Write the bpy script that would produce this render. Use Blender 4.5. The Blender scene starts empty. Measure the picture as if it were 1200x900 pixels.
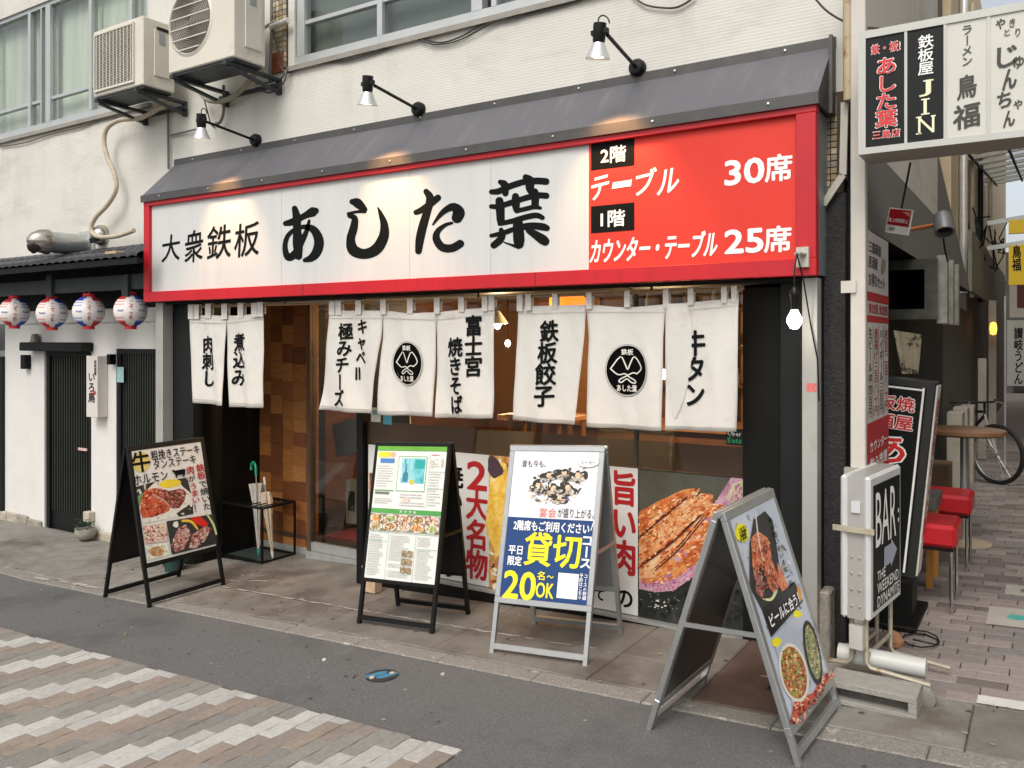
import bpy, bmesh, math, random
from mathutils import Vector, Matrix
random.seed(7)
sc = bpy.context.scene
C = sc.collection

# ---------------------------------------------------------------- camera, sky, sun, exposure
CAM_H = 1.70
cam_d = bpy.data.cameras.new("camera"); cam = bpy.data.objects.new("camera", cam_d); C.objects.link(cam)
cam_d.sensor_width = 36.0; cam_d.lens = 29.4; cam_d.shift_y = -52 / 1200
cam_d.clip_start = 0.05; cam_d.clip_end = 3000
YAW = math.atan2(.540, .8417)
cam.location = (0, 0, CAM_H); cam.rotation_euler = (math.pi / 2, 0, YAW)
sc.camera = cam
world = bpy.data.worlds.new("World"); sc.world = world; world.use_nodes = True
wn = world.node_tree.nodes; wl = world.node_tree.links
sky = wn.new("ShaderNodeTexSky"); sky.sky_type = 'NISHITA'; sky.sun_disc = False
SUN_EL, SUN_AZ = math.radians(50), math.radians(172)
sky.sun_elevation = SUN_EL; sky.sun_rotation = SUN_AZ; sky.dust_density = 4.0; sky.air_density = 1.0; sky.ozone_density = .6
wn["Background"].inputs[1].default_value = 0.15
hsv = wn.new("ShaderNodeHueSaturation"); hsv.inputs["Saturation"].default_value = .35   # high thin overcast
wl.new(sky.outputs[0], hsv.inputs["Color"]); wl.new(hsv.outputs[0], wn["Background"].inputs[0])
sun_d = bpy.data.lights.new("sun", 'SUN'); sun_d.energy = 1.0; sun_d.angle = math.radians(24); sun_d.color = (1, .93, .84)
sun = bpy.data.objects.new("sun", sun_d); C.objects.link(sun)
sdir = Vector((math.sin(SUN_AZ) * math.cos(SUN_EL), math.cos(SUN_AZ) * math.cos(SUN_EL), math.sin(SUN_EL)))
sun.rotation_euler = sdir.to_track_quat('Z', 'Y').to_euler()
sc.view_settings.view_transform = 'Standard'; sc.view_settings.look = 'None'
sc.view_settings.exposure = 0.37; sc.view_settings.gamma = 1

# ---------------------------------------------------------------- surveying helpers (photo point -> place)
F2 = (-.540, .8417); R2 = (.8417, .540); FL = 980.0
def ray(px, py):
    u = (px - 600) / FL
    return Vector((F2[0] + u * R2[0], F2[1] + u * R2[1], (398 - py) / FL))
ORG = Vector((0, 0, CAM_H))
def P(px, py, Y):
    r = ray(px, py); return ORG + r * (Y / r.y)
def PX(px, py, X):
    r = ray(px, py); return ORG + r * (X / r.x)
def zg(x):
    if x < -7: return -.267 + .01 * (x + 7)
    if x > 3: return .233
    return .083 + .05 * x
def G(px, py):
    r = ray(px, py)
    t = (CAM_H - .083) / (.05 * r.x - r.z)
    if r.x * t < -7: t = (CAM_H + .267 - .07) / (.01 * r.x - r.z)
    return ORG + r * t

class Surf:
    """a plane in the place: origin, unit axes; px() gives the local point a photo point falls on"""
    def __init__(s, o, ex, ey):
        s.o = Vector(o); s.ex = Vector(ex).normalized(); s.ey = Vector(ey).normalized(); s.ez = s.ex.cross(s.ey).normalized()
    def px(s, x, y):
        r = ray(x, y); t = (s.o - ORG).dot(s.ez) / r.dot(s.ez); p = ORG + r * t - s.o
        return (p.dot(s.ex), p.dot(s.ey))
    def w(s, a, b, h=0):
        return s.o + s.ex * a + s.ey * b + s.ez * h
class UV:
    """a rectangle of a surface, addressed 0..1 right and 0..1 down"""
    def __init__(s, surf, a0, a1, b0, b1): s.s = surf; s.r = (a0, a1, b0, b1)
    def px(s, u, v):
        a0, a1, b0, b1 = s.r; return (a0 + (a1 - a0) * u, b1 + (b0 - b1) * v)
    def w(s, a, b, h=0): return s.s.w(a, b, h)
def wallsurf(Y): return Surf((0, Y, 0), (1, 0, 0), (0, 0, 1))      # faces the street (-y)

# ---------------------------------------------------------------- materials
def lin(c):
    if isinstance(c, str):
        c = c.lstrip('#'); c = [int(c[i:i + 2], 16) / 255 for i in (0, 2, 4)]
        c = [x / 12.92 if x <= .04045 else ((x + .055) / 1.055) ** 2.4 for x in c]
    return tuple(c[:3]) + (1,)
MATS = {}
def mat(name, col, rough=.6, metal=0, var=.12, vs=6.0, bump=0, bs=60.0, dirt=None, ds=2.0, dt=.55, emit=None, es=1.0, spec=None, trans=0, stretch=None, dsoft=.2):
    if name in MATS: return MATS[name]
    m = bpy.data.materials.new(name); m.use_nodes = True; nt = m.node_tree; N = nt.nodes; L = nt.links
    b = N["Principled BSDF"]; b.inputs["Roughness"].default_value = rough; b.inputs["Metallic"].default_value = metal
    if spec is not None: b.inputs["Specular IOR Level"].default_value = spec
    c = lin(col); tc = N.new("ShaderNodeTexCoord"); src = tc.outputs["Object"]
    if stretch:
        mp = N.new("ShaderNodeMapping"); mp.inputs["Scale"].default_value = stretch; L.new(src, mp.inputs[0]); src = mp.outputs[0]
    n = N.new("ShaderNodeTexNoise"); n.inputs["Scale"].default_value = vs; n.inputs["Detail"].default_value = 5; n.inputs["Roughness"].default_value = .6
    L.new(src, n.inputs["Vector"])
    r = N.new("ShaderNodeValToRGB"); e = r.color_ramp.elements
    e[0].position = .3; e[1].position = .7
    e[0].color = tuple(x * (1 - var) for x in c[:3]) + (1,); e[1].color = tuple(min(1, x * (1 + var)) for x in c[:3]) + (1,)
    L.new(n.outputs[0], r.inputs[0]); out = r.outputs[0]
    if dirt:
        n2 = N.new("ShaderNodeTexNoise"); n2.inputs["Scale"].default_value = ds; n2.inputs["Detail"].default_value = 8; n2.inputs["Roughness"].default_value = .65
        L.new(src, n2.inputs["Vector"])
        r2 = N.new("ShaderNodeValToRGB"); r2.color_ramp.elements[0].position = dt; r2.color_ramp.elements[1].position = min(1, dt + dsoft)
        r2.color_ramp.elements[0].color = (0, 0, 0, 1); r2.color_ramp.elements[1].color = (1, 1, 1, 1)
        L.new(n2.outputs[0], r2.inputs[0])
        mx = N.new("ShaderNodeMix"); mx.data_type = 'RGBA'; L.new(r2.outputs[0], mx.inputs[0]); L.new(out, mx.inputs[6]); mx.inputs[7].default_value = lin(dirt)
        out = mx.outputs[2]
    L.new(out, b.inputs["Base Color"])
    if bump:
        n3 = N.new("ShaderNodeTexNoise"); n3.inputs["Scale"].default_value = bs; n3.inputs["Detail"].default_value = 4
        L.new(src, n3.inputs["Vector"])
        bp = N.new("ShaderNodeBump"); bp.inputs["Strength"].default_value = bump; bp.inputs["Distance"].default_value = .01
        L.new(n3.outputs[0], bp.inputs["Height"]); L.new(bp.outputs[0], b.inputs["Normal"])
    if emit:
        b.inputs["Emission Color"].default_value = lin(emit); b.inputs["Emission Strength"].default_value = es
    if trans: b.inputs["Transmission Weight"].default_value = trans
    MATS[name] = m; return m
def food(name, cols, scale=40, rough=.35, vor=False):
    """printed photograph of food: mottled colours from a ramp"""
    if name in MATS: return MATS[name]
    m = bpy.data.materials.new(name); m.use_nodes = True; N = m.node_tree.nodes; L = m.node_tree.links
    b = N["Principled BSDF"]; b.inputs["Roughness"].default_value = rough
    tc = N.new("ShaderNodeTexCoord")
    n = N.new("ShaderNodeTexNoise"); n.inputs["Scale"].default_value = scale; n.inputs["Detail"].default_value = 9; n.inputs["Roughness"].default_value = .74; n.inputs["Distortion"].default_value = .35
    L.new(tc.outputs["Object"], n.inputs["Vector"]); src = n.outputs[0]
    if vor:
        v = N.new("ShaderNodeTexVoronoi"); v.inputs["Scale"].default_value = scale; L.new(tc.outputs["Object"], v.inputs["Vector"])
        mm = N.new("ShaderNodeMath"); mm.operation = 'ADD'; L.new(n.outputs[0], mm.inputs[0]); L.new(v.outputs[0], mm.inputs[1])
        m2 = N.new("ShaderNodeMath"); m2.operation = 'MULTIPLY'; m2.inputs[1].default_value = .6; L.new(mm.outputs[0], m2.inputs[0]); src = m2.outputs[0]
    r = N.new("ShaderNodeValToRGB"); el = r.color_ramp.elements
    k = len(cols)
    while len(el) < k: el.new(.5)
    for i, c in enumerate(cols):
        el[i].position = .3 + .4 * i / (k - 1); el[i].color = lin(c)
    L.new(src, r.inputs[0]); L.new(r.outputs[0], b.inputs["Base Color"])
    MATS[name] = m; return m
def glassmat(name, tint=(.9, .93, .92), refl=1.0, film=None, alpha=.0):
    if name in MATS: return MATS[name]
    m = bpy.data.materials.new(name); m.use_nodes = True; N = m.node_tree.nodes; L = m.node_tree.links
    N.remove(N["Principled BSDF"]); o = N["Material Output"]
    t = N.new("ShaderNodeBsdfTransparent"); t.inputs[0].default_value = tuple(tint) + (1,)
    g = N.new("ShaderNodeBsdfGlossy"); g.inputs["Roughness"].default_value = .02
    f = N.new("ShaderNodeLayerWeight"); f.inputs[0].default_value = .5
    p5 = N.new("ShaderNodeMath"); p5.operation = 'POWER'; p5.inputs[1].default_value = 4; L.new(f.outputs["Facing"], p5.inputs[0])
    k = N.new("ShaderNodeMath"); k.operation = 'MULTIPLY_ADD'; k.inputs[1].default_value = .8; k.inputs[2].default_value = .04 * refl; L.new(p5.outputs[0], k.inputs[0])
    mx = N.new("ShaderNodeMixShader"); L.new(k.outputs[0], mx.inputs[0]); L.new(t.outputs[0], mx.inputs[1]); L.new(g.outputs[0], mx.inputs[2])
    last = mx.outputs[0]
    if film:
        d = N.new("ShaderNodeBsdfDiffuse"); d.inputs[0].default_value = lin(film)
        m2 = N.new("ShaderNodeMixShader"); m2.inputs[0].default_value = alpha; L.new(last, m2.inputs[1]); L.new(d.outputs[0], m2.inputs[2]); last = m2.outputs[0]
    L.new(last, o.inputs[0]); MATS[name] = m; return m

WALL = mat("cream_wall", '#cbc9c0', .8, var=.05, vs=1.5, bump=.1, bs=25, dirt='#a59d90', ds=1.3, dt=.55, dsoft=.3, stretch=(.7, 1, 2.2))
WALLLOW = mat("white_plaster", '#d3d1cc', .8, var=.04, vs=3, bump=.3, bs=40, dirt='#bdb8ae', ds=1.4, dt=.6)
BLACK = mat("black_paint", '#0c0d0c', .5, var=.2, spec=.25)
BLACKMETAL = mat("black_metal", '#111212', .4, .2, var=.15, spec=.35)
DARKGREY = mat("dark_grey", '#3a3c3b', .6, var=.15)
ALU = mat("aluminium", '#b3b5b4', .35, .75, var=.06, vs=20)
ALUDULL = mat("dull_aluminium", '#a9aaa6', .5, .5, var=.1, vs=15)
PILLAR = mat("pillar_steel", '#a9a8a2', .5, .25, var=.05, vs=5, dirt='#8d8a82', ds=3, dt=.6)
GREYROOF = mat("canopy_sheet", '#616165', .5, .2, var=.03, vs=3)
GREYLIP = mat("canopy_flashing", '#4f4e4c', .5, .3, var=.15, vs=9)
RED = mat("sign_red_frame", '#b81420', .45, var=.07, vs=4)
REDPANEL = mat("sign_red_panel", '#d6301f', .6, var=.04, vs=3)
WHITEP = mat("sign_white_panel", '#c7c8c5', .55, var=.03, vs=3, stretch=(3, 1, .4))
INK = mat("black_ink", '#0a0e0c', .7, var=.08, spec=.15)
WHITEINK = mat("white_ink", '#efeee9', .5, var=.02)
REDINK = mat("red_ink", '#a9151b', .5, var=.08)
CLOTH = mat("noren_cotton", '#d6d3cb', .95, var=.03, vs=12, bump=.5, bs=420, dirt='#bfb5a2', ds=5, dt=.6, dsoft=.25)
HEM = mat("noren_seam", '#a59f92', .95, var=.1, vs=80)
WOODROD = mat("rod_wood", '#8a6a48', .5, var=.15, vs=30)
ASPH = mat("asphalt", '#636260', .9, var=.26, vs=75, bump=.8, bs=130, dirt='#4f4e4c', ds=1.3, dt=.5, dsoft=.2)
CONC = mat("pavement_concrete", '#7f7c75', .85, var=.2, vs=7, bump=.45, bs=110, dirt='#5d554c', ds=1.7, dt=.5, dsoft=.18)
CONCW = mat("stained_concrete", '#706c65', .62, var=.24, vs=5, bump=.4, bs=90, dirt='#57504a', ds=2.2, dt=.5, dsoft=.14)
KERB = mat("kerb_aggregate", '#85817a', .9, var=.35, vs=90, bump=.8, bs=160, dirt='#b5b1a8', ds=9, dt=.6, dsoft=.08)
JOINT = mat("joint_sand", '#4c4740', .95, var=.2, vs=60)
def tone(name, col, **k): return mat(name, col, .88, var=k.get('var', .14), vs=45, bump=.45, bs=180, dirt=k.get('dirt'), ds=k.get('ds', 5), dt=.55)
PW = [tone("paver_white", '#a8a6a1', dirt='#8f8c85'), tone("paver_white_worn", '#b3b1ab', dirt='#96938b')]
PP = [tone("paver_pink", '#857a70', dirt='#746a60'), tone("paver_pink_pale", '#8d8074', dirt='#776d62')]
PG = [tone("paver_grey", '#85827a', dirt='#6f6c63'), tone("paver_grey_dark", '#7c7a74', dirt='#6b6963')]
AB = [tone("alley_brick_%s" % n, c) for n, c in (('mauve', '#807773'), ('pale', '#908580'), ('brown', '#6e6561'), ('grey', '#7a7572'))]
GLASS = glassmat("window_glass"); DGLASS = glassmat("dark_glass", (.55, .56, .54), 1.0)
FILM = glassmat("brown_film", (.6, .58, .55), .8, '#6b4f3c', .72)

def siding(m, scale=17):
    nt = m.node_tree; N = nt.nodes; L = nt.links; b = N["Principled BSDF"]
    tc = N.new("ShaderNodeTexCoord"); w = N.new("ShaderNodeTexWave"); w.bands_direction = 'Z'; w.inputs["Scale"].default_value = scale; w.inputs["Distortion"].default_value = .6; w.inputs["Detail"].default_value = 2
    L.new(tc.outputs["Object"], w.inputs["Vector"]); bp = N.new("ShaderNodeBump"); bp.inputs["Strength"].default_value = .13; bp.inputs["Distance"].default_value = .005
    L.new(w.outputs[1], bp.inputs["Height"]); old = b.inputs["Normal"].links[0].from_socket; L.new(old, bp.inputs["Normal"]); L.new(bp.outputs[0], b.inputs["Normal"])
siding(WALL)
def streaks(m, col, amt=.5, sc=(5, 5, .35), lo=.52, hi=.78, scale=1.6):
    """run-off stains drawn down the surface"""
    nt = m.node_tree; N = nt.nodes; L = nt.links; b = N["Principled BSDF"]; old = b.inputs["Base Color"].links[0].from_socket
    tc = N.new("ShaderNodeTexCoord"); mp = N.new("ShaderNodeMapping"); mp.inputs["Scale"].default_value = sc; n = N.new("ShaderNodeTexNoise"); n.inputs["Scale"].default_value = scale; n.inputs["Detail"].default_value = 7; n.inputs["Roughness"].default_value = .65
    L.new(tc.outputs["Object"], mp.inputs[0]); L.new(mp.outputs[0], n.inputs["Vector"]); r = N.new("ShaderNodeMapRange"); r.inputs[1].default_value = lo; r.inputs[2].default_value = hi; r.inputs[4].default_value = amt
    L.new(n.outputs[0], r.inputs[0]); mx = N.new("ShaderNodeMix"); mx.data_type = 'RGBA'; L.new(r.outputs[0], mx.inputs[0]); L.new(old, mx.inputs[6]); mx.inputs[7].default_value = lin(col); L.new(mx.outputs[2], b.inputs["Base Color"])
streaks(WALL, '#958d80', .4, (2.2, 2, .5), .5, .85); streaks(WALLLOW, '#b0aaa0', .18, (1.5, 1, .6)); streaks(WHITEP, '#a5a39c', .22, (7, 7, .25)); streaks(GREYROOF, '#8d8b8a', .35, (10, 2, 1)); streaks(RED, '#7a0d14', .4, (8, 8, .5)); streaks(PILLAR, '#77736a', .35)
# ---------------------------------------------------------------- objects
def tag(o, label=None, cat=None, group=None, kind=None):
    if label: o['label'] = label
    if cat: o['category'] = cat
    if group: o['group'] = group
    if kind: o['kind'] = kind
    return o
def thing(name, label, cat, loc=(0, 0, 0), group=None):
    o = bpy.data.objects.new(name, None); C.objects.link(o); o.location = loc; o.empty_display_size = .1
    return tag(o, label, cat, group)
def link(name, me, parent=None, mats=None):
    o = bpy.data.objects.new(name, me); C.objects.link(o)
    if mats:
        for m in mats: me.materials.append(m)
    if parent is not None:
        o.parent = parent
        base = parent
        off = Vector(parent.location)
        pp = parent.parent
        while pp is not None: off += Vector(pp.location); pp = pp.parent
        for v in me.vertices: v.co -= off
    return o
class MB:
    def __init__(s): s.v = []; s.f = []; s.m = []; s.mats = []
    def mi(s, m):
        if m not in s.mats: s.mats.append(m)
        return s.mats.index(m)
    def poly(s, pts, m):
        k = len(s.v); s.v += [tuple(p) for p in pts]; s.f.append(list(range(k, k + len(pts)))); s.m.append(s.mi(m)); return s
    def box(s, x0, x1, y0, y1, z0, z1, m, M=None):
        k = len(s.v)
        vs = [(x0, y0, z0), (x1, y0, z0), (x1, y1, z0), (x0, y1, z0), (x0, y0, z1), (x1, y0, z1), (x1, y1, z1), (x0, y1, z1)]
        if M is not None: vs = [tuple(M @ Vector(p)) for p in vs]
        s.v += vs
        for q in ((0, 3, 2, 1), (4, 5, 6, 7), (0, 1, 5, 4), (1, 2, 6, 5), (2, 3, 7, 6), (3, 0, 4, 7)):
            s.f.append([k + i for i in q]); s.m.append(s.mi(m))
        return s
    def bar(s, a, b, w, h, m, up=(0, 0, 1)):
        a = Vector(a); b = Vector(b); d = b - a; L = d.length; d.normalize()
        sd = d.cross(Vector(up))
        if sd.length < 1e-4: sd = d.cross(Vector((1, 0, 0)))
        sd.normalize(); u2 = sd.cross(d)
        M = Matrix((sd, d, u2)).transposed().to_4x4(); M.translation = a
        return s.box(-w / 2, w / 2, 0, L, -h / 2, h / 2, m, M)
    def tube(s, pts, r, m, n=8, caps=True, radii=None):
        pts = [Vector(p) for p in pts]; k0 = len(s.v); prev = None
        for i, p in enumerate(pts):
            d = (pts[min(i + 1, len(pts) - 1)] - pts[max(i - 1, 0)]).normalized()
            if prev is None:
                a = d.cross(Vector((0, 0, 1)))
                if a.length < .1: a = d.cross(Vector((1, 0, 0)))
            else: a = prev - d * prev.dot(d)
            a.normalize(); prev = a; b = d.cross(a)
            rr = radii[i] if radii else r
            for j in range(n):
                t = 2 * math.pi * j / n; s.v.append(tuple(p + a * rr * math.cos(t) + b * rr * math.sin(t)))
        for i in range(len(pts) - 1):
            for j in range(n):
                s.f.append([k0 + i * n + j, k0 + i * n + (j + 1) % n, k0 + (i + 1) * n + (j + 1) % n, k0 + (i + 1) * n + j]); s.m.append(s.mi(m))
        if caps:
            s.f.append([k0 + j for j in range(n)][::-1]); s.m.append(s.mi(m))
            e = k0 + (len(pts) - 1) * n; s.f.append([e + j for j in range(n)]); s.m.append(s.mi(m))
        return s
    def lathe(s, c, prof, m, n=20, axis=(0, 0, 1), ms=None):
        """prof: (radius, height) along axis"""
        ax = Vector(axis).normalized(); a = ax.cross(Vector((0, 1, 0)))
        if a.length < .1: a = ax.cross(Vector((1, 0, 0)))
        a.normalize(); b = ax.cross(a); c = Vector(c); k0 = len(s.v)
        for (r, h) in prof:
            for j in range(n):
                t = 2 * math.pi * j / n; s.v.append(tuple(c + ax * h + a * r * math.cos(t) + b * r * math.sin(t)))
        for i in range(len(prof) - 1):
            for j in range(n):
                mm = m if ms is None else ms(i, j)
                s.f.append([k0 + i * n + j, k0 + i * n + (j + 1) % n, k0 + (i + 1) * n + (j + 1) % n, k0 + (i + 1) * n + j]); s.m.append(s.mi(mm))
        return s
    def build(s, name, parent=None, smooth=False, bevel=0, recalc=True):
        me = bpy.data.meshes.new(name); me.from_pydata(s.v, [], s.f)
        for m in s.mats: me.materials.append(m)
        for i, p in enumerate(me.polygons): p.material_index = s.m[i]
        if recalc or bevel:
            bm = bmesh.new(); bm.from_mesh(me)
            if bevel:
                bmesh.ops.remove_doubles(bm, verts=bm.verts, dist=1e-5)
                bmesh.ops.bevel(bm, geom=bm.edges[:], offset=bevel, segments=1, affect='EDGES', clamp_overlap=True)
            bmesh.ops.recalc_face_normals(bm, faces=bm.faces); bm.to_mesh(me); bm.free()
        if smooth:
            for p in me.polygons: p.use_smooth = True
            try: me.set_sharp_from_angle(angle=math.radians(40))
            except Exception: pass
        return link(name, me, parent)
def boxo(name, x0, x1, y0, y1, z0, z1, m, parent=None, bevel=0):
    return MB().box(x0, x1, y0, y1, z0, z1, m).build(name, parent, bevel=bevel)

# ---------------------------------------------------------------- flat print: text, strokes, patches on a surface
_fc = bpy.data.curves.new("type_setter", 'FONT'); _fo = bpy.data.objects.new("type_setter", _fc); C.objects.link(_fo)
_cache = {}
def glyphs(txt, bold=0, res=3):
    k = (txt, bold, res)
    if k not in _cache:
        _fc.body = txt; _fc.size = 1; _fc.offset = bold; _fc.resolution_u = res; _fc.fill_mode = 'FRONT' if hasattr(_fc, 'fill_mode') else _fc.fill_mode
        dg = bpy.context.evaluated_depsgraph_get(); dg.update()
        me = bpy.data.meshes.new_from_object(_fo.evaluated_get(dg))
        vs = [(v.co.x, v.co.y) for v in me.vertices]; fs = [tuple(p.vertices) for p in me.polygons]
        bpy.data.meshes.remove(me)
        if not vs: vs = [(0, 0), (1, 0), (0, 1)]; fs = []
        _cache[k] = (vs, fs)
    return _cache[k]
def bbox(vs):
    xs = [v[0] for v in vs]; ys = [v[1] for v in vs]; return min(xs), max(xs), min(ys), max(ys)
def put(name, vs, fs, S, m, h, parent, warp=None, rad=0):
    """vs are local (a, b) of surface S; rad thickens the strokes"""
    offs = [(0, 0)] if rad <= 0 else [(0, 0)] + [(rad * math.cos(t * math.pi / 3 + .3), rad * math.sin(t * math.pi / 3 + .3)) for t in range(6)]
    pts = []; F_ = []
    for i, (da, db) in enumerate(offs):
        k = len(pts); pts += [tuple(S.w(a + da, b + db, h + i * .00006)) for a, b in vs]; F_ += [tuple(k + j for j in f) for f in fs]
    me = bpy.data.meshes.new(name); me.from_pydata(pts, [], F_)
    if warp:
        bm = bmesh.new(); bm.from_mesh(me); bmesh.ops.triangulate(bm, faces=bm.faces)
        for _ in range(3):
            lg = [e for e in bm.edges if e.calc_length() > .022]
            if not lg: break
            bmesh.ops.subdivide_edges(bm, edges=lg, cuts=1); bmesh.ops.triangulate(bm, faces=[f for f in bm.faces if len(f.verts) > 3])
        for v in bm.verts: v.co = warp(v.co.copy())
        bm.to_mesh(me); bm.free()
    return link(name, me, parent, [m])
def text(txt, S, x0, x1, yt, yb, m, parent, bold=.012, layer=1, skew=0, res=3, name="lettering", lean=0, warp=None, rot=False):
    """a line of type filling the box x0..x1, yt..yb (surface points)"""
    vs, fs = glyphs(txt, 0, res); bx0, bx1, by0, by1 = bbox(vs)
    xm, ym = (x0 + x1) / 2, (yt + yb) / 2
    a0 = S.px(x0, ym)[0]; a1 = S.px(x1, ym)[0]; bt = S.px(xm, yt)[1]; bb = S.px(xm, yb)[1]
    out = []
    for x, y in vs:
        u = (x - bx0) / (bx1 - bx0 + 1e-9); v = (y - by0) / (by1 - by0 + 1e-9)
        if rot: u, v = v, 1 - u
        b = bb + (bt - bb) * v + skew * (u - .5) * (bt - bb)
        out.append((a0 + (a1 - a0) * u + lean * (v - .5) * abs(bt - bb), b))
    rad = bold * abs(bt - bb) * .75 if len(txt) < 30 else 0
    return put(name, out, fs, S, m, .0008 * layer + .0012, parent, warp, rad)
_cell = None
def vtext(txt, S, x0, x1, yt, yb, m, parent, bold=.012, layer=1, lean=0, res=3, name="lettering", warp=None, skew=0):
    """a column of characters from yt down to yb; lean shifts the foot of the column (surface units of x)"""
    n = len(txt); VS = []; FS = []; ref = bbox(glyphs('国', 0, res)[0]); cx0, cx1, cy0, cy1 = ref
    for i, ch in enumerate(txt):
        vs, fs = glyphs(ch, 0, res); k = len(VS)
        ya = yt + (yb - yt) * i / n; yc = yt + (yb - yt) * (i + 1) / n; pad = (yc - ya) * .04
        xa = x0 + lean * (i + .5) / n; xb = x1 + lean * (i + .5) / n
        xm, ym = (xa + xb) / 2, (ya + yc) / 2
        a0 = S.px(xa, ym)[0]; a1 = S.px(xb, ym)[0]; bt = S.px(xm, ya + pad)[1]; bb = S.px(xm, yc - pad)[1]
        ascii_ = ord(ch) < 256
        if ascii_: gx0, gx1, gy0, gy1 = bbox(vs)
        else: gx0, gx1, gy0, gy1 = cx0, cx1, cy0, cy1
        for x, y in vs:
            u = (x - gx0) / (gx1 - gx0); v = (y - gy0) / (gy1 - gy0)
            if ch in 'ー〜': u, v = v, 1 - u
            b = bb + (bt - bb) * v + skew * (u - .5) * (bt - bb)
            VS.append((a0 + (a1 - a0) * u, b))
        FS += [tuple(k + j for j in f) for f in fs]
    rad = bold * abs(S.px((x0 + x1) / 2, yt)[1] - S.px((x0 + x1) / 2, yb)[1]) / n * .75
    return put(name, VS, FS, S, m, .0008 * layer + .0012, parent, warp, rad)
class Print:
    """patches of flat colour collected into one printed mesh"""
    def __init__(s, S, base=1, step=.12): s.S = S; s.mb = MB(); s.k = base; s.st = step
    def _p(s, pts, m, warp=None):
        h = .0012 + .0005 * s.k; s.k += s.st
        q = [s.S.w(*s.S.px(x, y), h) for x, y in pts]
        if warp:
            c = sum(q, Vector()) / len(q); n = 8; rings = [[warp(c.lerp(p, (k + 1) / n)) for p in q] for k in range(n)]; cw = warp(c)
            for i in range(len(q)):
                j = (i + 1) % len(q); s.mb.poly([cw, rings[0][i], rings[0][j]], m)
                for k in range(n - 1): s.mb.poly([rings[k][i], rings[k + 1][i], rings[k + 1][j], rings[k][j]], m)
            return s
        s.mb.poly(q, m); return s
    def quad(s, pts, m, warp=None): return s._p(pts, m, warp)
    def rect(s, x0, x1, y0, y1, m):
        xm, ym = (x0 + x1) / 2, (y0 + y1) / 2
        a0 = s.S.px(x0, ym)[0]; a1 = s.S.px(x1, ym)[0]; bt = s.S.px(xm, y0)[1]; bb = s.S.px(xm, y1)[1]
        h = .0012 + .0005 * s.k; s.k += s.st
        s.mb.poly([s.S.w(a0, bb, h), s.S.w(a1, bb, h), s.S.w(a1, bt, h), s.S.w(a0, bt, h)], m); return s
    def blob(s, x, y, rx, ry, m, rot=0, jag=.0, n=22, warp=None):
        pts = []; ph = [random.uniform(0, 6.28) for _ in range(3)]
        for i in range(n):
            t = 2 * math.pi * i / n
            r = 1 + jag * (math.sin(2 * t + ph[0]) * .5 + math.sin(3 * t + ph[1]) * .35 + math.sin(5 * t + ph[2]) * .25)
            dx, dy = rx * r * math.cos(t), ry * r * math.sin(t)
            pts.append((x + dx * math.cos(rot) - dy * math.sin(rot), y + dx * math.sin(rot) + dy * math.cos(rot)))
        return s._p(pts, m, warp)
    def stroke(s, pts, m, warp=None, steps=5):
        """pts (x, y, width); smooth brush stroke with round ends"""
        q = []
        P_ = [pts[0]] + list(pts) + [pts[-1]]
        for i in range(1, len(P_) - 2):
            for j in range(steps):
                t = j / steps; r = []
                for k in range(3):
                    p0, p1, p2, p3 = P_[i - 1][k], P_[i][k], P_[i + 1][k], P_[i + 2][k]
                    r.append(.5 * ((2 * p1) + (-p0 + p2) * t + (2 * p0 - 5 * p1 + 4 * p2 - p3) * t * t + (-p0 + 3 * p1 - 3 * p2 + p3) * t ** 3))
                q.append(r)
        q.append(list(pts[-1])); n = len(q); Lf = []; Rt = []
        h = .0012 + .0005 * s.k; s.k += s.st
        def W(x, y):
            p = s.S.w(*s.S.px(x, y), h); return warp(p) if warp else p
        dirs = []
        for i in range(n):
            a = q[max(0, i - 1)]; b = q[min(n - 1, i + 1)]; dx, dy = b[0] - a[0], b[1] - a[1]; l = math.hypot(dx, dy) or 1
            dirs.append((dx / l, dy / l))
        for i in range(n):
            x, y, w = q[i]; dx, dy = dirs[i]; Lf.append((x - dy * w / 2, y + dx * w / 2)); Rt.append((x + dy * w / 2, y - dx * w / 2))
        for i in range(n - 1): s.mb.poly([W(*Lf[i]), W(*Lf[i + 1]), W(*Rt[i + 1]), W(*Rt[i])], m)
        for e, sg in ((0, -1), (n - 1, 1)):
            x, y, w = q[e]; dx, dy = dirs[e]; cap = []
            for k in range(9):
                t = -math.pi / 2 + math.pi * k / 8; c, sn = math.cos(t) * sg, math.sin(t)
                cap.append(W(x + (dx * c - dy * sn) * w / 2, y + (dy * c + dx * sn) * w / 2))
            s.mb.poly(cap, m)
        return s
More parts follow.
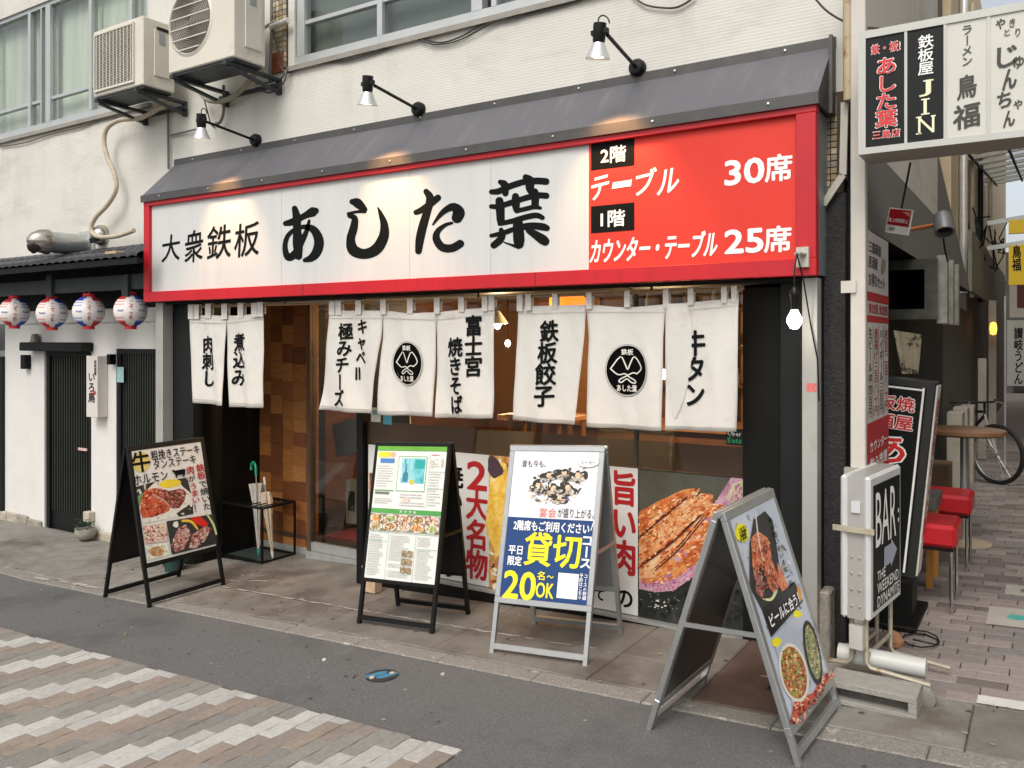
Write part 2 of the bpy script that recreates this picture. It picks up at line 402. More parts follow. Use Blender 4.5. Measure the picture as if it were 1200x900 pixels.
    def scatter(s, poly, cols, n, r0, r1, rot=None, asp=.6, seed=1):
        """many small irregular flecks inside a region: the busy detail of a printed photograph"""
        rg = random.Random(seed); xs = [p[0] for p in poly]; ys = [p[1] for p in poly]; k = len(poly)
        st = s.st; s.st = .012; c = 0; tries = 0
        while c < n and tries < n * 12:
            tries += 1; x, y = rg.uniform(min(xs), max(xs)), rg.uniform(min(ys), max(ys)); ins = False
            for i in range(k):
                (x1, y1), (x2, y2) = poly[i], poly[i - 1]
                if (y1 > y) != (y2 > y) and x < (x2 - x1) * (y - y1) / (y2 - y1) + x1: ins = not ins
            if not ins: continue
            c += 1; r = rg.uniform(r0, r1); q = []; a0 = rg.uniform(0, 6.28) if rot is None else rot + rg.uniform(-.25, .25); ph = rg.uniform(0, 6.28)
            for j in range(8):
                t = j * math.pi / 4; rr = r * (1 + .3 * math.sin(2 * t + ph) + .2 * math.sin(3 * t - ph)); dx, dy = rr * math.cos(t), rr * asp * math.sin(t)
                q.append((x + dx * math.cos(a0) - dy * math.sin(a0), y + dx * math.sin(a0) + dy * math.cos(a0)))
            h = rg.choice(cols); s._p(q, mat("tint_" + h[1:], h, .35, var=.12, vs=80))
        s.st = st; s.k += .1; return s
    def build(s, parent, name="print"): return s.mb.build(name, parent, recalc=False)

# ================================================================ GROUND
def sheet(name, x0, x1, y0, y1, m, dz=0, parent=None, hole=None):
    xs = sorted({x0, x1, *[b for b in (-7, 3) if x0 < b < x1]}); mb = MB()
    for a, b in zip(xs, xs[1:]): mb.poly([(a, y0, zg(a) + dz), (b, y0, zg(b) + dz), (b, y1, zg(b) + dz), (a, y1, zg(a) + dz)], m)
    return mb.build(name, parent, recalc=False)
g = sheet("ground", -800, 800, -800, 800, mat("far_ground", '#5a5955', .95, var=.1), -.06); tag(g, kind="structure")
road = sheet("road", -40, 30, -8, 3.6, ASPH, 0); tag(road, kind="structure")
PAV_Y, PAV_X = 2.822, -2.06
def paver(x0, x1, y0, y1, m, name, parent, h=.012, dz=None, gap=.002, wave=0):
    """one paving block with its own slightly rounded top"""
    dz = random.uniform(-.0015, .0015) if dz is None else dz
    g2 = gap / 2; e = .004; x0 += g2; x1 -= g2; y0 += g2; y1 -= g2
    t = lambda x: zg(x) + h + dz
    mb = MB(); b = lambda x: zg(x) - .01
    if wave:
        n = 6; wv = lambda y: wave * (1 if int(math.floor((y - PAV_Y) / .0413)) % 2 else -1)
        ys = [y0 + (y1 - y0) * i / n for i in range(n + 1)]
        A = [(x0 + wv(y), y) for y in ys][::-1]; A = [(x1 + wv(y), y) for y in ys] + A
        cx, cy = (x0 + x1) / 2, (y0 + y1) / 2
        B = [(x + (e if x < cx else -e), y + (e if y < cy else -e) * (1 if abs(y - cy) > (y1 - y0) * .49 else 0)) for x, y in A]
    else:
        A = [(x0, y0), (x1, y0), (x1, y1), (x0, y1)]
        B = [(x0 + e, y0 + e), (x1 - e, y0 + e), (x1 - e, y1 - e), (x0 + e, y1 - e)]
    q = len(A)
    v = [(x, y, b(x)) for x, y in A] + [(x, y, zg(x) + h + dz - e * .6) for x, y in A] + [(x, y, t(x)) for x, y in B]
    mb.v = v
    for i in range(q):
        j = (i + 1) % q
        mb.f.append([i, j, q + j, q + i]); mb.m.append(mb.mi(m)); mb.f.append([q + i, q + j, 2 * q + j, 2 * q + i]); mb.m.append(mb.mi(m))
    mb.f.append([2 * q + i for i in range(q)]); mb.m.append(mb.mi(m))
    return mb
def visible(x, y, z, mg=25):
    d = x * F2[0] + y * F2[1]
    if d < .3: return False
    sx = 600 + FL * (x * R2[0] + y * R2[1]) / d; sy = 398 - FL * (z - CAM_H) / d
    return -mg < sx < 1200 + mg and -mg < sy < 900 + mg
pv = sheet("paved_crossing", -12, PAV_X, .4, PAV_Y, JOINT, .006); tag(pv, kind="structure")
rest = MB(); cand = []
BW, BL, BS = .0895, .2893, .124
x = PAV_X; col = 0
while x > -11:
    x1 = x; x0 = x - BW
    for j in range(-30, 40):
        # white block tops meet the asphalt edge at x = -2.487 - 7 columns * k
        yt = PAV_Y - (col - 1.9) * BS - j * BL; yb = yt - BL
        if yb >= PAV_Y - .02 or yt < 0.45: continue
        cand.append((x0, x1, max(yb, .42), min(yt, PAV_Y), random.choice((PW, PP, PG)[j % 3])))
    x = x0; col += 1
cand.sort(key=lambda q: (not visible((q[0] + q[1]) / 2, (q[2] + q[3]) / 2, zg(q[0])), -(q[2])))
cnt = 0
for q in cand:
    mb = paver(*q, "paver", pv, wave=.0022)
    if visible((q[0] + q[1]) / 2, (q[2] + q[3]) / 2, zg(q[0])) and cnt < 300:
        mb.build("paver", pv); cnt += 1
    else:
        k = len(rest.v); rest.v += mb.v; rest.f += [[k + i for i in f] for f in mb.f]; mi = rest.mi(mb.mats[0]); rest.m += [mi] * len(mb.f)
r_ = rest.build("paver_field", pv); tag(r_, kind="stuff")
# lighter old asphalt right of the pavers
lp = sheet("old_asphalt_patch", PAV_X + .01, 3, -2, 2.35, mat("old_asphalt", '#6b6964', .9, var=.2, vs=120, bump=.5, bs=240), .004); tag(lp, kind="structure")

gs = MB(); rg = random.Random(5); GUM = mat("gum_spot", '#45443f', .9, var=.1); GUML = mat("pale_speck", '#8d8b84', .9, var=.1)
for i in range(150):
    x_, y_ = rg.uniform(-8, .5), rg.uniform(2.3, 3.55); r_g = rg.uniform(.003, .012)
    if y_ < PAV_Y + .02 and x_ < PAV_X + .02: continue
    gs.poly([(x_ + r_g * rg.uniform(.7, 1.2) * math.cos(a * 1.05), y_ + r_g * rg.uniform(.7, 1.2) * math.sin(a * 1.05), zg(x_) + .0045) for a in range(6)], GUM if i % 3 else GUML)
tag(gs.build("road_specks", road, recalc=False), kind="stuff")
gs = MB()
for i in range(120):
    x_, y_ = rg.uniform(-8, -.1), rg.uniform(3.66, 4.6); r_g = rg.uniform(.003, .014)
    gs.poly([(x_ + r_g * rg.uniform(.7, 1.2) * math.cos(a * 1.05), y_ + r_g * rg.uniform(.7, 1.2) * math.sin(a * 1.05), zg(x_) + .0175) for a in range(6)], mat("pavement_spot_dark", '#4d4841', .9) if i % 4 else GUML)
# sidewalk
sw = sheet("sidewalk", -16, -.05, 3.6, 5.5, mat("sidewalk_bed", '#4a443e', .95, var=.2), .001); tag(sw, kind="structure")
def slab(x0, x1, y0, y1, m, name, h=.035, gap=.0035, dz=0):
    mb = MB(); g2 = gap / 2; x0 += g2; x1 -= g2; y0 += g2; y1 -= g2; e = .006
    xs = [x0, x1]; lo = [(a, b, zg(a) - .01) for a, b in ((x0, y0), (x1, y0), (x1, y1), (x0, y1))]
    mid = [(a, b, zg(a) + h + dz - e) for a, b in ((x0, y0), (x1, y0), (x1, y1), (x0, y1))]
    top = [(a, b, zg(a) + h + dz) for a, b in ((x0 + e, y0 + e), (x1 - e, y0 + e), (x1 - e, y1 - e), (x0 + e, y1 - e))]
    mb.v = lo + mid + top
    for i in range(4):
        j = (i + 1) % 4; mb.f += [[i, j, 4 + j, 4 + i], [4 + i, 4 + j, 8 + j, 8 + i]]; mb.m += [mb.mi(m)] * 2
    mb.f.append([8, 9, 10, 11]); mb.m.append(0)
    o = mb.build(name, sw); return o
xk = -.28
KY = 3.6
x = 2.0
while x > -14:                                    # kerb stones
    if x - .6 < -7 < x: n = -7.0
    else: n = x - .6
    slab(n, x, KY, KY + .13, KERB, "kerb_stone", h=.010); x = n
x = .32; i = 0
edges = [.32, -.28, -.98, -1.4, -1.95, -2.95, -3.9, -4.8, -5.7, -6.5, -7.0, -8.0, -9.0, -10.2, -11.5, -13]
for a, b in zip(edges, edges[1:]):
    mm = CONCW if -4.9 < b < -1.9 else CONC
    if b == -1.4: mm = mat('rusty_slab', '#5c4a40', .7, var=.25, vs=6, bump=.4, bs=90, dirt='#7a4c34', ds=5, dt=.56)
    if a <= -.28 + .001:
        slab(b, a, KY + .13, 4.13 if b > -6.6 else 4.75, mm, "paving_slab", h=.013, dz=random.uniform(-.002, .002))
        if b > -6.6 and b < -.9:
            slab(b, a, 4.13, 4.66 if b > -4.3 else 5.35, CONCW if -6.3 < b < -3 else mm, "paving_slab", h=.011, dz=random.uniform(-.002, .003))
        elif b >= -.99: slab(b, a, 4.13, 4.24, CONC, "paving_slab", h=.011)
    else: slab(b, a, KY + .13, 4.235, mat("corner_concrete", '#6f6c64', .85, var=.2, vs=8, bump=.4, bs=100, dirt='#5b5850', ds=3), "paving_slab", h=.011)
slab(.32, 2.0, KY + .13, 4.235, CONC, "paving_slab", h=.011)
# stains and pale cracks on the pavement
crack = MB(); CR = mat("pale_mortar", '#a8a196', .9, var=.25, vs=60, bump=.5, bs=150)
random.seed(3)
def crackline(pts, w, mb=crack, m=CR, dz=.0155):
    for (ax, ay), (bx, by) in zip(pts, pts[1:]):
        n = max(2, int(math.hypot(bx - ax, by - ay) / .05)); prev = None
        for i in range(n + 1):
            t = i / n; xx = ax + (bx - ax) * t + random.uniform(-.004, .004); yy = ay + (by - ay) * t + random.uniform(-.008, .008); ww = w * random.uniform(.2, 1.2)
            z = zg(xx) + dz
            cur = [(xx, yy - ww / 2, z), (xx, yy + ww / 2, z)]
            if prev and random.random() > .12: mb.poly([prev[0], cur[0], cur[1], prev[1]], m)
            prev = cur
crackline([(-5.4, 4.13), (-4.2, 4.13), (-3.0, 4.12), (-2.1, 4.14)], .018)
crackline([(-5.2, 3.73), (-3.8, 3.735), (-2.9, 3.73)], .008)
crackline([(-5.75, 4.2), (-5.55, 4.3), (-5.3, 4.28), (-5.05, 4.4), (-4.95, 4.55)], .02)
crackline([(-5.6, 4.5), (-5.35, 4.42), (-5.2, 4.5)], .012)
crackline([(-7.0, 3.66), (-6.4, 3.7), (-6.1, 3.68)], .05)
crackline([(-1.2, 4.15), (-1.0, 4.12)], .02)
co = crack.build("mortar_line", sw, recalc=False); tag(co, kind="stuff"); tag(gs.build("pavement_specks", sw, recalc=False), kind="stuff")
# alley paving
al = sheet("alley", -2.2, 1.5, 4.24, 40, JOINT, .001); tag(al, kind="structure")
rest = MB(); cnt = 0; row = 0; y = 4.25
whiteline = [(-.27, .5)]
while y < 30:
    off = (row % 2) * .105 + (.03 if row % 3 == 0 else 0); x = -1.0 - off + .0
    dy = .105
    while x < .5:
        x0, x1 = x, x + .21
        m = random.choice(AB if y > 5.9 else AB[:2] + AB[:2] + AB)
        if y > 10: pass
        mb = paver(max(x0, -.98), x1, y, y + dy, m, "", None, h=.012, gap=.005)
        if visible((x0 + x1) / 2, y, zg(x0), 30) and cnt < 300:
            o = mb.build("brick", al); cnt += 1
        elif y < 16:
            k = len(rest.v); rest.v += mb.v; rest.f += [[k + i for i in f] for f in mb.f]; mi = rest.mi(mb.mats[0]); rest.m += [mi] * len(mb.f)
        x += .21
    y += dy; row += 1
    if y > 16: break
tag(rest.build("brick_field", al), kind="stuff")
tag(sheet("far_alley_floor", -2.2, 1.5, 16, 40, AB[2], .012, al), kind="stuff")
wl_ = MB(); wl_.poly([(-.27, 4.245, zg(-.27) + .0165), (.9, 4.245, zg(.9) + .0165), (.9, 4.345, zg(.9) + .0165), (-.27, 4.345, zg(-.27) + .0165)], mat("worn_white_paint", '#c9c6c0', .7, var=.1, dirt='#8d8a84', ds=18, dt=.6, dsoft=.05))
o = wl_.build("painted_line", al, recalc=False)
# small blue cover in the asphalt
t = thing("valve_cover", "small round blue and black cover set in the asphalt in front of the kerb", "cover", G(444, 793))
c0 = Vector((-2.94, 3.32, zg(-2.94)))
mb = MB(); tn = Matrix.Rotation(math.atan(-.05), 4, 'Y')
def disc(mb, c, r, h, m, n=24, ex=1, rot=0):
    k = len(mb.v)
    pts = []
    for i in range(n):
        a = 2 * math.pi * i / n; xx = r * ex * math.cos(a); yy = r * math.sin(a)
        X_ = c[0] + xx * math.cos(rot) - yy * math.sin(rot); Y_ = c[1] + xx * math.sin(rot) + yy * math.cos(rot)
        pts.append((X_, Y_, c[2] + .05 * (X_ - c[0]) + h))
    lo = [(p[0], p[1], p[2] - h - .01) for p in pts]
    mb.poly(pts, m)
    for i in range(n):
        j = (i + 1) % n; mb.poly([lo[i], lo[j], pts[j], pts[i]], m)
disc(mb, c0, .085, .006, mat("cover_iron", '#2b2a2a', .6, var=.2)); mb.build("rim", t)
mb = MB(); BLU = mat("cover_blue", '#3f7793', .6, var=.15, vs=40)
for s_, dx in ((1, .028), (-1, -.028)): disc(mb, (c0[0] + dx, c0[1] + .01 * s_, c0[2]), .062, .009, BLU, ex=.38, rot=-.45)
mb.build("blue_inlay", t)
mb = MB()
for dx, dy in ((.03, .045), (-.02, -.055)): disc(mb, (c0[0] + dx, c0[1] + dy, c0[2]), .014, .012, mat("cover_cream", '#c7b39b', .6), n=6)
mb.build("cream_inlay", t)
# plates in the alley paving
def plate(px0, px1, py0, py1, lab, colr):
    a = G(px0, (py0 + py1) / 2); b = G(px1, (py0 + py1) / 2); c = G((px0 + px1) / 2, py0); d = G((px0 + px1) / 2, py1)
    t = thing("paving_plate", lab, "plate", ((a.x + b.x) / 2, (c.y + d.y) / 2, zg(a.x)))
    h = .0165; mb = MB().poly([(x, y, zg(x) + h) for x, y in ((a.x, d.y), (b.x + .06, d.y), (b.x + .06, c.y), (a.x, c.y))], mat("plate_stone", '#aaa59b', .7, var=.12, dirt='#8b867c', ds=12)); mb.build("stone_plate", t, recalc=False)
    mb = MB(); disc(mb, ((a.x + b.x) / 2 + .06, (c.y + d.y) / 2, zg((a.x + b.x) / 2 + .06) + h), .05, .002, colr, ex=1.1); mb.build("painted_motif", t)
plate(1157, 1200, 715, 737, "pale stone plate with a teal motif set in the alley bricks", mat("teal_paint", '#4aa39b', .6, var=.3, vs=50))
plate(1178, 1210, 689, 701, "pale stone plate with a grey motif, the farther one in the alley bricks", mat("grey_paint", '#6b6862', .6, var=.3, vs=50))

# ================================================================ MAIN BUILDING (upper wall)
WY = 4.62
bld = thing("concrete_building", "cream painted old concrete building above the red shop sign with aluminium windows", "building", (-5, 5, 0))
def wallpiece(x0, x1, z0, z1, y0=WY, y1=WY + .22, m=WALL, name="wall"): return boxo(name, x0, x1, y0, y1, z0, z1, m, bld)
WZ0, WZ1 = 3.9, 5.16
LX0, LX1 = -10.5, -6.9; RX0, RX1 = -5.0, -1.6
wallpiece(-14, -.9, 2.55, WZ0 - .05)
wallpiece(-14, LX0, WZ0 - .05, 6.2); wallpiece(LX1, -5.255, WZ0 - .05, 6.2); wallpiece(-5.07, RX0, WZ0 - .05, 6.2); wallpiece(RX1, -.9, WZ0 - .05, 6.2)
wallpiece(LX0, LX1, WZ1, 6.2); wallpiece(RX0, RX1, WZ1, 6.2)
wallpiece(-6.4, -1.0, 1.99, 2.55, WY + .02)         # lintel behind the sign
wallpiece(-14, -.9, 6.2, 6.35, WY - .03, WY + 3.2, name="parapet")
wallpiece(-.96, -.9, 2.55, 6.2, WY + .225, 9, name="side_wall")
SILL = mat("sill", '#8f8b82', .8, var=.15, vs=8)
boxo("window_sill", LX0 - .05, LX1 + .05, WY - .035, WY + .1, WZ0 - .09, WZ0 - .052, SILL, bld)
boxo("window_sill", RX0 - .05, RX1 + .05, WY - .035, WY + .1, WZ0 - .09, WZ0 - .052, SILL, bld)
WFR = mat("window_frame_aluminium", '#b9bcbb', .45, .45, var=.05)
CURT = mat("window_curtain", '#cfd0bf', .9, var=.2, vs=2.2, stretch=(3, 1, .3)); CURT2 = mat("window_blind_grey", '#6c706a', .9, var=.12, vs=3)
def awindow(x0, x1, divs, transom, curtain, z0=WZ0, z1=WZ1, yo=.03):
    fr = MB(); y0, y1 = WY + yo, WY + yo + .06
    fr.box(x0, x1, y0 - .01, y1, z0 - .05, z0 + .03, WFR); fr.box(x0, x1, y0 - .01, y1, z1 - .04, z1, WFR)
    fo = fr.build("window_frame", bld)
    for i, d in enumerate(divs):
        w = d[1]; boxo("jamb", d[0] - w / 2, d[0] + w / 2, y0 - .012, y1 - .005, z0 + .03, z1 - .04, WFR, fo)
    xs = [d[0] for d in divs]; ws = [d[1] for d in divs]
    for i in range(len(xs) - 1):
        a = xs[i] + ws[i] / 2; b = xs[i + 1] - ws[i + 1] / 2
        if b - a < .1: continue
        if transom: boxo("transom", a, b, y0, y1 - .01, transom - .015, transom + .015, WFR, fo)
        boxo("pane", a, b, y0 + .02, y0 + .026, z0 + .03, z1 - .04, GLASS, fo)
    boxo("curtain", x0 + .02, x1 - .02, y1 + .06, y1 + .07, z0, z1, curtain, fo)
awindow(LX0, LX1, [(-10.45, .06), (-9.75, .05), (-8.98, .05), (-8.75, .02), (-8.62, .09), (-7.86, .05), (-7.2, .05), (-6.93, .05)], 4.17, CURT)
awindow(RX0, RX1, [(-4.95, .08), (-4.13, .05), (-3.26, .09), (-3.12, .04), (-2.4, .05), (-1.64, .06)], 4.19, CURT2)
# small tiled piers of the building
TILES = [mat("mosaic_tile_%s" % n, c, .3, var=.2, vs=20) for n, c in (('cream', '#b9ab8c'), ('tan', '#9b876a'), ('grey', '#8e8878'))]
def tiles(x0, x1, z0, z1, y, sz=.045):
    boxo("tile_bed", x0, x1, y + .008, y + .06, z0, z1, mat("tile_grout", '#4d4238', .9), bld)
    x = x0 + .003; k = 0; st = MB()
    while x + sz < x1 + .002:
        z = z0 + .003
        while z + sz < z1:
            m = random.choice(TILES)
            if k < 150: MB().box(x, x + sz - .006, y, y + .01, z, z + sz - .006, m).build("tile", bld)
            k += 1; z += sz
        x += sz
tiles(-5.25, -5.075, 3.86, 4.55, WY - .012, .042); tiles(-1.0, -.9, 2.47, 3.0, WY - .012, .034)
boxo("rusty_patch", -5.25, -5.11, WY - .02, WY, 3.83, 3.99, mat("rust", '#7c452a', .9, var=.3, vs=12), bld)

# ================================================================ BIG SHOP SIGN
SY = 4.30; SX0, SX1, SZ0, SZ1 = -6.49, -.968, 2.02, 2.87
sg = thing("shop_sign", "long red framed shop sign with big black brush lettering under a grey canopy", "shop sign", (-3.7, SY + .15, 2.0))
S = wallsurf(SY + .03)
fr = MB()
fr.box(SX0, SX1, SY, SY + .06, SZ0, SZ0 + .085, RED); fr.box(SX0, SX1, SY, SY + .06, SZ1 - .038, SZ1, RED)
fr.box(SX0, SX0 + .075, SY + .001, SY + .06, SZ0 + .085, SZ1 - .038, RED); fr.box(SX1 - .1, SX1 - .002, SY + .001, SY + .06, SZ0 + .085, SZ1 - .038, RED)
fr.build("frame", sg, bevel=.003)
boxo("cabinet", SX0 + .01, SX1 - .012, SY + .062, WY - .02, SZ0 + .01, SZ1 - .01, mat("sign_cabinet", '#8e9499', .45, .4), sg)
xr = P(690, 240, SY + .03).x
boxo("white_panel", SX0 + .07, xr, SY + .03, SY + .05, SZ0 + .08, SZ1 - .03, WHITEP, sg)
boxo("red_panel", xr + .001, SX1 - .09, SY + .03, SY + .05, SZ0 + .08, SZ1 - .03, REDPANEL, sg)
# canopy
cz0, cz1 = SZ1, 3.245
cn = MB()
cn.poly([(SX0 - .01, SY - .012, cz0 + .05), (SX1 + .01, SY - .012, cz0 + .05), (SX1 + .01, WY - .005, cz1), (SX0 - .01, WY - .005, cz1)], GREYROOF)
cn.poly([(SX0 - .01, SY - .012, cz0 + .05), (SX0 - .01, WY - .005, cz1), (SX0 - .01, WY - .005, cz0), (SX0 - .01, SY - .012, cz0)], GREYLIP)
cn.poly([(SX1 + .01, SY - .012, cz0 + .05), (SX1 + .01, WY - .005, cz1), (SX1 + .01, WY - .005, cz0), (SX1 + .01, SY - .012, cz0)], GREYLIP)
cn.poly([(SX0 - .01, SY - .012, cz0), (SX1 + .01, SY - .012, cz0), (SX1 + .01, WY - .005, cz0), (SX0 - .01, WY - .005, cz0)], GREYLIP)
co = cn.build("canopy_roof", sg, recalc=True)
boxo("front_flashing", SX0 - .014, SX1 + .014, SY - .018, SY - .006, cz0 - .004, cz0 + .055, GREYLIP, co)
boxo("top_flashing", SX0 - .014, SX1 + .03, WY - .014, WY - .002, cz1 - .01, cz1 + .045, GREYLIP, co)
boxo("side_flashing", SX1 + .012, SX1 + .03, WY - .1, WY - .016, cz0, cz1 + .03, GREYLIP, co)
SEAMD = mat("frame_joint", '#6a0c12', .6)
for px_ in (355, 627): xx = P(px_, 330, SY).x; boxo("frame_joint", xx - .003, xx + .003, SY - .001, SY, SZ0 + .001, SZ0 + .084, SEAMD, sg)
for px_ in (330, 480, 575): xx = P(px_, 250, SY + .03).x; boxo("panel_joint", xx - .002, xx + .002, SY + .0292, SY + .03, SZ0 + .086, SZ1 - .039, mat("panel_joint_grey", '#aeadaa', .6), sg)
SCREW = mat("screw", '#c9c6be', .3, .8)
for i in range(9):
    xx = SX0 + .25 + i * .63
    MB().lathe((xx, SY - .018, cz0 + .028), [(.0, -.008), (.007, -.006), (.008, 0)], SCREW, n=8, axis=(0, 1, 0)).build("screw", co)
    MB().lathe((xx, WY - .014, cz1 + .018), [(.0, -.008), (.007, -.006), (.008, 0)], SCREW, n=8, axis=(0, 1, 0)).build("screw", co)
# brush lettering of the sign, traced stroke by stroke
def zz(o, k): return lambda pts: [(o[0] + x / k, o[1] + y / k, w / k) for x, y, w in pts]
z5 = zz((320, 195), 3.529); z6 = zz((560, 190), 8.18)
def letter(strokes, z):
    pr = Print(S)
    for st in strokes: pr.stroke(z(st), INK)
    pr.build(sg, "brush_letter")
letter([[(52, 236, 22), (85, 228, 30), (130, 205, 26), (165, 188, 40), (176, 184, 28)], [(90, 174, 24), (98, 210, 34), (100, 260, 34), (103, 320, 42), (106, 372, 30)],
        [(150, 225, 12), (138, 270, 20), (112, 325, 26), (88, 365, 32), (62, 375, 30), (50, 335, 22), (60, 290, 20), (90, 262, 18), (130, 250, 20), (168, 262, 32), (190, 305, 40), (183, 350, 40), (160, 378, 32), (132, 388, 18)]], z5)
letter([[(328, 146, 24), (350, 152, 40), (378, 178, 26)], [(380, 186, 16), (345, 188, 12), (312, 196, 14)], [(316, 205, 18), (338, 215, 26), (334, 255, 34), (322, 300, 36), (332, 345, 46), (378, 362, 42), (428, 342, 46), (458, 290, 42), (460, 240, 32), (445, 195, 18), (434, 170, 5)]], z5)
letter([[(634, 104, 24), (650, 132, 34), (640, 180, 32), (622, 240, 36), (608, 300, 36), (602, 350, 28)], [(592, 190, 22), (615, 180, 26), (650, 156, 28), (682, 130, 28)],
        [(662, 240, 8), (700, 192, 22), (742, 168, 34), (768, 188, 50), (762, 212, 46)], [(740, 234, 12), (712, 243, 16), (682, 268, 24), (676, 300, 32), (700, 334, 34), (740, 338, 34), (774, 320, 34)]], z5)
letter([[(132, 285, 50), (200, 280, 60), (300, 235, 62), (440, 190, 60), (560, 180, 65), (655, 186, 66)], [(215, 190, 45), (258, 220, 80), (265, 300, 60)], [(460, 145, 60), (500, 180, 90), (500, 250, 80), (540, 300, 78)],
        [(130, 425, 45), (200, 425, 50), (300, 395, 55), (440, 350, 55), (560, 320, 60), (658, 322, 60)], [(208, 372, 78), (215, 450, 85), (220, 555, 78)], [(212, 590, 46), (330, 565, 50), (450, 530, 55), (560, 510, 55), (620, 532, 46)],
        [(362, 330, 70), (365, 400, 80), (370, 455, 60)], [(372, 468, 46), (450, 450, 45), (540, 430, 45), (600, 440, 32)], [(545, 290, 78), (550, 340, 75), (550, 410, 72)],
        [(130, 705, 38), (200, 690, 45), (300, 660, 50), (340, 640, 40)], [(450, 618, 66), (530, 610, 66), (620, 620, 72), (662, 632, 60)], [(385, 580, 95), (390, 650, 105), (395, 750, 108), (398, 785, 90)],
        [(225, 650, 46), (238, 700, 60), (210, 750, 70), (155, 796, 66)], [(250, 768, 12), (330, 795, 24), (390, 812, 44)], [(490, 655, 60), (560, 700, 80), (620, 740, 95), (645, 758, 86)]], z6)
for ch, a, b, c, d in (('大', 190, 211, 275, 306), ('衆', 217, 238, 270, 307), ('鉄', 243, 271, 264, 303), ('板', 275, 304, 261, 300)):
    text(ch, S, a, b, c, d, INK, sg, bold=.014, skew=.06, lean=.06, name="lettering")
for ya_, yb_ in ((164.5, 196.7), (239.5, 271.5)): Print(S).rect(692.8, 743.5, ya_, yb_, INK).build(sg, "black_label")
text('2階', S, 704.5, 733.7, 171.5, 190.5, WHITEINK, sg, bold=.03, layer=3); text('1階', S, 704.5, 732.5, 246.5, 265.5, WHITEINK, sg, bold=.03, layer=3)
for ch, a, b, c, d in (('テ', 693, 713, 207, 233), ('ー', 718, 740, 212, 220), ('ブ', 745, 768, 199, 227), ('ル', 772, 796, 198, 226)):
    text(ch, S, a, b, c, d, WHITEINK, sg, bold=.03, skew=.12, lean=.15)
text('カウンター・テーブル', S, 693, 841, 275, 304, WHITEINK, sg, bold=.03, lean=.15)
text('30', S, 850, 895, 187, 215, WHITEINK, sg, bold=.055); text('席', S, 897, 928, 181, 212, WHITEINK, sg, bold=.035)
text('25', S, 850, 894, 269, 296, WHITEINK, sg, bold=.055); text('席', S, 896, 927, 265, 295, WHITEINK, sg, bold=.035)

# ================================================================ SHOP FRONT
sf = thing("storefront", "dark shop front with big window and wooden entrance under the red sign", "shop front", (-3.7, 4.7, 0))
DPAN = mat("dark_panel", '#191c1b', .55, var=.15, vs=3, spec=.25); PILD = mat("pillar_side", '#a9a8a2', .5, .25)  # side steel keeps the plain pillar colour
boxo("pillar", -6.466, -6.367, 4.40, 4.50, -.3, 2.015, PILLAR, sf, .002)
pl = boxo("pillar", -1.061, -.986, 4.40, 4.49, -.02, 2.015, PILLAR, sf, .002)
pr = Print(wallsurf(4.40)); pr.rect(945, 957, 449, 459, mat("sticker_pink", '#c96d6a', .5, var=.3, vs=90)); pr.build(pl, "sticker")
boxo("dark_wall_panel", -6.42, -6.1, 4.505, 4.60, -.3, 2.6, DPAN, sf)
boxo("side_wall", -6.16, -6.1, 4.605, 5.30, -.3, 2.55, BLACK, sf)
boxo("dark_wall_panel", -1.441, -1.0, 4.64, 4.72, -.1, 2.6, BLACK, sf)
boxo("dark_wall_panel", -1.2, -.99, 4.52, 4.638, -.1, 2.6, DPAN, sf)
# underside beam
boxo("lintel", -6.36, -1.07, 4.42, 4.60, 2.0, 2.018, BLACK, sf); boxo("soffit", -6.1, -1.0, 4.62, 5.3, 2.28, 2.32, BLACK, sf)
# wooden block wall in the recess
WB = [mat("wood_block_%s" % n, c, .45, var=.18, vs=8, stretch=(1, 1, 6)) for n, c in (('oak', '#99622f'), ('brown', '#8c562b'), ('dark', '#7a4825'), ('pale', '#a36d3a'), ('walnut', '#6c3f20'))]
bx0, bx1, by = -6.1, -5.37, 5.22
boxo("wall_backing", bx0, bx1, by + .022, by + .1, -.3, 2.3, BLACK, sf)
x = bx0; c = 0
xs = [bx0, -5.95, -5.8, -5.66, -5.5, bx1]
for a, b in zip(xs, xs[1:]):
    z = -.16 - random.uniform(0, .15)
    while z < 2.25:
        h = random.choice((.15, .16, .17, .12)); 
        d = random.uniform(0, .008); MB().box(a + .001, b - .001, by - d, by + .02, max(z, -.17), min(z + h - .002, 2.28), random.choice(WB)).build("wood_block", sf); z += h
boxo("skirting", bx0, bx1, by - .03, by - .01, -.2, -.13, ALUDULL, sf)
# glass entrance door
ed = boxo("door_sill", -5.36, -4.36, 5.08, 5.2, -.2, -.115, ALUDULL, sf)
boxo("door_frame", -5.37, -5.33, 5.1, 5.17, -.11, 2.28, mat("door_bronze", '#5a4a3c', .5, .3), sf); boxo("door_rail", -5.33, -4.4, 5.11, 5.16, -.11, -.04, ALUDULL, sf)
boxo("door_pane", -5.33, -4.4, 5.13, 5.138, -.04, 2.28, glassmat("door_glass", (.8, .8, .78), 1.6), sf)
boxo("door_return_wall", -4.36, -4.31, 4.72, 5.2, -.2, 2.28, BLACK, sf)
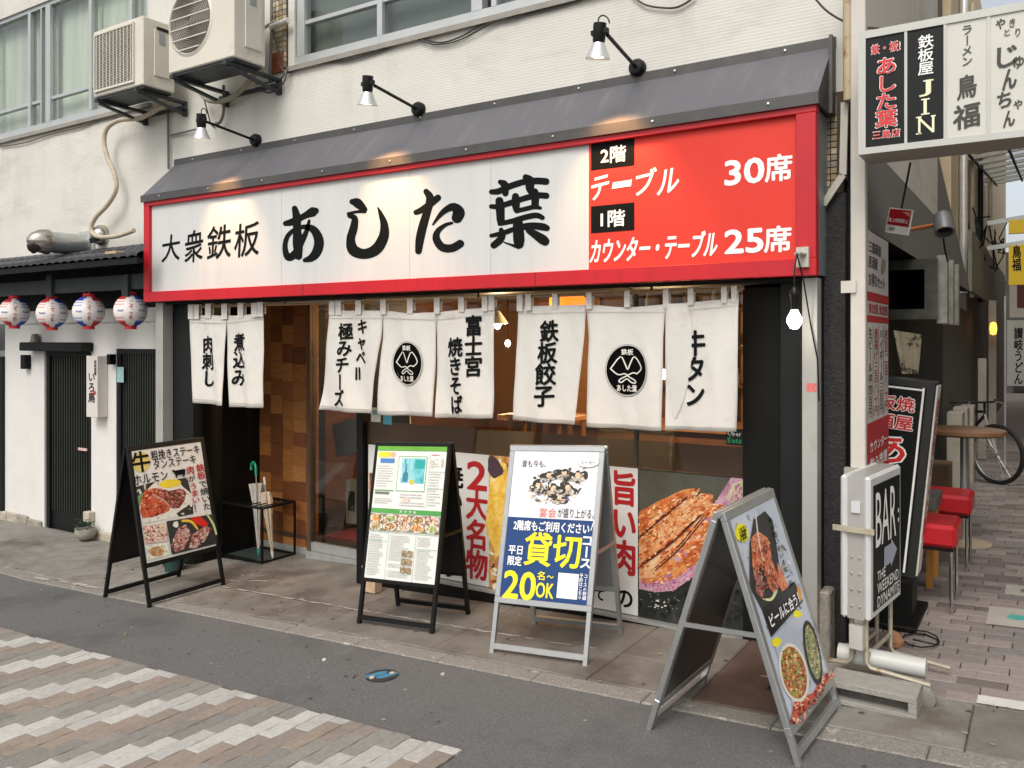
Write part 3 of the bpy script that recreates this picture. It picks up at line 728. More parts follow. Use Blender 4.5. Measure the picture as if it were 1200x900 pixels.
# main window
gx0, gx1 = -4.30, -1.441; GY = 4.68
boxo("window_post", -4.36, -4.30, 4.64, 4.71, -.18, 2.28, BLACK, sf)
bs = MB()
zb0 = .0
bs.v = [(gx0, 4.64, zg(gx0) - .02), (gx1 + .4, 4.64, zg(gx1 + .4) - .02), (gx1 + .4, 4.72, zg(gx1 + .4) - .02), (gx0, 4.72, zg(gx0) - .02), (gx0, 4.64, zb0), (gx1 + .4, 4.64, zb0), (gx1 + .4, 4.72, zb0), (gx0, 4.72, zb0)]
for q in ((0, 3, 2, 1), (4, 5, 6, 7), (0, 1, 5, 4), (1, 2, 6, 5), (2, 3, 7, 6), (3, 0, 4, 7)): bs.f.append(list(q)); bs.m.append(bs.mi(BLACK))
bs.build("base", sf)
boxo("window_rail", gx0, gx1, 4.632, 4.70, .002, .02, ALUDULL, sf)
gl = boxo("window_pane", gx0, gx1, GY + .002, GY + .008, .02, 2.28, GLASS, sf)
boxo("mullion", -2.12, -2.1, GY - .004, GY + .03, .93, 2.28, DARKGREY, sf)
boxo("window_film", gx0 + .002, gx1 - .002, GY + .012, GY + .016, .925, 1.09, FILM, sf)
boxo("window_film", gx0 + .002, gx1 - .002, GY + .012, GY + .016, .02, .92, mat("dark_film", '#3c342c', .6), sf)
SW = wallsurf(GY)
# interior
IW = mat("interior_wood", '#6e4526', .6, var=.35, vs=3, stretch=(1, 1, 5)); IB = mat("interior_brick", '#5a3a28', .8, var=.3, vs=4, bump=.5, bs=12)
inn = thing("shop_interior", "warm brown shop interior seen through the window between the curtains", "interior", (-3, 6, 0))
boxo("floor", -6.2, -.95, 5.21, 9, -.06, -.02, mat("interior_floor", '#4a3426', .5), inn); boxo("floor", -4.3, -.95, 4.72, 5.2, -.06, -.02, mat("interior_floor", '#4a3426', .5), inn)
boxo("back_wall", -6.2, -.95, 9, 9.1, -.1, 2.6, IB, inn); boxo("ceiling", -6.2, -.95, 4.86, 9, 2.5, 2.56, mat("interior_ceiling", '#4c3a2c', .8), inn)
boxo("side_wall", -1.03, -.965, 4.73, 9, -.1, 2.5, IW, inn); boxo("side_wall", -6.25, -6.2, 5.35, 9, -.1, 2.5, IW, inn)
for i in range(9): boxo("wall_plank", -6.1 + i * .55, -5.6 + i * .55, 8.95, 8.99, .2, 2.2, random.choice(WB), inn)
boxo("counter", -4.1, -1.7, 6.3, 6.7, -.02, .98, IW, inn); boxo("counter_top", -4.15, -1.65, 6.22, 6.75, .982, 1.03, mat("counter_top_wood", '#9a6a3a', .35, var=.2, vs=5, stretch=(1, 6, 1)), inn)
for i in range(3): boxo("shelf", -4.2, -1.5, 8.55, 8.9, 1.2 + i * .4, 1.23 + i * .4, IW, inn)
bt = MB()
for i in range(40):
    xx = -4.1 + i * .064; zz_ = 1.232 + (i % 3) * .4; hh = random.uniform(.16, .28)
    bt.lathe((xx, 8.7, zz_), [(0, 0), (.03, 0), (.03, hh * .6), (.012, hh * .75), (.012, hh), (0, hh)], random.choice([mat("bottle_green", '#24402c', .2), mat("bottle_brown", '#4a2c14', .2), mat("bottle_clear", '#a8b0a6', .2)]), n=8)
tag(bt.build("shelf_bottle", inn, smooth=True), kind="stuff")
WARM = (1.0, .62, .3)
def pointlight(name, loc, e, parent, r=.012, col=WARM):
    d = bpy.data.lights.new(name, 'POINT'); d.energy = e; d.color = col; d.shadow_soft_size = r
    o = bpy.data.objects.new(name, d); C.objects.link(o); o.parent = parent; o.location = Vector(loc) - Vector(parent.location); return o
BULB = mat("lit_bulb", '#fff0d0', .4, emit='#ffe2b0', es=14)
for (px, py, Y, lab, kind) in ((583, 378, 6.0, "white conical pendant lamp glowing inside, right of the middle curtain", 0), (665, 352, 6.4, "orange lit lamp shade inside above the right curtain", 1), (778, 435, 5.6, "bare warm bulb glowing inside between two curtain panels", 2), (1020 - 425, 400, 7.6, "small warm lamp deep inside the shop between the curtains", 2)):
    p = P(px, py, Y); t = thing("pendant_lamp", lab, "lamp", p)
    MB().tube([p + Vector((0, 0, .06)), (p.x, p.y, 2.5)], .004, BLACK, 5).build("cord", t)
    if kind == 0:
        MB().lathe(p, [(.02, .1), (.035, .08), (.09, 0), (.095, -.01)], mat("lamp_white", '#e8e2d4', .4), n=16).build("lamp_shade", t, smooth=True)
    if kind == 1:
        MB().lathe(p, [(.1, .07), (.16, .02), (.16, -.05), (.1, -.07)], mat("orange_shade", '#e07a20', .5, emit='#ff7a20', es=1.6), n=16).build("lamp_shade", t, smooth=True)
    MB().lathe(p + Vector((0, 0, -.02)), [(.0, -.035), (.02, -.03), (.032, 0), (.02, .03), (.0, .035)], BULB, n=10).build("bulb", t, smooth=True)
    pointlight("lamp_light", p + Vector((0, 0, -.07)), 42 if kind < 2 else 28, t)
t = thing("cabinet_heater", "cream cabinet with three dark vents just inside the glass door", "cabinet", (-5.2, 5.5, -.02))
MB().box(-5.42, -5.02, 5.62, 5.95, .02, .42, mat("cabinet_cream", '#b5ac98', .6, var=.06)).build("body", t, bevel=.01)
for i in range(3): boxo("vent", -5.38 + i * .12, -5.30 + i * .12, 5.614, 5.619, .14, .32, mat("vent_dark", '#3c3a36', .7), t)
t = thing("grey_chest", "pale grey slanted chest above the cream cabinet inside the door", "chest", (-5.3, 5.8, .6)); m = MB(); m.bar((-5.6, 5.9, .75), (-4.95, 5.75, .92), .4, .3, mat("chest_grey", '#8f9496', .4, var=.08)); m.build("chest", t)
o = boxo("door_mat", -5.3, -4.45, 5.25, 5.6, -.018, -.005, mat("mat_red", '#7a2420', .9, var=.2)); tag(o, "dark red door mat just inside the glass door", "mat")
# crates / stools on the window ledge inside
for i, xx in enumerate((-3.25, -2.95)):
    t = thing("wooden_stool", "upturned wooden stool inside the window, %s one" % ('left' if i == 0 else 'right'), "stool", (xx, 5.2, 0))
    for dx in (-.1, .1):
        for dy in (-.1, .1): MB().bar((xx + dx * 1.2, 5.3 + dy * 1.2, -.01), (xx + dx, 5.3 + dy, 1.12), .03, .03, WB[0]).build("leg", t)
    boxo("seat", xx - .13, xx + .13, 5.17, 5.43, 1.122, 1.15, WB[3], t)

# ---- posters on the glass
def poster(px0, px1, lab, m, yt=None, cat="poster"):
    a = SW.px(px0, 600)[0]; b = SW.px(px1, 600)[0]
    t = thing("window_poster", lab, cat, (a, GY - .002, .03))
    MB().box(a, b - .002, GY - .003, GY, .026, .918, m).build("sheet", t); return t
SP = wallsurf(GY - .003)
pWh = mat("poster_white", '#d3d3cf', .4, var=.03)
t = poster(432, 493, "narrow food poster at the left end of the window behind the menu board", pWh)
pr = Print(SP); pr.rect(433, 470, 556, 640, food("noodle_print", ['#4a2414', '#8a4a24', '#b87440', '#e0b080'], 22)); pr.scatter([(433, 558), (470, 560), (470, 638), (433, 636)], ['#5a2a16', '#8a4a28', '#b87844', '#e0b888', '#6a3018'], 120, 1, 3.5, rot=-.9, asp=.3, seed=62); pr.rect(433, 470, 642, 668, mat('poster_tan', '#a58a6a', .5)); pr.build(t, "photo_print")
t = poster(493, 573.5, "white window poster with red vertical lettering 2大名物", pWh)
vtext('2大名物', SP, 548, 570, 540, 680, REDINK, t, bold=.04); vtext('焼いてます', SP, 517, 541, 545, 678, INK, t, bold=.04)
t = poster(573.5, 690, "yellow and brown food poster mostly behind the white banquet board", food("cutlet_print", ['#5a2a18', '#b06a34', '#d8b26a', '#e8d8b0'], 9))
pr = Print(SP)
pr.scatter([(574, 540), (600, 541), (600, 690), (574, 688)], ['#8a4a24', '#c88a40', '#e0b868', '#f0dca0', '#6a3018', '#d8a050', '#e8e0c8'], 160, 1, 5, asp=.6, seed=61)
pr.blob(585, 600, 16, 50, food("cheese_print", ['#c88a28', '#e8c050', '#f0e0a8'], 12), jag=.3); pr.blob(580, 548, 9, 12, mat("poster_plum", '#4a3540', .5), jag=.3); pr.blob(600, 670, 20, 20, food("cutlet_print2", ['#7a3a18', '#b87440', '#d0a060'], 20), jag=.3); pr.build(t, "photo_print")
t = poster(690, 748, "white window poster with red vertical lettering 旨い肉 beside the pork photo", pWh)
vtext('旨い肉', SP, 719, 744, 553, 674, REDINK, t, bold=.04); text('て', SP, 697, 708, 691, 703, INK, t, bold=.05); text('の', SP, 722, 741, 692, 711, INK, t, bold=.05)
t = poster(748, 873, "large window poster photo of grilled pork chop on a dark iron plate", food("griddle_print", ['#141614', '#1e211e', '#2b2e2a', '#3c3c36'], 7))
pr = Print(SP)
pr.quad([(749, 550.5), (871, 561), (871, 640), (749, 618)], food("olive_blur", ['#3c3d33', '#4c4c40', '#5a5850'], 3))
GR = food("grilled_meat", ['#6a2410', '#9a4420', '#c06c38', '#d8985c', '#a04c24'], 9); GR2 = food("grilled_meat_pale", ['#9a4a24', '#c87c48', '#e0b080', '#b86434'], 10)
FAT = food("pork_fat", ['#8a5068', '#b07a90', '#c8a0b0', '#a06888'], 14)
pr.quad([(749, 690), (770, 694), (790, 692), (815, 674), (845, 642), (871, 606), (871, 561), (857, 559.5), (845, 578), (826, 610), (800, 640), (775, 662), (749, 676)], FAT)
pr.quad([(835, 592), (848, 590), (852, 606), (838, 636), (812, 664), (790, 680), (770, 684), (752, 684), (749, 660), (790, 630)], GR)
pr.quad([(749, 600), (770, 588), (800, 574), (812, 572), (812, 592), (780, 640), (749, 655)], GR)
pr.quad([(749, 640), (800, 590), (825, 578), (836, 580), (832, 606), (804, 650), (772, 676), (749, 678)], GR2)
for q_ in ((770, 610, 14, 5, -.6), (795, 590, 9, 4, -.6), (790, 640, 16, 5, -.75), (815, 610, 10, 5, -.9), (765, 660, 12, 4, -.6), (826, 630, 9, 3, -.9)): pr.blob(*q_[:4], food("meat_highlight", ['#c07840', '#e0b080', '#e8c8a0', '#b8622c'], 14), rot=q_[4], jag=.35)
for i in range(14): t_ = i / 13; pr.blob(775 + 75 * t_ + random.uniform(-3, 3), 678 - 92 * t_ + random.uniform(-4, 8), random.uniform(2, 5), random.uniform(1.5, 3), mat("fat_%s" % ('pale', 'purple', 'rose')[i % 3], ('#c09aac', '#a07494', '#b07488')[i % 3], .4, var=.15, vs=60), jag=.4)
pr.quad([(850, 584), (860, 566), (871, 563), (871, 582), (860, 592)], food("pork_bone", ['#8a8a70', '#c0b898', '#d8d0b0'], 14))
DK = mat("char_line", '#5a1a0c', .5)
for st in ([(750, 628, 1), (775, 606, 2), (805, 582, 1)], [(750, 662, 1.5), (785, 636, 2.5), (822, 602, 1)], [(765, 668, 1), (795, 640, 2), (830, 598, 1)]): pr.stroke(st, DK)
pr.scatter([(749, 600), (770, 588), (812, 572), (836, 580), (850, 592), (838, 636), (800, 672), (770, 684), (749, 678)], ['#c05c28', '#d06c34', '#de8648', '#eca468', '#f0c090', '#cc6430', '#b04c22', '#e4945a'], 420, .8, 3.4, rot=-.72, asp=.62, seed=5)
pr.scatter([(749, 612), (770, 600), (800, 584), (812, 590), (780, 632), (749, 650)], ['#dca870', '#d49858', '#e4b888', '#c88048'], 70, .8, 2.6, rot=-.65, asp=.5, seed=6)
pr.scatter([(812, 576), (828, 580), (834, 592), (815, 614), (800, 606)], ['#e8c090', '#dca870', '#d49058', '#e4b888'], 50, .8, 2.6, rot=-.7, asp=.5, seed=9)
pr.scatter([(752, 682), (780, 680), (812, 664), (838, 636), (852, 606), (860, 570), (871, 566), (871, 606), (845, 642), (815, 674), (790, 692), (770, 694)], ['#c07a9c', '#d49ab0', '#a8648e', '#e0b4c0', '#c46c86', '#cc88a0', '#985a86'], 260, .6, 2.2, rot=-.9, asp=.6, seed=7)
for st in ([(750, 630, 1.2), (775, 608, 1.8), (806, 583, 1)], [(750, 664, 1.2), (785, 638, 2.0), (824, 602, 1)], [(768, 668, 1), (797, 642, 1.5), (832, 600, .8)]): pr.stroke(st, DK)
pr.scatter([(749, 695), (775, 700), (810, 690), (840, 660), (871, 630), (871, 735), (749, 718)], ['#101210', '#1c1e1b', '#2a2c28', '#34362f', '#0c0d0c'], 120, 1, 4, seed=8)
for i in range(26): pr.blob(random.uniform(752, 800), random.uniform(692, 716), .7, .5, mat("oil_glint", '#9a9a90', .3))
for i in range(10): pr.blob(random.uniform(768, 784), random.uniform(703, 712), 1.3, .8, mat("oil_glint2", '#d0d0c4', .3), jag=.3)
pr.build(t, "photo_print")
# stickers
def sticker(lab, px0, px1, py0, py1, m, Y=GY - .001, name="sticker"):
    Sx = wallsurf(Y); a, b = Sx.px(px0, py1); c, d = Sx.px(px1, py0)
    t = thing(name, lab, "sticker", (a, Y, b)); MB().box(a, c, Y - .001, Y, b, d, m).build("sheet", t); return t, wallsurf(Y - .001)
t, Sx = sticker("black and green food delivery sticker at the right edge of the window", 851, 871, 503, 521, mat("sticker_black", '#12201c', .3))
text('Uber', Sx, 853, 869, 505.5, 511, WHITEINK, t, bold=.02, res=1); text('Eats', Sx, 853, 869, 513, 519, mat("green_ink", '#3ab87c', .4), t, bold=.02, res=1)
t, Sx = sticker("small white square sticker on the glass left of the round blue one", 435, 446, 478, 494, mat("sticker_white", '#cfd6d4', .4))
pr = Print(Sx); pr.rect(437, 444, 481, 486, mat('sticker_blue_bit', '#6d9ab0', .4)); pr.build(t)
t, Sx = sticker("round light blue sticker on the window glass beside the door", 449, 459, 485, 497, mat("sticker_blue", '#4f9dbb', .4))

# ================================================================ NOREN CURTAINS
NY = 4.425
rodz = lambda: 1.972
rp0, rp1 = P(222, 358, NY + .005), P(872, 336, NY + .005)
t = thing("curtain_rod", "thin wooden rod under the red sign that carries the white shop curtains", "curtain rod", rp0)
MB().tube([(rp0.x, NY + .005, 1.972), (-3.7, NY + .005, 1.962), (rp1.x, NY + .005, 1.975)], .009, WOODROD, 8).build("rod", t)
for xx in (-5.6, -4.9, -3.1, -1.9): MB().bar((xx, NY + .005, 1.965), (xx, NY + .005, 2.0), .01, .01, BLACKMETAL).build("hanger", t)
def cloth_off(p, ph):
    """folds of the cloth, deeper towards the hem"""
    k = max(0, min(1, (1.95 - p.z) / .7))
    return .0025 * math.sin(p.x * 47 + p.z * 11 + ph * 3) * math.sin(p.z * 8 + ph + p.x * 3) + (.004 + .018 * k) * math.sin(p.x * 17 + ph + 1.5 * math.sin(p.z * 3 + ph)) + .005 * k * math.sin(p.x * 33 + ph * 2 + p.z * 6)
def noren(lab, panels, tabs, ph, texts):
    Sn = wallsurf(NY); t = thing("shop_curtain", lab, "curtain", P(panels[0][0][0][0], panels[0][0][0][1], NY), "white cloth curtains hanging under the sign")
    warp = lambda p: Vector((p.x, p.y + cloth_off(p, ph), p.z))
    for left, right, sag in panels:
        nx, nz = 22, 26; grid = []
        def ev(edge, v):
            # edge: list of px points top to bottom
            n = len(edge) - 1; ys = [e[1] for e in edge]; y = ys[0] + (ys[-1] - ys[0]) * v
            for i in range(n):
                if y <= ys[i + 1] + 1e-6: f = (y - ys[i]) / (ys[i + 1] - ys[i]); return (edge[i][0] + (edge[i + 1][0] - edge[i][0]) * f, y)
            return edge[-1]
        mb = MB(); 
        for j in range(nz + 1):
            v = j / nz; a = ev(left, v); b = ev(right, v)
            for i in range(nx + 1):
                u = i / nx; x = a[0] + (b[0] - a[0]) * u; y = a[1] + (b[1] - a[1]) * u
                y += sag * math.sin(math.pi * u) ** 2 * (1 - v) * 1.0
                p = warp(Sn.w(*Sn.px(x, y))); mb.v.append(tuple(p))
        for j in range(nz):
            for i in range(nx):
                k = j * (nx + 1) + i; mb.f.append([k, k + 1, k + nx + 2, k + nx + 1]); mb.m.append(mb.mi(CLOTH))
        o = mb.build("cloth_panel", t, recalc=False, smooth=True)
        md = o.modifiers.new("thickness", 'SOLIDIFY'); md.thickness = .0018; md.offset = 1
    if ph == 4.0:       # the panel is folded over on itself here
        le = [(783, 356), (781.5, 400), (783, 440), (789, 490)]; ri = [(806, 354), (811, 385), (810, 430), (800, 470), (791, 492)]; mb = MB(); n_ = 24
        def at_(e, y):
            for (xa, ya), (xb, yb) in zip(e, e[1:]):
                if y <= yb: return xa + (xb - xa) * (y - ya) / (yb - ya)
            return e[-1][0]
        for j in range(n_ + 1):
            y = 356 + 134 * j / n_
            for i in range(7):
                u = i / 6; x = at_(le, y) * (1 - u) + at_(ri, y) * u; p = warp(Sn.w(*Sn.px(x, y))); p.y -= .004 + .016 * math.sin(math.pi * min(1, u * .9 + .1)) ** .7 * (1 - j / n_ * .7); mb.v.append(tuple(p))
        for j in range(n_):
            for i in range(6): k = j * 7 + i; mb.f.append([k, k + 1, k + 8, k + 7]); mb.m.append(mb.mi(CLOTH))
        mb.build("cloth_fold", t, recalc=False, smooth=True)
    for x, y0, y1 in tabs:
        a = Sn.px(x - 3.3, y0); b = Sn.px(x + 3.3, y1)
        k = warp(Sn.w((a[0] + b[0]) / 2, b[1])).y
        mb = MB(); mb.box(a[0], b[0], NY - .012, NY - .009, b[1] - .02, a[1] - .005, CLOTH); mb.box(a[0], b[0], NY + .018, NY + .021, b[1] + .0, a[1] - .005, CLOTH); mb.box(a[0], b[0], NY - .012, NY + .021, a[1] - .004, a[1], CLOTH)
        mb.build("tab", t)
    wrp = lambda p: Vector((p.x, p.y + cloth_off(p, ph) - .0032, p.z))
    for left, right, sag in panels:
        (lx, ly), (rx, ry) = left[-1], right[-1]
        pr = Print(Sn, 1); pr.stroke([(lx + 1, ly - 4.5, .5), ((lx + rx) / 2, (ly + ry) / 2 - 4.5, .5), (rx - 1, ry - 4.5, .5)], HEM, warp=wrp, steps=10); pr.build(t, "seam"); pr = Print(Sn, 1)
        pr.stroke([(left[0][0] + .8, left[0][1] + 9, .45), ((left[0][0] + right[0][0]) / 2, (left[0][1] + right[0][1]) / 2 + 9, .45), (right[0][0] - .8, right[0][1] + 9, .45)], HEM, warp=wrp, steps=10); pr.build(t, "seam")
    for fn in texts: fn(Sn, t, lambda p: Vector((p.x, p.y + cloth_off(p, ph) - .003, p.z)))
    return t
def logo(cx, cy, rx, ry):
    def f(Sn, t, w):
        pr = Print(Sn, 3, .9); pr.blob(cx, cy, rx + 1.4, ry + 1.5, mat("logo_ring", '#6d6c68', .7), warp=w, n=40); pr.blob(cx, cy, rx + .9, ry + .9, CLOTH, warp=w, n=40)
        pr.blob(cx, cy, rx, ry, mat("logo_ink", '#0c0b0a', .95, spec=.05), warp=w, n=40)
        k = rx / 23.5; q = lambda pts: [(cx + x * k, cy + y * ry / 29, 1.5 * k) for x, y in pts]
        W = mat("logo_white", '#d8d5cc', .8)
        for pts in ([(-19, -2), (-8, -16), (-3, -8), (0, -1), (3, -8), (8, -16), (17, -3), (11, 4)], [(-19, -2), (-11, 5), (-3, 4), (2, 8), (9, 12), (9, 15), (4, 14), (-1, 10), (-7, 14), (-10, 13), (-8, 10), (-2, 7), (6, 3), (11, 4)]):
            pr.stroke(q(pts), W, warp=w, steps=3)
        pr.build(t, "emblem")
        text('鉄板', Sn, cx - 6 * k, cx + 7 * k, cy - 25 * ry / 29, cy - 18 * ry / 29, W, t, bold=.03, layer=14, res=1, warp=w)
        text('あした葉', Sn, cx - 12 * k, cx + 12 * k, cy + 17 * ry / 29, cy + 25 * ry / 29, W, t, bold=.03, layer=14, res=1, warp=w)
    return f
def vt(s, a, b, c, d, lean=0, bold=.042): return lambda Sn, t, w: vtext(s, Sn, a, b, c, d, INK, t, bold=bold, lean=lean, warp=w, layer=1, skew=.05)
noren("small white curtain at the left end lettered 肉刺し and 煮込み, cut into two flaps", [([(222, 369), (228, 472)], [(265, 370), (264, 398), (262.5, 475.5)], 0), ([(265, 370), (266, 398), (269, 477)], [(308, 365), (308, 478)], 2)],
      [(225, 357, 371), (231, 357, 371), (245, 356, 370), (264, 356, 371), (283, 355, 370), (299, 355, 369), (306, 354, 368)], 1.0,
      [vt('肉刺し', 237.5, 249.5, 394, 454), vt('煮込み', 275, 288, 391, 453, -3)])
noren("middle white curtain lettered キャベⅡ and 焼きそば with a round black emblem", [([(387, 364), (374, 480)], [(449, 364), (447, 397), (433, 485)], 0), ([(449, 364), (449, 397), (442, 486)], [(510, 366), (509.5, 395), (508.5, 488)], 2), ([(510, 366), (511, 395), (511, 489.5)], [(580, 359), (575.5, 490.5)], 0)],
      [(390, 353, 366), (397.5, 353, 366), (421, 352, 365), (450, 351, 365), (481.5, 350, 364), (513, 349, 364), (541.5, 348, 362), (569, 347, 361), (577, 346, 360)], 2.2,
      [vt('キャベⅡ', 420, 431, 374, 447, -5), vt('極みチーズ', 400, 413, 379, 477, -9), vt('富士宮', 547, 563, 370, 442), vt('焼きそば', 527, 542, 396, 486), logo(478, 426, 18, 24.5)])
noren("right white curtain lettered 鉄板餃子 and 牛タン with a round black emblem", [([(608, 359), (598.5, 492)], [(686, 357), (684, 398), (672, 498)], 0), ([(686, 357), (690, 398), (688.5, 500)], [(780, 357), (778, 396), (776, 505)], 3), ([(780, 357), (780.5, 396), (780, 504)], [(866, 349), (862.5, 506)], 0)],
      [(610, 345, 361), (620, 345, 360), (651, 344, 358), (691, 343, 358), (735.7, 341, 356), (781, 339, 357), (810, 338, 353), (849, 336, 351), (861, 335, 350)], 4.0,
      [vt('鉄板餃子', 636, 655, 376, 477, -8), vt('牛タン', 803, 825, 388, 478, 0), logo(735, 434, 23.5, 29)])

# ================================================================ SPOT LAMPS OVER THE SIGN
LW = mat("lamp_aluminium", '#d8d8d4', .3, .6)
def spotlamp(bx, hx, lab, e=50, loop=True):
    b = Vector((bx, WY, 3.322)); h = Vector((hx, 4.06, 3.33)); t = thing("spot_lamp", lab, "lamp", b, "black arm lamps over the shop sign")
    MB().lathe(b, [(0, -.055), (.04, -.05), (.052, -.03), (.052, 0)], BLACKMETAL, n=16, axis=(0, 1, 0)).build("wall_plate", t, smooth=True)
    MB().tube([b + Vector((0, -.04, 0)), h + Vector((.03, .03, .02))], .011, BLACKMETAL, 8).build("arm", t, smooth=True)
    ax = Vector((-.12, .1, -1)).normalized()
    hd = MB().lathe(h + Vector((0, 0, .08)), [(0, 0), (.035, 0), (.036, .02), (.034, .09), (.03, .11)], BLACKMETAL, n=14, axis=ax).build("lamp_socket", t, smooth=True)
    MB().lathe(h + Vector((.0, 0, .08)) + ax * .1, [(.03, 0), (.042, .03), (.062, .075), (.066, .085), (.06, .085)], LW, n=18, axis=ax).build("reflector", t, smooth=True)
    MB().lathe(h + Vector((.0, 0, .08)) + ax * .1, [(.02, .03), (.045, .07), (.03, .078), (0, .08)], mat("lit_lamp_face", '#fff2dc', .4, emit='#fff0d8', es=3), n=18, axis=ax).build("bulb", t, smooth=True)
    if loop: MB().tube([h + Vector((-.012 + .034 * math.cos(a_ * .42 + 2.9) + .03, .01, .085 + .038 * math.sin(a_ * .42 + .1))) for a_ in range(9)][::-1], .004, BLACK, 6).build("cable", t, smooth=True)
    MB().box(h.x - .05, h.x + .05, h.y - .012, h.y + .012, h.z + .02, h.z + .045, BLACKMETAL).build("clamp", t)
    d = bpy.data.lights.new("spot", 'SPOT'); d.energy = e; d.color = (1, .50, .2); d.spot_size = math.radians(70); d.spot_blend = .8; d.shadow_soft_size = .05
    o = bpy.data.objects.new("spot", d); C.objects.link(o); o.parent = t
    o.location = h + ax * .12 + Vector((0, 0, -.0)) - b; o.rotation_euler = (Vector((.03, .30, -1))).to_track_quat('-Z', 'Y').to_euler()
    o.location = h + Vector((0, 0, .08)) + ax * .2 - b
spotlamp(-5.43, -5.40, "black arm lamp over the left part of the sign below the air conditioners")
spotlamp(-3.736, -3.715, "black arm lamp over the middle of the sign", loop=False)
spotlamp(-2.065, -2.04, "black arm lamp over the border of white and red sign panels")

# bare bulb hanging at the sign's right end
p = P(931, 375, 4.15)
t = thing("hanging_bulb", "lit bare bulb hanging on a black cord at the right end of the red sign", "light bulb", p)
hk = P(934, 297, 4.2)
MB().lathe(p, [(0, -.045), (.02, -.04), (.036, -.012), (.036, .008), (.02, .04), (.016, .05)], mat("bright_bulb", '#ffffff', .4, emit='#fff8e8', es=5), n=16).build("bulb", t, smooth=True)
MB().lathe(p, [(.016, .05), (.017, .1), (.022, .115), (.022, .14), (.01, .16), (0, .16)], BLACKMETAL, n=10).build("socket", t, smooth=True)
MB().tube([p + Vector((0, 0, .16)), p + Vector((0, 0, .25)), hk], .004, BLACK, 5).build("cord", t, smooth=True)
MB().tube([hk, P(942, 330, 4.25), P(950, 380, 4.38), P(958, 420, 4.385), P(960, 470, 4.39)], .004, BLACK, 5).build("cord", t, smooth=True)
bk = P(941, 310, 4.285); MB().box(bk.x - .03, bk.x + .03, 4.27, 4.298, 2.06, 2.16, mat("bracket_cream", '#b9b3a6', .5), None).bar(hk, hk + Vector((.02, .1, .0)), .03, .01, ALUDULL).build("bracket", t)
pointlight("bulb_light", p + Vector((0, 0, -.06)), .8, t, .01, (1, .9, .75))

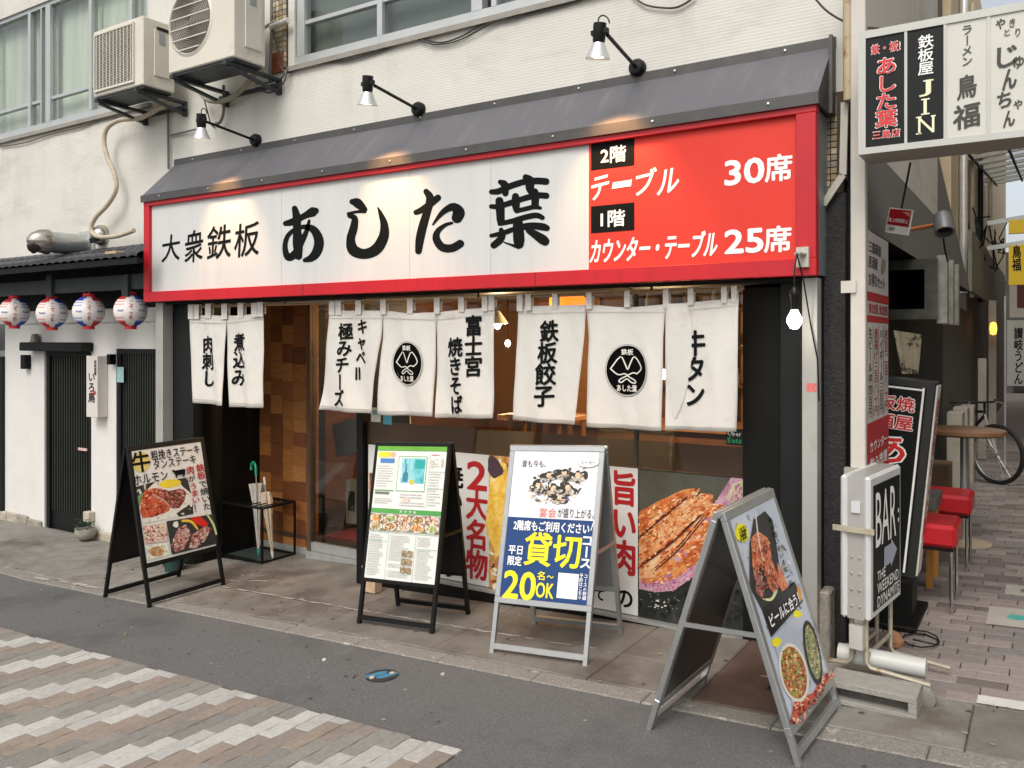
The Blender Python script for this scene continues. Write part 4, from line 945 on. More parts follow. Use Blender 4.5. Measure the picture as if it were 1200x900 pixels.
# ================================================================ AIR CONDITIONERS
ACW = mat("ac_cream", '#cfcabc', .5, var=.05, vs=4, dirt='#a89a84', ds=4, dt=.62, dsoft=.2); ACD = mat("ac_dark", '#45423f', .6, var=.12, vs=20); BRK = mat("bracket_steel", '#3d4243', .5, .4, var=.2)
def acunit(x0, x1, y0, z0, z1, lab, fan):
    t = thing("air_conditioner", lab, "air conditioner", ((x0 + x1) / 2, y0 + .15, z0)); y1 = y0 + .30
    boxo("casing", x0, x1, y0, y1, z0, z1, ACW, t, .008)
    gx = x0 + .04; gx1_ = x1 - (.12 if not fan else .2)
    if not fan:
        MB().box(gx, gx1_, y0 - .004, y0 - .001, z0 + .05, z1 - .05, ACD).build("grille_recess", t)
        n = 34
        for i in range(n):
            z = z0 + .055 + (z1 - z0 - .11) * i / (n - 1); MB().box(gx, gx1_, y0 - .012, y0 - .005, z - .0016, z + .0016, ACW).build("slat", t)
        for i in range(11):
            x = gx + (gx1_ - gx) * (i + .5) / 11; MB().box(x - .004, x + .004, y0 - .015, y0 - .0125, z0 + .05, z1 - .05, ACW).build("rib", t)
        MB().box(gx - .012, gx1_ + .012, y0 - .018, y0 - .001, z0 + .035, z0 + .05, ACW).box(gx - .012, gx1_ + .012, y0 - .018, y0 - .001, z1 - .05, z1 - .035, ACW).box(gx - .012, gx, y0 - .018, y0 - .001, z0 + .05, z1 - .05, ACW).box(gx1_, gx1_ + .012, y0 - .018, y0 - .001, z0 + .05, z1 - .05, ACW).build("grille_frame", t)
    else:
        cx, cz, r = gx + .235, z0 + .36, .25
        MB().lathe((cx, y0, cz), [(r + .02, -.001), (r, -.012), (r - .01, -.001)], ACW, n=36, axis=(0, 1, 0)).build("fan_ring", t, smooth=True)
        MB().lathe((cx, y0, cz), [(r - .01, -.002), (0, -.003)], mat("ac_fan_mesh", '#7d776f', .6, var=.1, vs=30), n=36, axis=(0, 1, 0)).build("fan_recess", t)
        for i in range(26):
            rr = .02 + i * .0086
            MB().lathe((cx, y0 - .012, cz), [(rr, 0), (rr + .002, -.002), (rr + .004, 0)], ACD if i % 2 else mat('ac_wire', '#a39c90', .5), n=30, axis=(0, 1, 0)).build("grille_wire", t)
        for i in range(6):
            dz = -.21 + i * .084; hw = math.sqrt(max(.0, .245 ** 2 - dz ** 2)); MB().box(cx - hw, cx + hw, y0 - .017, y0 - .0145, cz + dz - .004, cz + dz + .004, ACW).build("grille_bar", t)
    # right hand side cover
    MB().box(x1 + .001, x1 + .012, y0 + .1, y1 - .04, z0 + .1, z1 - .08, ACW).build("side_cover", t, bevel=.003)
    MB().box(x1 + .013, x1 + .015, y0 + .14, y0 + .2, z1 - .2, z1 - .1, mat("ac_label", '#8f9290', .5)).build("rating_label", t)
    MB().box(x1 + .0125, x1 + .02, y0 + .12, y0 + .24, z1 - .085, z1 - .06, BLACK).build("handle_slot", t)
    MB().box(x0 + .02, x1 - .02, y0 + .02, y1 - .02, z0 - .02, z0 - .001, BRK).build("base_tray", t)
    # wall brackets
    bt = thing("wall_bracket", "dark steel wall brackets under the %s air conditioner" % ('left' if not fan else 'right'), "bracket", ((x0 + x1) / 2, WY, z0))
    for x in (x0 + .06, x1 - .08):
        m = MB(); m.box(x - .02, x + .02, y0 - .02, WY, z0 - .047, z0 - .022, BRK); m.box(x - .02, x + .02, WY - .03, WY - .001, z0 - .15, z0 - .048, BRK); m.bar((x, y0 + .02, z0 - .055), (x, WY - .03, z0 - .13), .035, .02, BRK); m.build("bracket_arm", bt)
    MB().box(x0 + .02, x1 - .02, WY - .06, WY - .035, z0 - .1, z0 - .07, BRK).build("cross_bar", bt)
acunit(-6.98, -6.27, 4.15, 3.80, 4.37, "weathered cream air conditioner with a square grille, left one on the wall", False)
acunit(-5.86, -5.08, 4.10, 3.80, 4.43, "weathered cream air conditioner with a round fan grille, right one at the top edge", True)
HOSE = mat("hose_tape", '#b9ae98', .7, var=.12, vs=25, bump=.4, bs=60)
def cable(name, lab, cat, pts, Y, r, m=BLACK, n=6):
    q = [P(a, b, Y) if len(z) == 0 else P(a, b, z[0]) for a, b, *z in pts]
    # smooth
    out = []; P_ = [q[0]] + q + [q[-1]]
    for i in range(1, len(P_) - 2):
        for j in range(5):
            t = j / 5; out.append(.5 * ((2 * P_[i]) + (-P_[i - 1] + P_[i + 1]) * t + (2 * P_[i - 1] - 5 * P_[i] + 4 * P_[i + 1] - P_[i + 2]) * t * t + (-P_[i - 1] + 3 * P_[i] - 3 * P_[i + 1] + P_[i + 2]) * t ** 3))
    out.append(q[-1]); o = MB().tube(out, r, m, n).build(name, None, smooth=True); tag(o, lab, cat); return o
cable("drain_hose", "thick cream taped hose curling down from the left air conditioner to the eave", "hose", [(200, 118), (188, 126), (165, 138), (140, 141), (126, 150), (122, 165), (126, 185), (134, 203), (136, 222), (126, 240), (112, 255), (107, 268), (114, 277), (135, 277), (157, 270)], 4.5, .021, HOSE, 10)
cable("drain_hose", "short pale hose under the right air conditioner", "hose", [(300, 85), (280, 108), (262, 118), (245, 118), (236, 110)], 4.52, .02, mat("hose_grey", '#a19a88', .7, var=.15), 10)
cable("conduit", "thin dark conduit running down the wall to the canopy's left end", "pipe", [(197, 118), (197, 150), (197.5, 198)], 4.59, .011, mat("conduit_grey", '#6f6c66', .6), 8)
cable("conduit", "short horizontal conduit behind the left arm lamp", "pipe", [(198, 159), (215, 155), (232, 151)], 4.59, .009, MATS["conduit_grey"], 8)
cable("wall_cable", "thin brown cable sagging below the left window", "cable", [(0, 172), (30, 167), (60, 157), (90, 150), (115, 141), (150, 134)], 4.60, .006, mat("cable_brown", '#5e554c', .6))
cable("wall_cable", "black cable draped under the middle windows", "cable", [(335, 86), (360, 78), (385, 73), (410, 70), (450, 58), (478, 47), (495, 45), (515, 50), (540, 43), (562, 30), (585, 22), (610, 18), (645, 10), (680, 0)], 4.60, .006, mat("cable_black", '#3a3835', .6))
cable("wall_cable", "second black cable twisted along the one under the middle windows", "cable", [(490, 46), (510, 52), (535, 48), (560, 36), (580, 26), (605, 20), (640, 6), (675, -4)], 4.595, .005, MATS["cable_black"])
cable("wall_cable", "black cable loop hanging at the top edge above the canopy", "cable", [(740, -6), (755, 5), (775, 9), (795, 8), (815, -4)], 4.60, .006, MATS["cable_black"])
cable("wall_cable", "black cable crossing from the wall to the alley sign", "cable", [(955, -2), (968, 12), (985, 23), (1005, 31), (1030, 33)], 4.5, .006, MATS["cable_black"])
for i, (lab, pts, r, m) in enumerate((("pale conduit loop at the right air conditioner", [(322, 25), (308, 35), (303, 55), (305, 75), (312, 88)], .012, HOSE), ("grey vertical conduit beside the tiled pier", [(318, 0), (318, 40), (316, 95)], .012, MATS["conduit_grey"]), ("black cable loop hanging below the tiled pier", [(318, 10), (322, 45), (332, 70), (336, 85), (330, 100), (315, 109), (302, 102)], .006, MATS["cable_black"]), ("second black cable loop below the tiled pier", [(300, 98), (318, 96), (333, 88), (326, 74)], .006, MATS["cable_black"]), ("dark drain pipe elbow below the right air conditioner", [(262, 100), (262, 130), (258, 143), (253, 145)], .013, mat("pipe_brown", '#6a6158', .6)), ("thin black cable from the right bracket down to the left arm lamp", [(238, 112), (243, 130), (247, 145), (252, 150)], .006, MATS["cable_black"]))):
    cable("wall_cable", lab, "cable", pts, 4.56, r, m)
o = MB().tube([P(318, 32, 4.56), P(338, 24, 4.56)], .025, LW, 12).build("duct_stub", None, smooth=True); tag(o, "short silver pipe stub at the tiled pier right of the air conditioners", "pipe")

# ================================================================ NEIGHBOUR HOUSE, LEFT
nb = thing("neighbour_house", "white plastered low house front with black lattice doors left of the red sign", "house", (-8, 4.9, -.3))
NYW = 4.75
def nx(px, py=450): return P(px, py, NYW).x
d0, d1 = nx(52), nx(107); e0 = nx(136)
DZ = P(80, 408, NYW).z
boxo("wall", nx(6), d0, NYW, NYW + .2, -.32, DZ, WALLLOW, nb); boxo("wall", d1, e0, NYW, NYW + .2, -.32, DZ, WALLLOW, nb)
boxo("wall", nx(6), -6.47, NYW, NYW + .2, DZ, 1.97, WALLLOW, nb); boxo("wall_band", nx(6) - 3, -6.47, NYW - .03, NYW, P(100, 378, NYW).z, P(100, 363, NYW).z, WALLLOW, nb)
boxo("wall", -14, nx(-30), NYW, NYW + .2, -.32, 1.97, WALLLOW, nb)
boxo("upper_wall", -14, -6.47, NYW + .02, NYW + .2, 1.97, 2.56, BLACK, nb)
STONE = [mat("footing_stone_%s" % n, c, .9, var=.25, vs=20, bump=.6, bs=40) for n, c in (('cream', '#a89f90'), ('grey', '#8f897d'))]
x = -13.0
while x < d0 - .05:
    w = min(random.uniform(.12, .3), d0 - .02 - x); MB().box(x, x + w - .01, NYW - .03 - random.uniform(0, .015), NYW - .001, -.36, -.2 + random.uniform(-.02, .02), random.choice(STONE)).build("footing_stone", nb, bevel=.012); x += w
MB().box(d1 + .02, e0 - .02, NYW - .04, NYW - .001, -.33, -.18, STONE[0]).build("footing_stone", nb, bevel=.012)
LAT = mat("lattice_black", '#121514', .5, var=.2, spec=.25); LATB = mat("lattice_dark_glass", '#0e1210', .2)
def lattice(x0, x1, z0, z1, step, kick=0, name="lattice_door"):
    dd = MB(); y = NYW + .05
    dd.box(x0, x0 + .06, y - .04, y + .05, z0, z1, LAT).box(x1 - .05, x1, y - .04, y + .05, z0, z1, LAT).box(x0 + .06, x1 - .05, y - .04, y + .05, z1 - .06, z1, LAT)
    o = dd.build(name, nb)
    boxo("back_glass", x0 + .06, x1 - .05, y + .02, y + .03, z0, z1 - .06, LATB, o)
    if kick: boxo("kick_panel", x0 + .06, x1 - .05, y - .01, y + .015, z0, z0 + kick, LAT, o)
    x = x0 + .06 + step * .5
    while x < x1 - .05:
        boxo("slat", x - .009, x + .009, y - .02, y + .0, z0 + kick + .001, z1 - .061, mat("lattice_slat", '#24271f', .5, var=.2), o); x += step
    return o
lattice(d0 + .02, d1 - .02, -.27, DZ - .02, .045, .18)
hd = boxo("door_hood", nx(38), nx(110), NYW - .14, NYW - .001, DZ - .03, DZ + .06, LAT, nb, .01)
lattice(e0, -6.47, .0, P(150, 408, NYW).z, .038, 0, "lattice_window"); boxo("wall", e0, -6.47, NYW, NYW + .2, -.32, -.002, WALLLOW, nb); boxo("wall", e0 + .0, -6.47, NYW + .001, NYW + .199, P(150, 408, NYW).z + .002, DZ - .002, WALLLOW, nb) if P(150, 408, NYW).z < DZ - .01 else None
boxo("door_post", nx(-25), nx(6), NYW - .03, NYW + .1, -.3, P(3, 418, NYW).z, LAT, nb)
boxo("notice", nx(137), nx(145), NYW - .002, NYW + .0, P(140, 448, NYW).z, P(140, 430, NYW).z, mat("notice_blue", '#8fb4b4', .5, var=.3, vs=30), nb)
boxo("corner_board", -6.55, -6.468, 4.55, NYW, -.3, 2.0, DPAN, nb)
hz = P(94, 306 + 28 - 0, NYW)
boxo("door_label", nx(91.5), nx(101.5), NYW - .001 + .0, NYW + .008, P(96, 528, NYW).z, P(96, 525, NYW).z, mat("label_pink", '#cfa9a4', .5), nb)
# eave roof with tiles
ev = thing("eave_roof", "dark tiled eave over the white house front with the paper lanterns", "roof", (-8.5, 4.4, 2.4))
RT = mat("roof_tile_black", '#34363a', .45, var=.2, vs=8)
ez0, ez1 = 2.385, 2.56
x = -12.0
i = 0
while x < -6.3:
    w = .125; end = x > -6.55
    m = MB(); n = 6
    for k in range(1 if end else 2):
        ya, yb = 4.08 + k * .27, (4.165 if end else 4.08 + (k + 1) * .27 + .015); za = ez0 + (ez1 - ez0) * (k * .5); zb = ez0 + (ez1 - ez0) * ((k + 1) * .5)
        base = len(m.v)
        for yy, z_ in ((ya, za + .012), (yb, zb)):
            for j in range(n + 1):
                u = j / n; m.v.append((x + w * u, yy, z_ + .022 * math.sin(math.pi * u)))
            for j in range(n + 1):
                u = j / n; m.v.append((x + w * u, yy, z_ - .018 + .022 * math.sin(math.pi * u) * .6))
        r = 2 * (n + 1)
        for j in range(n): m.f.append([base + j, base + j + 1, base + r + j + 1, base + r + j]); m.m.append(m.mi(RT))
        for j in range(n): m.f.append([base + j, base + (n + 1) + j, base + (n + 1) + j + 1, base + j + 1]); m.m.append(m.mi(RT))
    m.build("roof_tile", ev, recalc=False, smooth=True); x += w
MB().poly([(-12, 4.1, ez0 - .03), (-6.5, 4.1, ez0 - .03), (-6.5, 4.62, ez1 - .03), (-12, 4.62, ez1 - .03)], BLACK).build("roof_board", ev)
boxo("fascia_board", -12, -6.27, 4.1, 4.12, ez0 - .06, ez0 - .01, BLACK, ev)
boxo("roof_board_end", -6.5, -6.27, 4.121, 4.165, ez0 - .05, ez0 - .02, BLACK, ev)
DB = mat("beam_dark_green", '#2f3735', .6, var=.15)
boxo("beam", -12, -6.5, 4.36, 4.42, P(75, 343, 4.36).z, P(75, 327, 4.36).z, DB, ev)
for px in (17, 57, 100, 146):
    xx = P(px, 320, 4.3).x; MB().bar((xx, 4.12, ez0 - .04), (xx, 4.60, ez1 - .06), .03, .05, DB).build("rafter", ev)
for px in (57, 146): xx = P(px, 330, 4.34).x; boxo("beam_joint", xx - .03, xx + .06, 4.33, 4.355, P(px, 348, 4.34).z, P(px, 322, 4.34).z, DB, ev)
p = P(142, 292, 4.2); o = MB().box(p.x - .08, p.x + .08, 4.1, 4.3, ez0 + .035, ez0 + .06, mat("pale_wood", '#b79c7a', .7, var=.2)).build("wood_offcut", None, bevel=.004); tag(o, "small pale wooden board lying on the dark eave tiles", "wood board")
# lanterns
LR, LB, LWH = mat("lantern_red", '#c8262e', .6, var=.06), mat("lantern_blue", '#2d4fb4', .6, var=.06), mat("lantern_white", '#e6e0dc', .6, var=.03)
LPK, LBL = mat("lantern_pink", '#dc9a96', .6), mat("lantern_pale_blue", '#93a3d6', .6)
def lantern(px, py, lab, flip):
    p = P(px, py, 4.40); r = .138; t = thing("paper_lantern", lab, "lantern", p, "paper lanterns under the eave")
    n = 32; prof = []
    for i in range(25):
        a = math.pi * (.11 + .78 * i / 24); prof.append((r * math.sin(a) * (1 + .012 * (i % 2)), -r * 1.06 * math.cos(a)))
    view = math.atan2(-p.y, -p.x)
    def ms(i, j):
        # face towards the camera is white, sides red / blue, fading to the middle
        th = (2 * math.pi * (j + .5) / n); 
        a = math.cos(th); b = math.sin(th)
        ang = (th - LANV) % (2 * math.pi); seg = int((ang / (2 * math.pi)) * 4 + .5) % 4
        loc = abs(((ang / (2 * math.pi)) * 4 + .5) % 1 - .5) * 2
        v = abs(i - 11.5) / 12
        dd = (ang + math.pi) % (2 * math.pi) - math.pi
        if abs(dd) < .52 - .3 * v ** 2:
            return LWH
        c, cp = (LB, LBL) if (dd > 0) ^ flip else (LR, LPK)
        if abs(dd) > 1.35: return LWH
        if v > .62: return c
        if v > .22 and i % 2: return cp
        return LWH
    MB().lathe(p, prof, LWH, n=n, ms=ms).build("paper_shade", t, smooth=True)
    MB().lathe(p, [(0, -.165), (.05, -.165), (.05, -.13), (.046, -.125)], LR, n=18).build("bottom_ring", t, smooth=True)
    MB().lathe(p, [(.046, .125), (.05, .13), (.05, .165), (.04, .168)], LR, n=18).build("top_ring", t, smooth=True)
    MB().tube([p + Vector((0, 0, .15)), p + Vector((.01, 0, .19)), p + Vector((-.01, 0, .21)), p + Vector((.01, 0, .25))], .006, mat("lantern_cord", '#b8b4a6', .7), 6).build("hook", t, smooth=True)
    MB().lathe(p + Vector((0, 0, .25)), [(0, -.02), (.025, -.018), (.025, .02), (0, .022)], mat("lamp_socket_white", '#cfcabc', .5), n=10).build("socket", t)
    d = Vector((-p.x, -p.y, 0)).normalized(); ex = Vector((-d.y, d.x, 0))
    Sl = Surf(p + d * (r * .55), ex, (0, 0, 1))
    def wr(q):
        l = q - p; a = l.dot(ex); z = l.z; rr = r * 1.012; dd = math.sqrt(max(1e-4, rr * rr - a * a - min(z * z, rr * rr * .8) * .9)); return p + ex * a + d * (dd + .002) + Vector((0, 0, z))
    vtext('こてっちゃん'[:4], Sl, px - 2, px + 3, py - 12, py + 11, REDINK, t, bold=.03, res=1, warp=wr)
    for dx in (-12, 13): text('Asahi', Sl, px + dx - 3.5, px + dx + 3.5, py - 1.5, py + 1, mat("blue_ink", '#2a4a9a', .6), t, bold=.03, res=1, warp=wr)
# lathe angle whose direction points at the camera, for axis z: a = z x y = (-1,0,0), b = z x a = (0,-1,0)
LANV = 0
for px, py, lab, fl in ((17, 366, "leftmost red white and blue round paper lantern under the dark eave", False), (61, 367, "round paper lantern second from the left under the eave", False), (104, 365, "round paper lantern with its blue side on the left, third from the left", True), (153, 364, "round paper lantern tucked against the red sign's left edge", False)):
    q = P(px, py, 4.4); LANV = math.atan2(q.y, q.x)      # -d expressed in (-x,-y) axes
    lantern(px, py, lab, fl)
# vents on the wall
GALV = mat("galvanised", '#b0b3b2', .35, .7, var=.12, vs=10); SHINY = mat("vent_steel", '#b8b2a6', .22, .9, var=.08)
c = P(103, 288, WY); t = thing("vent_pipe", "large galvanised vent pipe with a steel hood sticking out above the eave", "vent", c)
MB().box(c.x - .12, c.x + .13, WY - .02, WY - .001, c.z - .13, c.z + .14, mat("vent_plate", '#b5b6b0', .5, .3)).build("wall_plate", t)
MB().lathe((c.x, WY - .02, c.z), [(.1, 0), (.1, -.34), (.104, -.34), (.104, -.37), (.1, -.37)], GALV, n=24, axis=(0, 1, 0)).build("pipe", t, smooth=True)
MB().lathe((c.x, WY - .39, c.z), [(.118, 0), (.118, -.02), (.105, -.08), (.075, -.14), (.035, -.175), (0, -.18)], SHINY, n=24, axis=(0, 1, 0)).build("hood", t, smooth=True)
MB().lathe((c.x, WY - .49, c.z - .055), [(0, -.07), (.055, -.06), (.072, -.03), (.07, .02)], mat("vent_mouth", '#151412', .8), n=16, axis=(0, .75, -.6)).build("mouth", t, smooth=True)
c = P(121, 276, WY); t = thing("vent_hood", "small round steel vent hood on the wall behind the hose", "vent", c)
MB().lathe((c.x, WY, c.z), [(.1, 0), (.1, -.02), (.09, -.06), (.06, -.1), (0, -.12)], SHINY, n=20, axis=(0, 1, 0)).build("hood", t, smooth=True)
MB().lathe((c.x, WY - .06, c.z - .05), [(0, -.05), (.06, -.04), (.07, 0)], MATS["vent_mouth"], n=14, axis=(0, .5, -.8)).build("mouth", t, smooth=True)
# projecting little sign of the neighbour
x0, x1 = P(101, 450, 4.64).x, P(114, 450, 4.64).x; za, zb = P(107, 489, 4.64).z, P(107, 417, 4.64).z
t = thing("small_box_sign", "slim white box sign with black brush writing beside the black lattice door", "sign", (x0, 4.64, za))
boxo("box", x0, x1, 4.64, NYW - .001, za, zb, mat("box_sign_white", '#cfc9c2', .4, var=.03), t, .004)
Sx = wallsurf(4.64); vtext('いろ鳥', Sx, 104, 111, 436, 472, INK, t, bold=.03, res=2); vtext('串焼酒場', Sx, 110.5, 113, 422, 440, INK, t, bold=.02, res=1); text('串', Sx, 109, 112.5, 458, 463, REDINK, t, bold=.03, res=1, layer=2)
# wall lamp, small speaker
c = P(41, 399, 4.7); t = thing("wall_lamp", "small black lamp at the left end of the door hood", "lamp", c)
MB().lathe(c, [(.03, .07), (.055, -.04), (.045, -.05), (0, -.05)], mat("lamp_cage", '#6f6a5c', .4), n=12).build("lamp_shade", t, smooth=True); MB().bar(c, (c.x, NYW, c.z), .02, .02, BLACK).build("arm", t)
c = P(33, 424, 4.74); o = boxo("wall_box", c.x - .045, c.x + .045, 4.68, NYW - .001, c.z - .075, c.z + .075, BLACK, None, .006); tag(o, "small black box on the white wall left of the lattice door", "box")
c = P(133, 421, 4.74); o = boxo("wall_box", c.x - .02, c.x + .03, 4.68, NYW - .001, c.z - .05, c.z + .05, BLACK, None, .004); tag(o, "tiny black box at the corner of the lattice window", "box")
# potted plant and electric box beside the door
c = Vector((P(105, 630, 4.66).x, 4.62, -.243)); t = thing("potted_plant", "small plant in a low stone bowl at the foot of the white wall", "potted plant", c)
MB().lathe(c, [(.05, 0), (.085, .02), (.1, .06), (.095, .1), (.085, .1), (.08, .08), (0, .08)], mat("stone_bowl", '#8f8a80', .8, var=.2, vs=20), n=18).build("pot", t, smooth=True)
lf = MB(); GRN = [mat("leaf_green", '#4a6a38', .6, var=.3, vs=30), mat("leaf_dark", '#2f4a2a', .6, var=.3, vs=30)]
for i in range(60):
    a = random.uniform(0, 6.28); rr = random.uniform(.0, .09); h = random.uniform(.09, .2); p0 = c + Vector((rr * math.cos(a), rr * math.sin(a), h)); s_ = random.uniform(.012, .025); b = random.uniform(0, 6.28); tl = random.uniform(-.6, .6)
    u = Vector((math.cos(b), math.sin(b), tl)) * s_; v = Vector((-math.sin(b), math.cos(b), random.uniform(-.5, .5))) * s_ * .5
    lf.poly([p0 - u, p0 + v, p0 + u, p0 - v], random.choice(GRN))
lf.build("foliage", t, recalc=False)
c = P(109, 607, NYW); o = MB().box(c.x - .06, c.x + .04, 4.68, NYW - .001, c.z - .03, c.z + .07, mat("meter_cream", '#b5ab9a', .6, var=.1)).build("meter_box", None, bevel=.006); tag(o, "small cream meter box low on the white wall above the plant", "meter box")
# planter behind the black board
c = Vector((-6.1, 4.32, zg(-6.1) + .013)); t = thing("flower_pot", "dark teal flower pot with sparse leaves behind the black steak board", "flower pot", c)
MB().lathe(c, [(.07, 0), (.1, .15), (.105, .17), (.095, .17), (.09, .14), (0, .14)], mat("teal_pot", '#2d4a48', .5), n=16).build("pot", t, smooth=True)
lf = MB()
for i in range(50):
    a = random.uniform(0, 6.28); rr = random.uniform(.05, .18); h = random.uniform(.02, .24); p0 = c + Vector((rr * math.cos(a), rr * math.sin(a), h)); s_ = random.uniform(.015, .03); b = random.uniform(0, 6.28)
    u = Vector((math.cos(b), math.sin(b), random.uniform(-.6, .6))) * s_; v = Vector((-math.sin(b), math.cos(b), random.uniform(-.5, .5))) * s_ * .5
    lf.poly([p0 - u, p0 + v, p0 + u, p0 - v], random.choice(GRN))
lf.build("foliage", t, recalc=False)

# ================================================================ A-BOARDS
def aboard(name, lab, fl, fr_, w, dep, h, fm, back_m, panel_bot, sheet_m, bevelw=.033, th=.024, brace=.5):
    """folding board from the ground points of its printed face's two feet"""
    a_, b_ = G(*fl), G(*fr_); md = (a_ + b_) / 2; wd = Vector((b_.x - a_.x, b_.y - a_.y, 0)).normalized(); nd = wd.cross(Vector((0, 0, 1))); nd.normalize()      # nd: outwards from the face
    mid = md - nd * dep / 2; t = thing(name, lab, "sign board", (mid.x, mid.y, zg(mid.x)))
    def gz(p): return zg(p.x) + (.014 if p.y > 3.62 else .002)
    F = [mid - wd * w / 2 + nd * dep / 2, mid + wd * w / 2 + nd * dep / 2]; Bk = [mid - wd * w / 2 - nd * dep / 2, mid + wd * w / 2 - nd * dep / 2]
    for q in F + Bk: q.z = gz(q)
    zt = sum(q.z for q in F + Bk) / 4 + h
    slope = (F[1].z - F[0].z)
    T = [Vector((mid.x, mid.y, 0)) - wd * w / 2, Vector((mid.x, mid.y, 0)) + wd * w / 2]; T[0].z = zt - slope / 2; T[1].z = zt + slope / 2
    TF = [q + nd * .02 for q in T]; TB = [q - nd * .02 for q in T]
    ex = (F[1] - F[0]).normalized(); ey = (TF[0] - F[0]).normalized(); Sf = Surf(F[0], ex, ey); H = (TF[0] - F[0]).length; W_ = (F[1] - F[0]).length
    def fbox(nm, S_, a0, a1, b0, b1, h0, h1, m, bev=0):
        mb = MB(); M = Matrix((S_.ex, S_.ey, S_.ez)).transposed().to_4x4(); M.translation = S_.o
        mb.box(a0, a1, b0, b1, h0, h1, m, M); return mb.build(nm, t, bevel=bev)
    ex2 = (Bk[0] - Bk[1]).normalized(); ey2 = (TB[1] - Bk[1]).normalized(); Sb = Surf(Bk[1], ex2, ey2); H2 = (TB[1] - Bk[1]).length; W2 = (Bk[0] - Bk[1]).length
    for S_, HH, WW, pre in ((Sf, H, W_, "front"), (Sb, H2, W2, "back")):
        fbox("panel", S_, .004, WW - .004, panel_bot + .004, HH - .008, -th * .9, -.004, back_m)
        fbox("top_rail", S_, 0, WW, HH - bevelw, HH, -th, .003, fm, .003); fbox("bottom_rail", S_, .0, WW, panel_bot, panel_bot + bevelw, -th, .003, fm, .003)
        fbox("side_rail", S_, 0, bevelw, panel_bot + bevelw, HH - bevelw, -th, .003, fm, .003); fbox("side_rail", S_, WW - bevelw, WW, panel_bot + bevelw, HH - bevelw, -th, .003, fm, .003)
        fbox("leg", S_, .003, .027, .0, panel_bot, -th + .002, -.0, fm); fbox("leg", S_, WW - .027, WW - .003, 0, panel_bot, -th + .002, -.0, fm); fbox("foot_rail", S_, .027, WW - .027, .025, .055, -th + .004, -.002, fm)
        if sheet_m is not None: fbox("poster_sheet", S_, bevelw, WW - bevelw, panel_bot + bevelw, HH - bevelw, -.003, -.001, sheet_m)
    for k in (0, 1) if brace else ():
        a = F[k] + (TF[k] - F[k]) * brace; b = Bk[k] + (TB[k] - Bk[k]) * brace; m_ = MB(); m_.bar(a - nd * .02, b + nd * .02, .006, .02, fm); m_.build("brace", t)
    MB().tube([T[0] + Vector((0, 0, -.012)) - wd * .008, T[1] + Vector((0, 0, -.012)) + wd * .008], .013, fm, 8).build("hinge", t, smooth=True)
    Sp = Surf(Sf.o + Sf.ez * -.0008, Sf.ex, Sf.ey)
    return t, Sp, (bevelw, W_ - bevelw, panel_bot + bevelw, H - bevelw)
GRY = mat("board_grey_back", '#7f8180', .5, .2, var=.06); DKB = mat("board_dark_back", '#3b403e', .3, .3, var=.1)
CHS = mat("black_board", '#0b0908', .6, var=.2)
# --- board 1: steak
t1, B1, r1 = aboard("standing_sign", "black folding board with steak photos and red vertical lettering, leftmost on the pavement", (174, 713), (265, 687), .635, .60, 1.12, BLACKMETAL, CHS, .27, mat("poster_cream", '#d6d3cc', .45, var=.02), brace=0)
# --- board 2: menu
t2, B2, r2 = aboard("standing_sign", "slim black folding board with a green and white food menu", (417, 733), (508, 746), .58, .435, 1.12, BLACKMETAL, CHS, .26, mat("poster_menu_white", '#dcdcd6', .3, var=.02), bevelw=.024)
# --- board 3: banquet
t3, B3, r3 = aboard("standing_sign", "white and blue banquet course board with yellow 貸切 lettering in a silver frame", (573, 768), (688, 784), .585, .567, 1.12, ALU, GRY, .27, mat("poster_bright_white", '#e2e2e4', .35, var=.02))
# --- board 4: beer
t4, B4, r4 = aboard("standing_sign", "silver folding board with food photos, nearest at the right, seen from its side", (940, 898), (986, 836), .60, .665, .965, ALU, DKB, .11, mat("poster_pale_blue", '#b9c2cc', .12, var=.1, vs=3), bevelw=.038)
# prints of board 1
pr = Print(B1, 2); BD = mat("plate_dark", '#2a2c2a', .4, var=.2)
MEAT = food("steak_print", ['#5a1c10', '#a83a20', '#c8643c', '#8a3020'], 22); MEAT2 = food("steak_print_dark", ['#4a1f18', '#7a3a30', '#a86858'], 22); PLATE = mat("plate_white", '#d8d4c8', .4, var=.05)
pr.blob(162, 542, 11, 12, mat("tag_yellow", '#cdbb6a', .5, var=.1)); 
pr.quad([(156, 568), (217, 561), (225, 604), (165, 614)], PLATE); pr.quad([(156, 571), (180, 565), (162, 582), (158, 584)], BD); pr.quad([(205, 563), (217, 561), (222, 580), (212, 572)], BD); pr.quad([(205, 603), (224, 590), (225, 604), (208, 607)], BD)
pr.quad([(157, 583), (166, 578), (168, 586), (160, 596)], mat("print_green", '#6a8a5c', .5)); pr.scatter([(156, 568), (217, 561), (225, 604), (165, 614)], ['#c8c2b4', '#b8b0a0', '#dcd8cc', '#a8a294'], 50, 1, 3, seed=21)
pr.blob(197, 568, 13, 5, mat("lemon_print", '#e0c832', .5, var=.15), rot=-.1)
pr.quad([(162, 600), (163, 585), (168, 575), (180, 573), (193, 576), (199, 590), (196, 600), (180, 606), (165, 608)], MEAT); pr.quad([(180, 574), (195, 577), (209, 574), (216, 578), (214, 589), (208, 597), (200, 597), (192, 590), (186, 582)], MEAT2); pr.scatter([(163, 586), (168, 575), (180, 573), (193, 576), (199, 590), (196, 600), (180, 606), (165, 608)], ['#7a2416', '#a83c22', '#c45c38', '#d88058', '#8c2c1a', '#e0a080', '#5c1a10'], 150, .5, 2.4, rot=-.5, asp=.5, seed=22)
